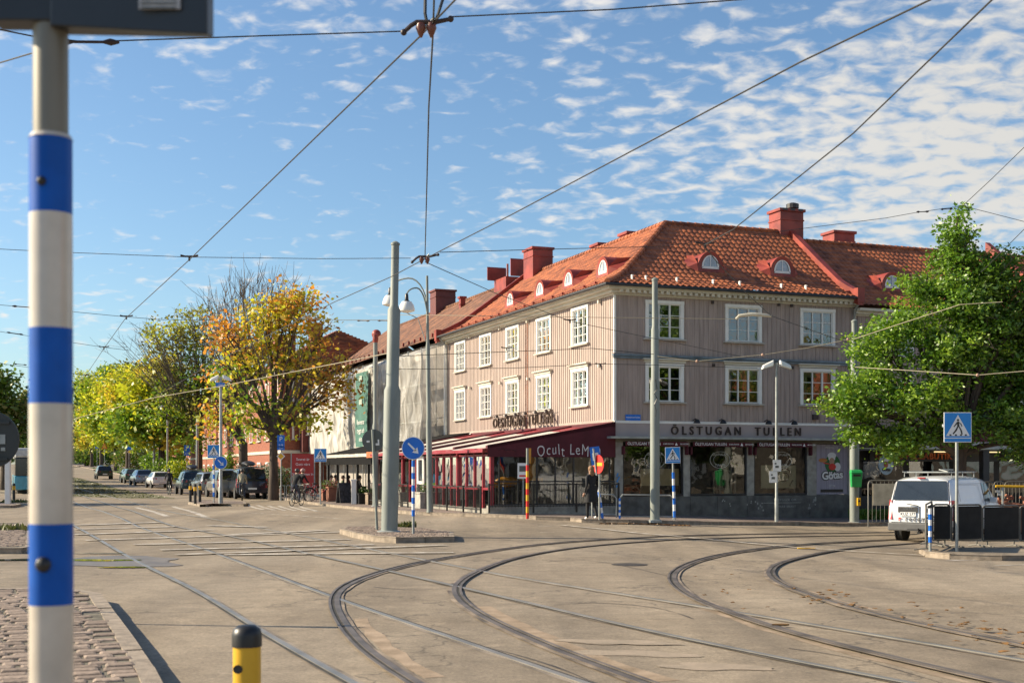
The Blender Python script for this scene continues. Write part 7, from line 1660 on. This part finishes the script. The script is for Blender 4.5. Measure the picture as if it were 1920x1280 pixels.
# ================================================================== trees
LM = dict(green=leafmat('leaf_green', (.07, .18, .012), (.24, .41, .03), .4), dgreen=leafmat('leaf_dark', (.045, .11, .010), (.15, .25, .02), .35), lime=leafmat('leaf_lime', (.32, .38, .015), (.66, .64, .04), .55), yell=leafmat('leaf_yellow', (.50, .38, .03), (.80, .62, .06), .55),
          orange=leafmat('leaf_orange', (.52, .20, .025), (.75, .38, .06), .55), olive=leafmat('leaf_olive', (.14, .15, .03), (.30, .28, .06), .5), mid=leafmat('leaf_mid', (.10, .22, .015), (.32, .46, .035)))
m_bark = mat('bark', (.075, .055, .042), .9, var=.35, scale=4, bump=.5, bscale=14, stretch=(1, 1, .3)); m_twig = mat('twigs', (.17, .14, .11), .9, var=.2)
def tree(name, label, px, base_d, blobs, mats, nclump, per, leaf, clr, trunk=.28, fork=3.0, group=None, bare=None, seed=1, lean=0, twigs=2, shell=.55, top=None, stems=1):
    """blobs: (px, py, rx, ry, [mat indices]) traced crown lobes, given depth at the tree's real distance"""
    rn_ = np.random.default_rng(seed); rr = random.Random(seed)
    b = GD(px, base_d, .05); k = base_d/F
    t = thing(name, label, 'tree', b, 0, group)
    B = []
    for i, (x, y, rx, ry, mi) in enumerate(blobs):
        yo = rr.uniform(-.35, .35)*rx*k*1.2; rx, ry = (rx*.86, ry*.86) if 'conical' in label else (rx, ry); B.append((Vector(((x-px)*k, yo, CH+(HOR-y)*k-b.z)), Vector((rx*k, max(rx*k*.85, 1.0), ry*k)), mi))
    wts = np.array([q[1].x*q[1].y*q[1].z for q in B])**.75; wts /= wts.sum()
    # trunk and limbs
    mb = MB(); F0 = Vector((lean, 0, fork)); 
    mb.tube([(0, 0, -.1), (lean*.3, 0, fork*.4), F0], [trunk*1.35, trunk*1.0, trunk*.9], 12)
    mbt = MB(); ends = []
    for c, r_, mi in B:
        mid_ = F0.lerp(c, .5)+Vector((rr.uniform(-.3, .3), rr.uniform(-.3, .3), .25*(c-F0).length*.3)); tr_ = trunk*.42
        mb.tube([F0-Vector((0, 0, .2)), F0.lerp(mid_, .5), mid_, c], [trunk*.62, tr_, tr_*.72, tr_*.32], 7)
        for j in range(7 if twigs else 3):
            e = c+Vector((rr.gauss(0, .5)*r_.x, rr.gauss(0, .5)*r_.y, rr.uniform(-.2, .85)*r_.z)); s0 = mid_.lerp(c, rr.uniform(.0, 1)); m_ = s0.lerp(e, .5)+Vector((rr.uniform(-.2, .2), rr.uniform(-.2, .2), rr.uniform(0, .3)))
            mb.tube([s0, m_, e], [tr_*.4, tr_*.25, tr_*.1], 5, False)
            for q in range(twigs*3):
                s1 = m_.lerp(e, rr.random()); d = Vector((rr.gauss(0, 1), rr.gauss(0, 1), rr.gauss(.5, .8))).normalized()*r_.x*rr.uniform(.25, .6); mbt.tube([s1, s1+d*.5+Vector((0, 0, .1)), s1+d], [tr_*.10, tr_*.06, tr_*.03], 3, False)
    mb.build('trunk', m_bark, t, smooth=True, fix=False)
    if bare:
        for (x, y, rx, ry, n) in bare:
            c = Vector(((x-px)*k, 0, CH+(HOR-y)*k-b.z)); r_ = Vector((rx*k, rx*k*.8, ry*k))
            for j in range(n):
                a = rr.uniform(-1, 1); s0 = F0.lerp(c, .45)+Vector((a*r_.x*.25, rr.uniform(-.3, .3)*r_.y, 0)); e = c+Vector((a*r_.x+rr.gauss(0, .15)*r_.x, rr.uniform(-.9, .9)*r_.y, math.sqrt(max(0, 1-a*a))*r_.z*rr.uniform(.55, 1.05)))
                m_ = s0.lerp(e, .5)+Vector((rr.uniform(-.4, .4), 0, .2)); mbt.tube([s0, m_, e], [.05, .03, .011], 4, False)
                for q in range(9):
                    s1 = s0.lerp(m_, rr.random()) if q % 3 == 0 else m_.lerp(e, rr.random()); d = ((e-s0).normalized()+Vector((rr.gauss(0, .5), rr.gauss(0, .5), rr.gauss(.1, .4)))).normalized()*rr.uniform(.6, 1.7); mbt.tube([s1, s1+d*.5, s1+d*1.0+Vector((0, 0, .1))], [.018, .013, .008], 3, False)
    if mbt.v: mbt.build('twigs', m_twig, t, fix=False)
    # leaves in clumps
    Cs, Ms = [], []
    ids = rn_.choice(len(B), size=nclump, p=wts)
    for i in ids:
        c, r_, mi = B[i]; d = rn_.normal(size=3); d /= np.linalg.norm(d); rad_ = rn_.random()**(shell)*(1.28 if rn_.random() < .12 else 1)
        Cs.append([c.x+d[0]*r_.x*rad_, c.y+d[1]*r_.y*rad_, c.z+d[2]*r_.z*rad_]); Ms.append(mi[rn_.integers(len(mi))])
    Cs = np.array(Cs); Ms = np.array(Ms); n = nclump*per
    P0 = np.repeat(Cs, per, 0)+rn_.normal(size=(n, 3))*np.array([clr, clr, clr*.62]); M0 = np.repeat(Ms, per)
    flip = rn_.random(n) < .12; M0[flip] = rn_.choice(Ms, size=flip.sum())
    a = rn_.normal(size=(n, 3)); a[:, 2] *= .6; a /= np.linalg.norm(a, axis=1)[:, None]; q = rn_.normal(size=(n, 3)); bq = np.cross(a, q); bq /= np.linalg.norm(bq, axis=1)[:, None]
    s_ = leaf*rn_.uniform(.55, 1.3, size=(n, 1)); V = np.stack([P0-a*s_, P0+bq*s_*.55, P0+a*s_, P0-bq*s_*.55], 1).reshape(-1, 3)
    V = V[:, :]; gzmin = .5
    me = bpy.data.meshes.new('crown'); me.vertices.add(4*n); me.vertices.foreach_set('co', V.ravel()); me.loops.add(4*n); me.loops.foreach_set('vertex_index', np.arange(4*n)); me.polygons.add(n); me.polygons.foreach_set('loop_start', np.arange(n)*4); me.polygons.foreach_set('loop_total', np.full(n, 4))
    for m in mats: me.materials.append(LM[m])
    me.polygons.foreach_set('material_index', M0.astype(np.int32)); me.update(calc_edges=True)
    o = bpy.data.objects.new('crown', me); COL.objects.link(o); o.parent = t
    return t
# big green tree on the right; right-side shade put into darker leaves
bl = [(1793, 412, 13, 26, [0, 2]), (1790, 455, 30, 35, [0, 1]), (1790, 490, 48, 40, [0, 1]), (1835, 510, 60, 45, [0, 1]), (1740, 540, 65, 45, [0, 2]), (1865, 545, 50, 40, [1]), (1800, 570, 80, 55, [0, 1]), (1710, 610, 70, 45, [0, 2]), (1650, 655, 60, 45, [0, 2]), (1880, 640, 80, 60, [1, 0]), (1780, 660, 90, 60, [0, 2, 1]), (1630, 725, 70, 45, [0, 2]), (1585, 757, 50, 26, [2, 0]), (1560, 762, 28, 12, [2]), (1615, 770, 50, 24, [0, 2]), (1720, 750, 90, 60, [0, 2]), (1830, 740, 90, 70, [1, 0]), (1930, 720, 80, 80, [1]), (1612, 805, 50, 30, [0, 2]), (1690, 825, 50, 45, [0, 2]), (1780, 810, 70, 38, [1, 0]), (1880, 800, 80, 45, [1, 0]), (1960, 640, 60, 90, [1]), (1925, 560, 42, 40, [1, 0]), (1878, 500, 36, 32, [1, 0]), (1900, 610, 60, 45, [1]), (1850, 600, 60, 40, [1, 0]), (1940, 840, 60, 40, [1]), (1910, 700, 70, 60, [1, 0])]
tree('green_tree', 'large bright green conical tree in front of the row building at right', 1800, 41, bl, ['green', 'dgreen', 'mid'], 1330, 54, .072, .21, trunk=.22, fork=2.6, seed=11, twigs=1)
# autumn pair beside the poster board
bl = [(560, 590, 60, 50, [1, 0, 2]), (600, 640, 55, 50, [1, 2]), (500, 600, 60, 50, [0, 1]), (470, 660, 60, 50, [0, 1, 2]), (540, 560, 50, 32, [2, 1]), (540, 670, 70, 55, [0, 1]), (600, 700, 50, 40, [1, 2]), (450, 740, 50, 50, [3, 0]), (470, 800, 45, 40, [3, 0]), (525, 770, 50, 50, [0, 3]), (610, 750, 55, 25, [1, 2]), (640, 725, 35, 30, [2, 1]), (570, 790, 45, 20, [0, 1]), (420, 620, 28, 35, [2]), (430, 690, 35, 35, [3, 0])]
tree('maple_tree', 'yellow and orange autumn maple nearest the sheeted house', 513, 73, bl, ['lime', 'yell', 'orange', 'mid'], 380, 18, .15, .42, trunk=.25, fork=3.6, seed=5, twigs=2, shell=.45, bare=[(520, 600, 85, 90, 8), (600, 690, 70, 60, 8)])
bl = [(405, 780, 30, 40, [0, 1]), (410, 700, 25, 30, [1, 2]), (440, 640, 40, 25, [1, 0])]
tree('bare_tree', 'half-bare grey tree rising behind the autumn maple', 456, 80, bl, ['lime', 'orange', 'olive'], 60, 14, .17, .45, trunk=.30, fork=3.4, seed=6, twigs=2, bare=[(470, 600, 80, 92, 60), (430, 680, 60, 70, 20)])
bl = [(330, 640, 60, 50, [0, 1]), (370, 610, 40, 40, [0, 1]), (300, 680, 50, 40, [0]), (380, 690, 50, 50, [0, 2]), (340, 740, 60, 45, [2, 0]), (300, 780, 45, 40, [2, 1]), (390, 760, 50, 60, [2, 0]), (375, 820, 40, 30, [2])]
tree('linden_tree', 'brownish thinning tree left of the autumn maple', 374, 118, bl, ['olive', 'lime', 'mid', 'yell'], 380, 16, .18, .45, trunk=.3, fork=4.2, seed=7, twigs=2, shell=.45, bare=[(330, 690, 100, 80, 60), (390, 640, 60, 70, 26)])
# row of yellow-green street trees
rowt = [(303, 150, [(300, 700, 38, 40, [0, 2]), (270, 740, 40, 45, [0]), (325, 760, 40, 40, [1]), (290, 800, 48, 40, [1, 0]), (330, 815, 35, 30, [1, 2]), (255, 790, 35, 40, [1])], 'green and yellow street tree behind the white car'),
        (240, 200, [(250, 720, 40, 35, [0]), (225, 740, 30, 40, [0, 2]), (265, 770, 40, 35, [1, 0]), (230, 790, 36, 36, [0, 1]), (265, 815, 40, 28, [1])], 'lime yellow street tree above the green car'),
        (217, 235, [(205, 745, 32, 38, [0]), (190, 790, 30, 35, [0, 1]), (215, 815, 38, 25, [1, 0]), (235, 700, 22, 22, [0, 3])], 'bright yellow-green street tree left of the green car'),
        (190, 270, [(175, 745, 26, 45, [0, 1]), (170, 795, 26, 35, [0, 2]), (195, 825, 26, 18, [0])], 'yellow-green street tree above the distant dark car'),
        (172, 320, [(160, 725, 25, 28, [1, 0]), (152, 770, 20, 40, [0, 1]), (155, 820, 24, 22, [0, 2]), (205, 700, 24, 18, [1])], 'last street tree visible right of the striped pole')]
for i, (px, d, b_, lab) in enumerate(rowt): tree('street_tree', lab, px, d, b_, ['lime', 'mid', 'yell', 'olive'], 430, 17, .36, .85, trunk=.4, fork=4.0, seed=20+i, group='row of street trees', twigs=0, shell=.5)
for i, px in enumerate((162, 168, 178)): tree('street_tree', ['first slim distant trunk with thin crown beyond the row', 'second slim distant trunk with thin crown beyond the row', 'third slim distant trunk with thin crown beyond the row'][i], px, 345+i*15, [(px-4, 815, 26, 26, [0, 1]), (px+10, 780, 22, 30, [1])], ['lime', 'mid'], 120, 12, .3, .7, trunk=.45, fork=5, seed=40+i, group='row of street trees', twigs=0)
# dark trees at far left
tree('dark_tree', 'dark green tree at the far left edge behind the striped pole', 10, 110, [(5, 720, 25, 35, [0]), (-30, 750, 50, 60, [0, 1]), (20, 770, 30, 35, [0, 1]), (0, 820, 45, 40, [0]), (45, 790, 25, 40, [1, 0])], ['dgreen', 'olive', 'orange'], 420, 16, .22, .6, trunk=.4, fork=3.5, seed=50, twigs=0)
tree('dark_tree', 'olive tree behind the striped pole at left', 75, 130, [(60, 760, 35, 30, [1, 0]), (90, 790, 35, 40, [0, 1]), (110, 750, 30, 40, [0]), (70, 830, 50, 30, [0])], ['dgreen', 'olive'], 320, 14, .25, .6, trunk=.4, fork=4, seed=51, twigs=0)
# shrubs, hedge and hydrangea
def shrub(name, label, px, d, r, h, mats_, n=500, s_=.1):
    q = GD(px, d, .1); t = thing(name, label, 'shrub', q); leafball('foliage', (0, 0, h*.5), (r, r*.7, h*.5), n, s_, mats_, t); mb = MB()
    for k in range(5): a = k*1.25; mb.tube([(0, 0, 0), (r*.4*math.cos(a), r*.3*math.sin(a), h*.6)], [.03, .012], 5)
    mb.build('stems', m_bark, t)
shrub('hydrangea_bush', 'white flowering bush between the parking sign and red board', 505, 80, 1.1, 2.1, [m_leafw, m_flw], 1500, .10)
shrub('hydrangea_bush', 'smaller flowering bush to the left of the parking sign', 535, 80, .9, 1.9, [m_leafw, m_flw, m_leafw], 800, .10)
shrub('green_shrub', 'rounded clipped dark bush behind the distant cyclist', 312, 141, 2.0, 2.7, [LM['mid'], LM['dgreen']], 1500, .14)
shrub('green_shrub', 'light green hedge right of the distant cyclist', 335, 139, 1.7, 2.5, [LM['mid'], LM['lime']], 1300, .14)
shrub('green_shrub', 'low bushes behind the grey estate car', 408, 112, 2.2, 2.0, [LM['mid'], LM['dgreen']], 1300, .14)
shrub('green_shrub', 'narrow dark cypress-like shrub beside the orange house', 431, 100, .8, 3.2, [LM['dgreen'], LM['mid']], 900, .12)
shrub('green_shrub', 'dark undergrowth beneath the street trees beyond the cars', 325, 166, 4.5, 4, [LM['dgreen'], LM['mid']], 2500, .3)
shrub('green_shrub', 'dark undergrowth between the distant trunks', 262, 212, 5, 4.5, [LM['dgreen'], LM['olive']], 2200, .3)

# surroundings outside the frame that cast shade over the street and show in the panes
for i, (px, d, cy, rx, ry, lab) in enumerate(((-470, 67, 650, 120, 150, 'tall dark tree beyond the left edge shading the tram crossing'), (-250, 100, 640, 130, 170, 'tall dark tree beyond the left edge, second from the crossing'), (-330, 128, 660, 110, 150, 'tall dark tree beyond the left edge, third from the crossing'), (-210, 150, 690, 100, 130, 'tall dark tree beyond the left edge, fourth from the crossing'), (-700, 120, 650, 130, 150, 'tall dark tree far beyond the left edge'))):
    tree('dark_tree', lab, px, d, [(px+a*rx*.5, cy+b_*ry*.45, rx*.62, ry*.6, [0, 1]) for a, b_ in ((-1, .2), (0, -1), (1, 0), (0, .8), (-.6, -.5), (.7, -.6))], ['dgreen', 'olive'], 260, 14, .3, .7, trunk=.4, fork=4, seed=60+i, twigs=0, group='trees beyond the left edge')
oh = thing('opposite_house', 'long red-roofed house across the junction, seen only in the window panes', 'building', (30, -2, 0), math.atan2(28, 32))  # unseen stand-in house, added for the panes to mirror
MB().bx(0, 44, -10, 0, -.5, 6.8).build('wall', mat('brown_render', (.10, .09, .08), .8), oh)
MB().prism([(-.5, .6, 6.7), (-.5, -5, 9.8), (-.5, -10.6, 6.7)], (45, 0, 0)).build('roof', m_tile, oh)
for i in range(12):
    for z in (1.2, 4.2): MB().bx(1.2+3.6*i, 2.8+3.6*i, -.02, .06, z, z+1.5).build('window', m_white, oh)
for i, (x, y) in enumerate(((27, 6), (38, 14), (47, 23))): 
    t = copy_tree(bpy.data.objects['dark_tree.002']); t.location = (x, y, 0); t['label'] = ['dark tree across the junction nearest the camera, behind the photographer', 'dark tree across the junction, middle of three, behind the photographer', 'dark tree across the junction, farthest to the right behind the photographer'][i]; t['group'] = 'trees across the junction'  # unseen stand-in trees, added to darken what the panes mirror

dh = thing('distant_house', 'pale distant house at the top of the street beyond the last trees', 'house', GD(120, 390, -.3), .35)
MB().bx(-11, 11, 0, 9, 0, 7).build('wall', mat('pale_render', (.34, .29, .23), .8), dh); MB().prism([(-11.5, -.6, 6.9), (-11.5, 4.5, 10.5), (-11.5, 9.6, 6.9)], (23, 0, 0)).build('roof', m_tile_brown, dh)
for i in range(6):
    for z in (1.2, 4.2): MB().bx(-9.8+3.4*i, -8.4+3.4*i, -.06, .02, z, z+1.6).build('window', m_carpane, dh)
shrub('green_shrub', 'dark bushes at the foot of the distant house', 182, 345, 9, 6, [LM['mid'], LM['dgreen']], 2200, .5)
shrub('green_shrub', 'dark bushes left of the distant house behind the striped pole', 80, 330, 12, 7, [LM['olive'], LM['dgreen']], 2200, .5)
# ================================================================== overhead wires
m_wire = mat('overhead_wire', (.05, .048, .045), .5, metal=.3); m_wire_sunlit = mat('pale_span_rope', (.30, .265, .19), .7); m_ins = mat('insulator_brown', (.16, .05, .03), .35)  # sunlight on the support wires is put into a paler colour
def wire(label, pts, r=.0085, m=None, sag=0, marks=(), group=None, name='overhead_wire'):
    """pts: (px, py, depth); marks: (index-fraction, kind)"""
    V = [Vector(p[1:]) if p[0] == 'w' else P(*p) for p in pts]; out = []
    for i in range(len(V)-1):
        n = 6
        for k in range(n): u = k/n; p = V[i].lerp(V[i+1], u); p.z -= sag*4*u*(1-u); out.append(p)
    out.append(V[-1]); o = MB().tube(out, r, 6).build(name, m or m_wire, smooth=True, fix=False); tag(o, label, 'wire', group)
    for p, kind in marks:
        q = P(*p); mb = MB()
        if kind == 'hang':   # hanger seen as a small bar with two drops
            mb.tube([q+Vector((-.16, 0, .05)), q+Vector((-.08, 0, .035)), q+Vector((.08, 0, .035)), q+Vector((.16, 0, .05))], [.022, .016, .016, .022], 6); mb.tube([q+Vector((0, 0, .04)), q+Vector((0, 0, -.05))], .02, 6); mb.build('hanger', m_dkbrown, o)
        elif kind == 'ins':
            d = (V[-1]-V[0]).normalized(); mb.tube([q-d*.25, q-d*.18, q-d*.12, q+d*.12, q+d*.18, q+d*.25], [.012, .03, .012, .012, .03, .012], 8); mb.build('insulator', m_dkbrown, o, smooth=True)
        elif kind == 'knob': mb.ball(q, .045); mb.build('clamp', mat('clamp_pink', (.4, .25, .18), .6), o, smooth=True)
CZ = 3.85
def D(py): return CZ*F/(HOR-py)          # a contact wire 5.6 m up is this far away
wire('contact wire from the top hub running down to the far left', [('w', 5.3, -4, 5.6), (790, 66, D(66)), (355, 487, D(487)), (235, 597, D(597)), (195, 653, D(653)), (160, 705, D(705)), (120, 760, D(760)), (90, 800, D(800))], .0085, marks=(((355, 484, D(487)), 'hang'), ((237, 595, D(597)), 'hang'), ((195, 652, D(653)), 'hang'), ((160, 704, D(705)), 'hang')))
wire('nearly vertical looking contact wire from the top hub to the lower hub', [('w', .4, -4, 5.6), (812, 60, D(60)), (804, 200, D(200)), (797, 478, D(480))], .0085)
wire('long contact wire from upper right past the thick pole to the maple', [('w', 9.0, -4, 5.6), (1740, 2, D(2)), (1500, 117, D(117)), (1200, 275, D(275)), (960, 402, D(402)), (797, 485, D(485)), (735, 518, D(518)), (625, 567, D(567)), (500, 630, D(630)), (400, 680, D(680)), (300, 738, D(738))], .0085)
wire('contact wire from the upper right corner down over the red roof', [('w', 4.5, -4, 5.6), (1860, 0, D(0)), (1600, 250, D(250)), (1375, 430, D(430)), (1320, 460, D(460)), (1345, 492, D(492)), (1401, 551, D(551)), (1446, 592, D(592)), (1564, 634, 37), (1640, 655, 40)], .0085, marks=(((1322, 460, D(460)), 'hang'),))
wire('contact wire falling right from the lower hub across the taupe facade', [(797, 491, D(491)), (930, 550, 27.5), (1069, 602, 33), (1204, 630, 37), (1390, 668, 42)], .0075, marks=(((1069, 602, 33), 'hang'),))
wire('upper span wire from the left edge to the top hub and beyond', [(-40, 48, 9.5), (60, 68, 10), (160, 79, 10.3), (480, 68, 11), (755, 59, 11.3)], .006, marks=(((165, 79, 10.3), 'ins'),))
wire('upper span wire continuing right from the top hub', [(845, 32, 11.3), (1150, 18, 11.3), (1410, -2, 11.3), ('w', 16, 12, 6.6)], .006)
wire('span wire across the sky at mid height from left edge to thick pole', [(-40, 465, 24), (120, 473, 24), (355, 482, 23.6), (600, 485, 23.4), (770, 484, 23.3)], .006)
wire('span wire from the lower hub rightwards in front of the long red roof', [(825, 473, 23.3), (1000, 468, 25), (1240, 462, 28), (1477, 432, 31), (1660, 409, 32), (1715, 399, 33), (1805, 386, 33.5), (1930, 418, 34)], .0075, marks=(((1730, 397, 33), 'ins'), ((1775, 392, 33.3), 'ins')))
wire('span wire at the left edge meeting the second hanger', [(-30, 569, 33), (40, 575, 33), (237, 594, 32.6), (300, 599, 34), (400, 600, 36)], .007, marks=(((42, 575, 33), 'ins'),))
wire('span wire at the left edge meeting the third hanger', [(-30, 617, 41), (195, 651, 40.7), (245, 657, 42)], .008, marks=(((28, 625, 41), 'ins'),))
wire('lowest span wire at the left edge meeting the fourth hanger', [(-30, 677, 52), (160, 703, 52.8), (230, 708, 54), (300, 706, 56)], .009, marks=(((38, 683, 52), 'ins'),))
wire('thin wire crossing the upper left corner above the striped pole', [(-20, 124, 9), (60, 100, 9)], .005, m_wire_sunlit)
wire('pale span rope from the far lamp to the thick pole', [(120, 790, 60), (290, 745, 55), (413, 724, 50), (560, 695, 45), (728, 662, 36)], .013, m_wire_sunlit, group='pale ropes')
wire('span wire with two insulators from the maple to the thick pole', [(560, 596, 38), (640, 600, 37), (733, 600, 35.6)], .009, marks=(((681, 601, 36.5), 'ins'), ((720, 601, 36), 'ins')))
wire('dark span wire from the thick pole over the upper windows', [(735, 668, 35.6), (930, 660, 37), (1110, 653, 39), (1226, 664, 40)], .010, marks=(((950, 654, 38), 'hang'),))
wire('dark span wire from the thick pole over the lower windows', [(735, 692, 35.6), (960, 690, 37), (1126, 682, 39), (1226, 684, 40), (1420, 690, 42)], .009, marks=(((1126, 684, 39), 'hang'),))
wire('pale thin wire from the slim lamp post to the white arc', [(735, 590, 35.6), (900, 592, 33), (1120, 595, 32.5), (1380, 598, 32)], .008, m_wire_sunlit)
o = MB().tube([P(1380, 598, 32), P(1386, 592, 32), P(1410, 589, 32), P(1436, 591, 32), P(1446, 593, 32)], [.03, .04, .045, .04, .03], 8).build('section_insulator', mat('ivory', (.6, .55, .42), .4), smooth=True); tag(o, 'pale curved section insulator hanging before the upper middle window', 'insulator')
wire('pale rope from the pole by the railing to the pole with the green bin', [(1233, 668, 39.5), (1307, 677, 39), (1430, 665, 38.5), (1515, 652, 38.3), (1592, 636, 38)], .011, m_wire_sunlit, group='pale ropes', marks=(((1307, 677, 39), 'knob'), ((1430, 665, 38.5), 'knob'), ((1590, 636, 38), 'knob')))
wire('pale rope from the pole with the green bin up into the green tree', [(1603, 635, 38), (1700, 603, 36), (1800, 571, 34.5), (1880, 566, 34)], .011, m_wire_sunlit, group='pale ropes')
wire('pale rope lower right from the green-bin pole past the tree', [(1603, 688, 38), (1700, 694, 36), (1833, 703, 34), (1950, 693, 33)], .011, m_wire_sunlit, group='pale ropes', marks=(((1833, 703, 34), 'knob'),))
wire('thin wire rising from the tree top to the right edge', [(1805, 386, 33.5), (1860, 335, 31), (1935, 262, 28)], .008)
wire('thin wire crossing the right side of the green tree', [(1840, 510, 33), (1900, 450, 30), (1940, 410, 28)], .008)
# hubs where the wires meet
def hub(label, px, py, d, s_=1.0):
    q = P(px, py, d); t = thing('wire_hub', label, 'wire fitting', q); k = d/F
    MB().tube([(-44*k*s_, 0, -15*k*s_), (-30*k*s_, 0, -2*k*s_), (-20*k*s_, 0, 4*k*s_), (15*k*s_, 0, 4*k*s_), (44*k*s_, 0, 10*k*s_)], [.018, .02, .022, .022, .018], 8).ball((-44*k*s_, 0, -15*k*s_), .028).ball((44*k*s_, 0, 10*k*s_), .028).build('yoke', m_dkbrown, t, smooth=True)
    for x in (-12, 8): MB().lathe([(.012, -.10), (.03, -.06), (.045, -.02), (.035, .02), (.015, .03)], (x*k*s_, 0, -3*k*s_), 12).build('insulator', m_ins, t, smooth=True)
    MB().tube([(-14*k*s_, 0, -8*k*s_), (-14*k*s_, 0, -20*k*s_)], .016, 6).tube([(8*k*s_, 0, -8*k*s_), (8*k*s_, 0, -20*k*s_)], .016, 6).tube([(-16*k*s_, .02, -18*k*s_), (14*k*s_, -.02, 12*k*s_)], .012, 6).build('clamp', m_galv, t)
    return t
t = hub('large rusty fitting at the top where the contact wires meet', 801, 46, D(46)); k = D(46)/F
MB().tube([(0*k, 0, 0), (-4*k, 0, 20*k), (-5*k, .1, 60*k)], .016, 6).tube([(14*k, 0, 0), (24*k, 0, 30*k), (30*k, .1, 60*k)], .014, 6).build('jumper', m_blackpaint, t)
hub('smaller rusty fitting beside the top of the thick pole', 797, 483, D(483), .55)
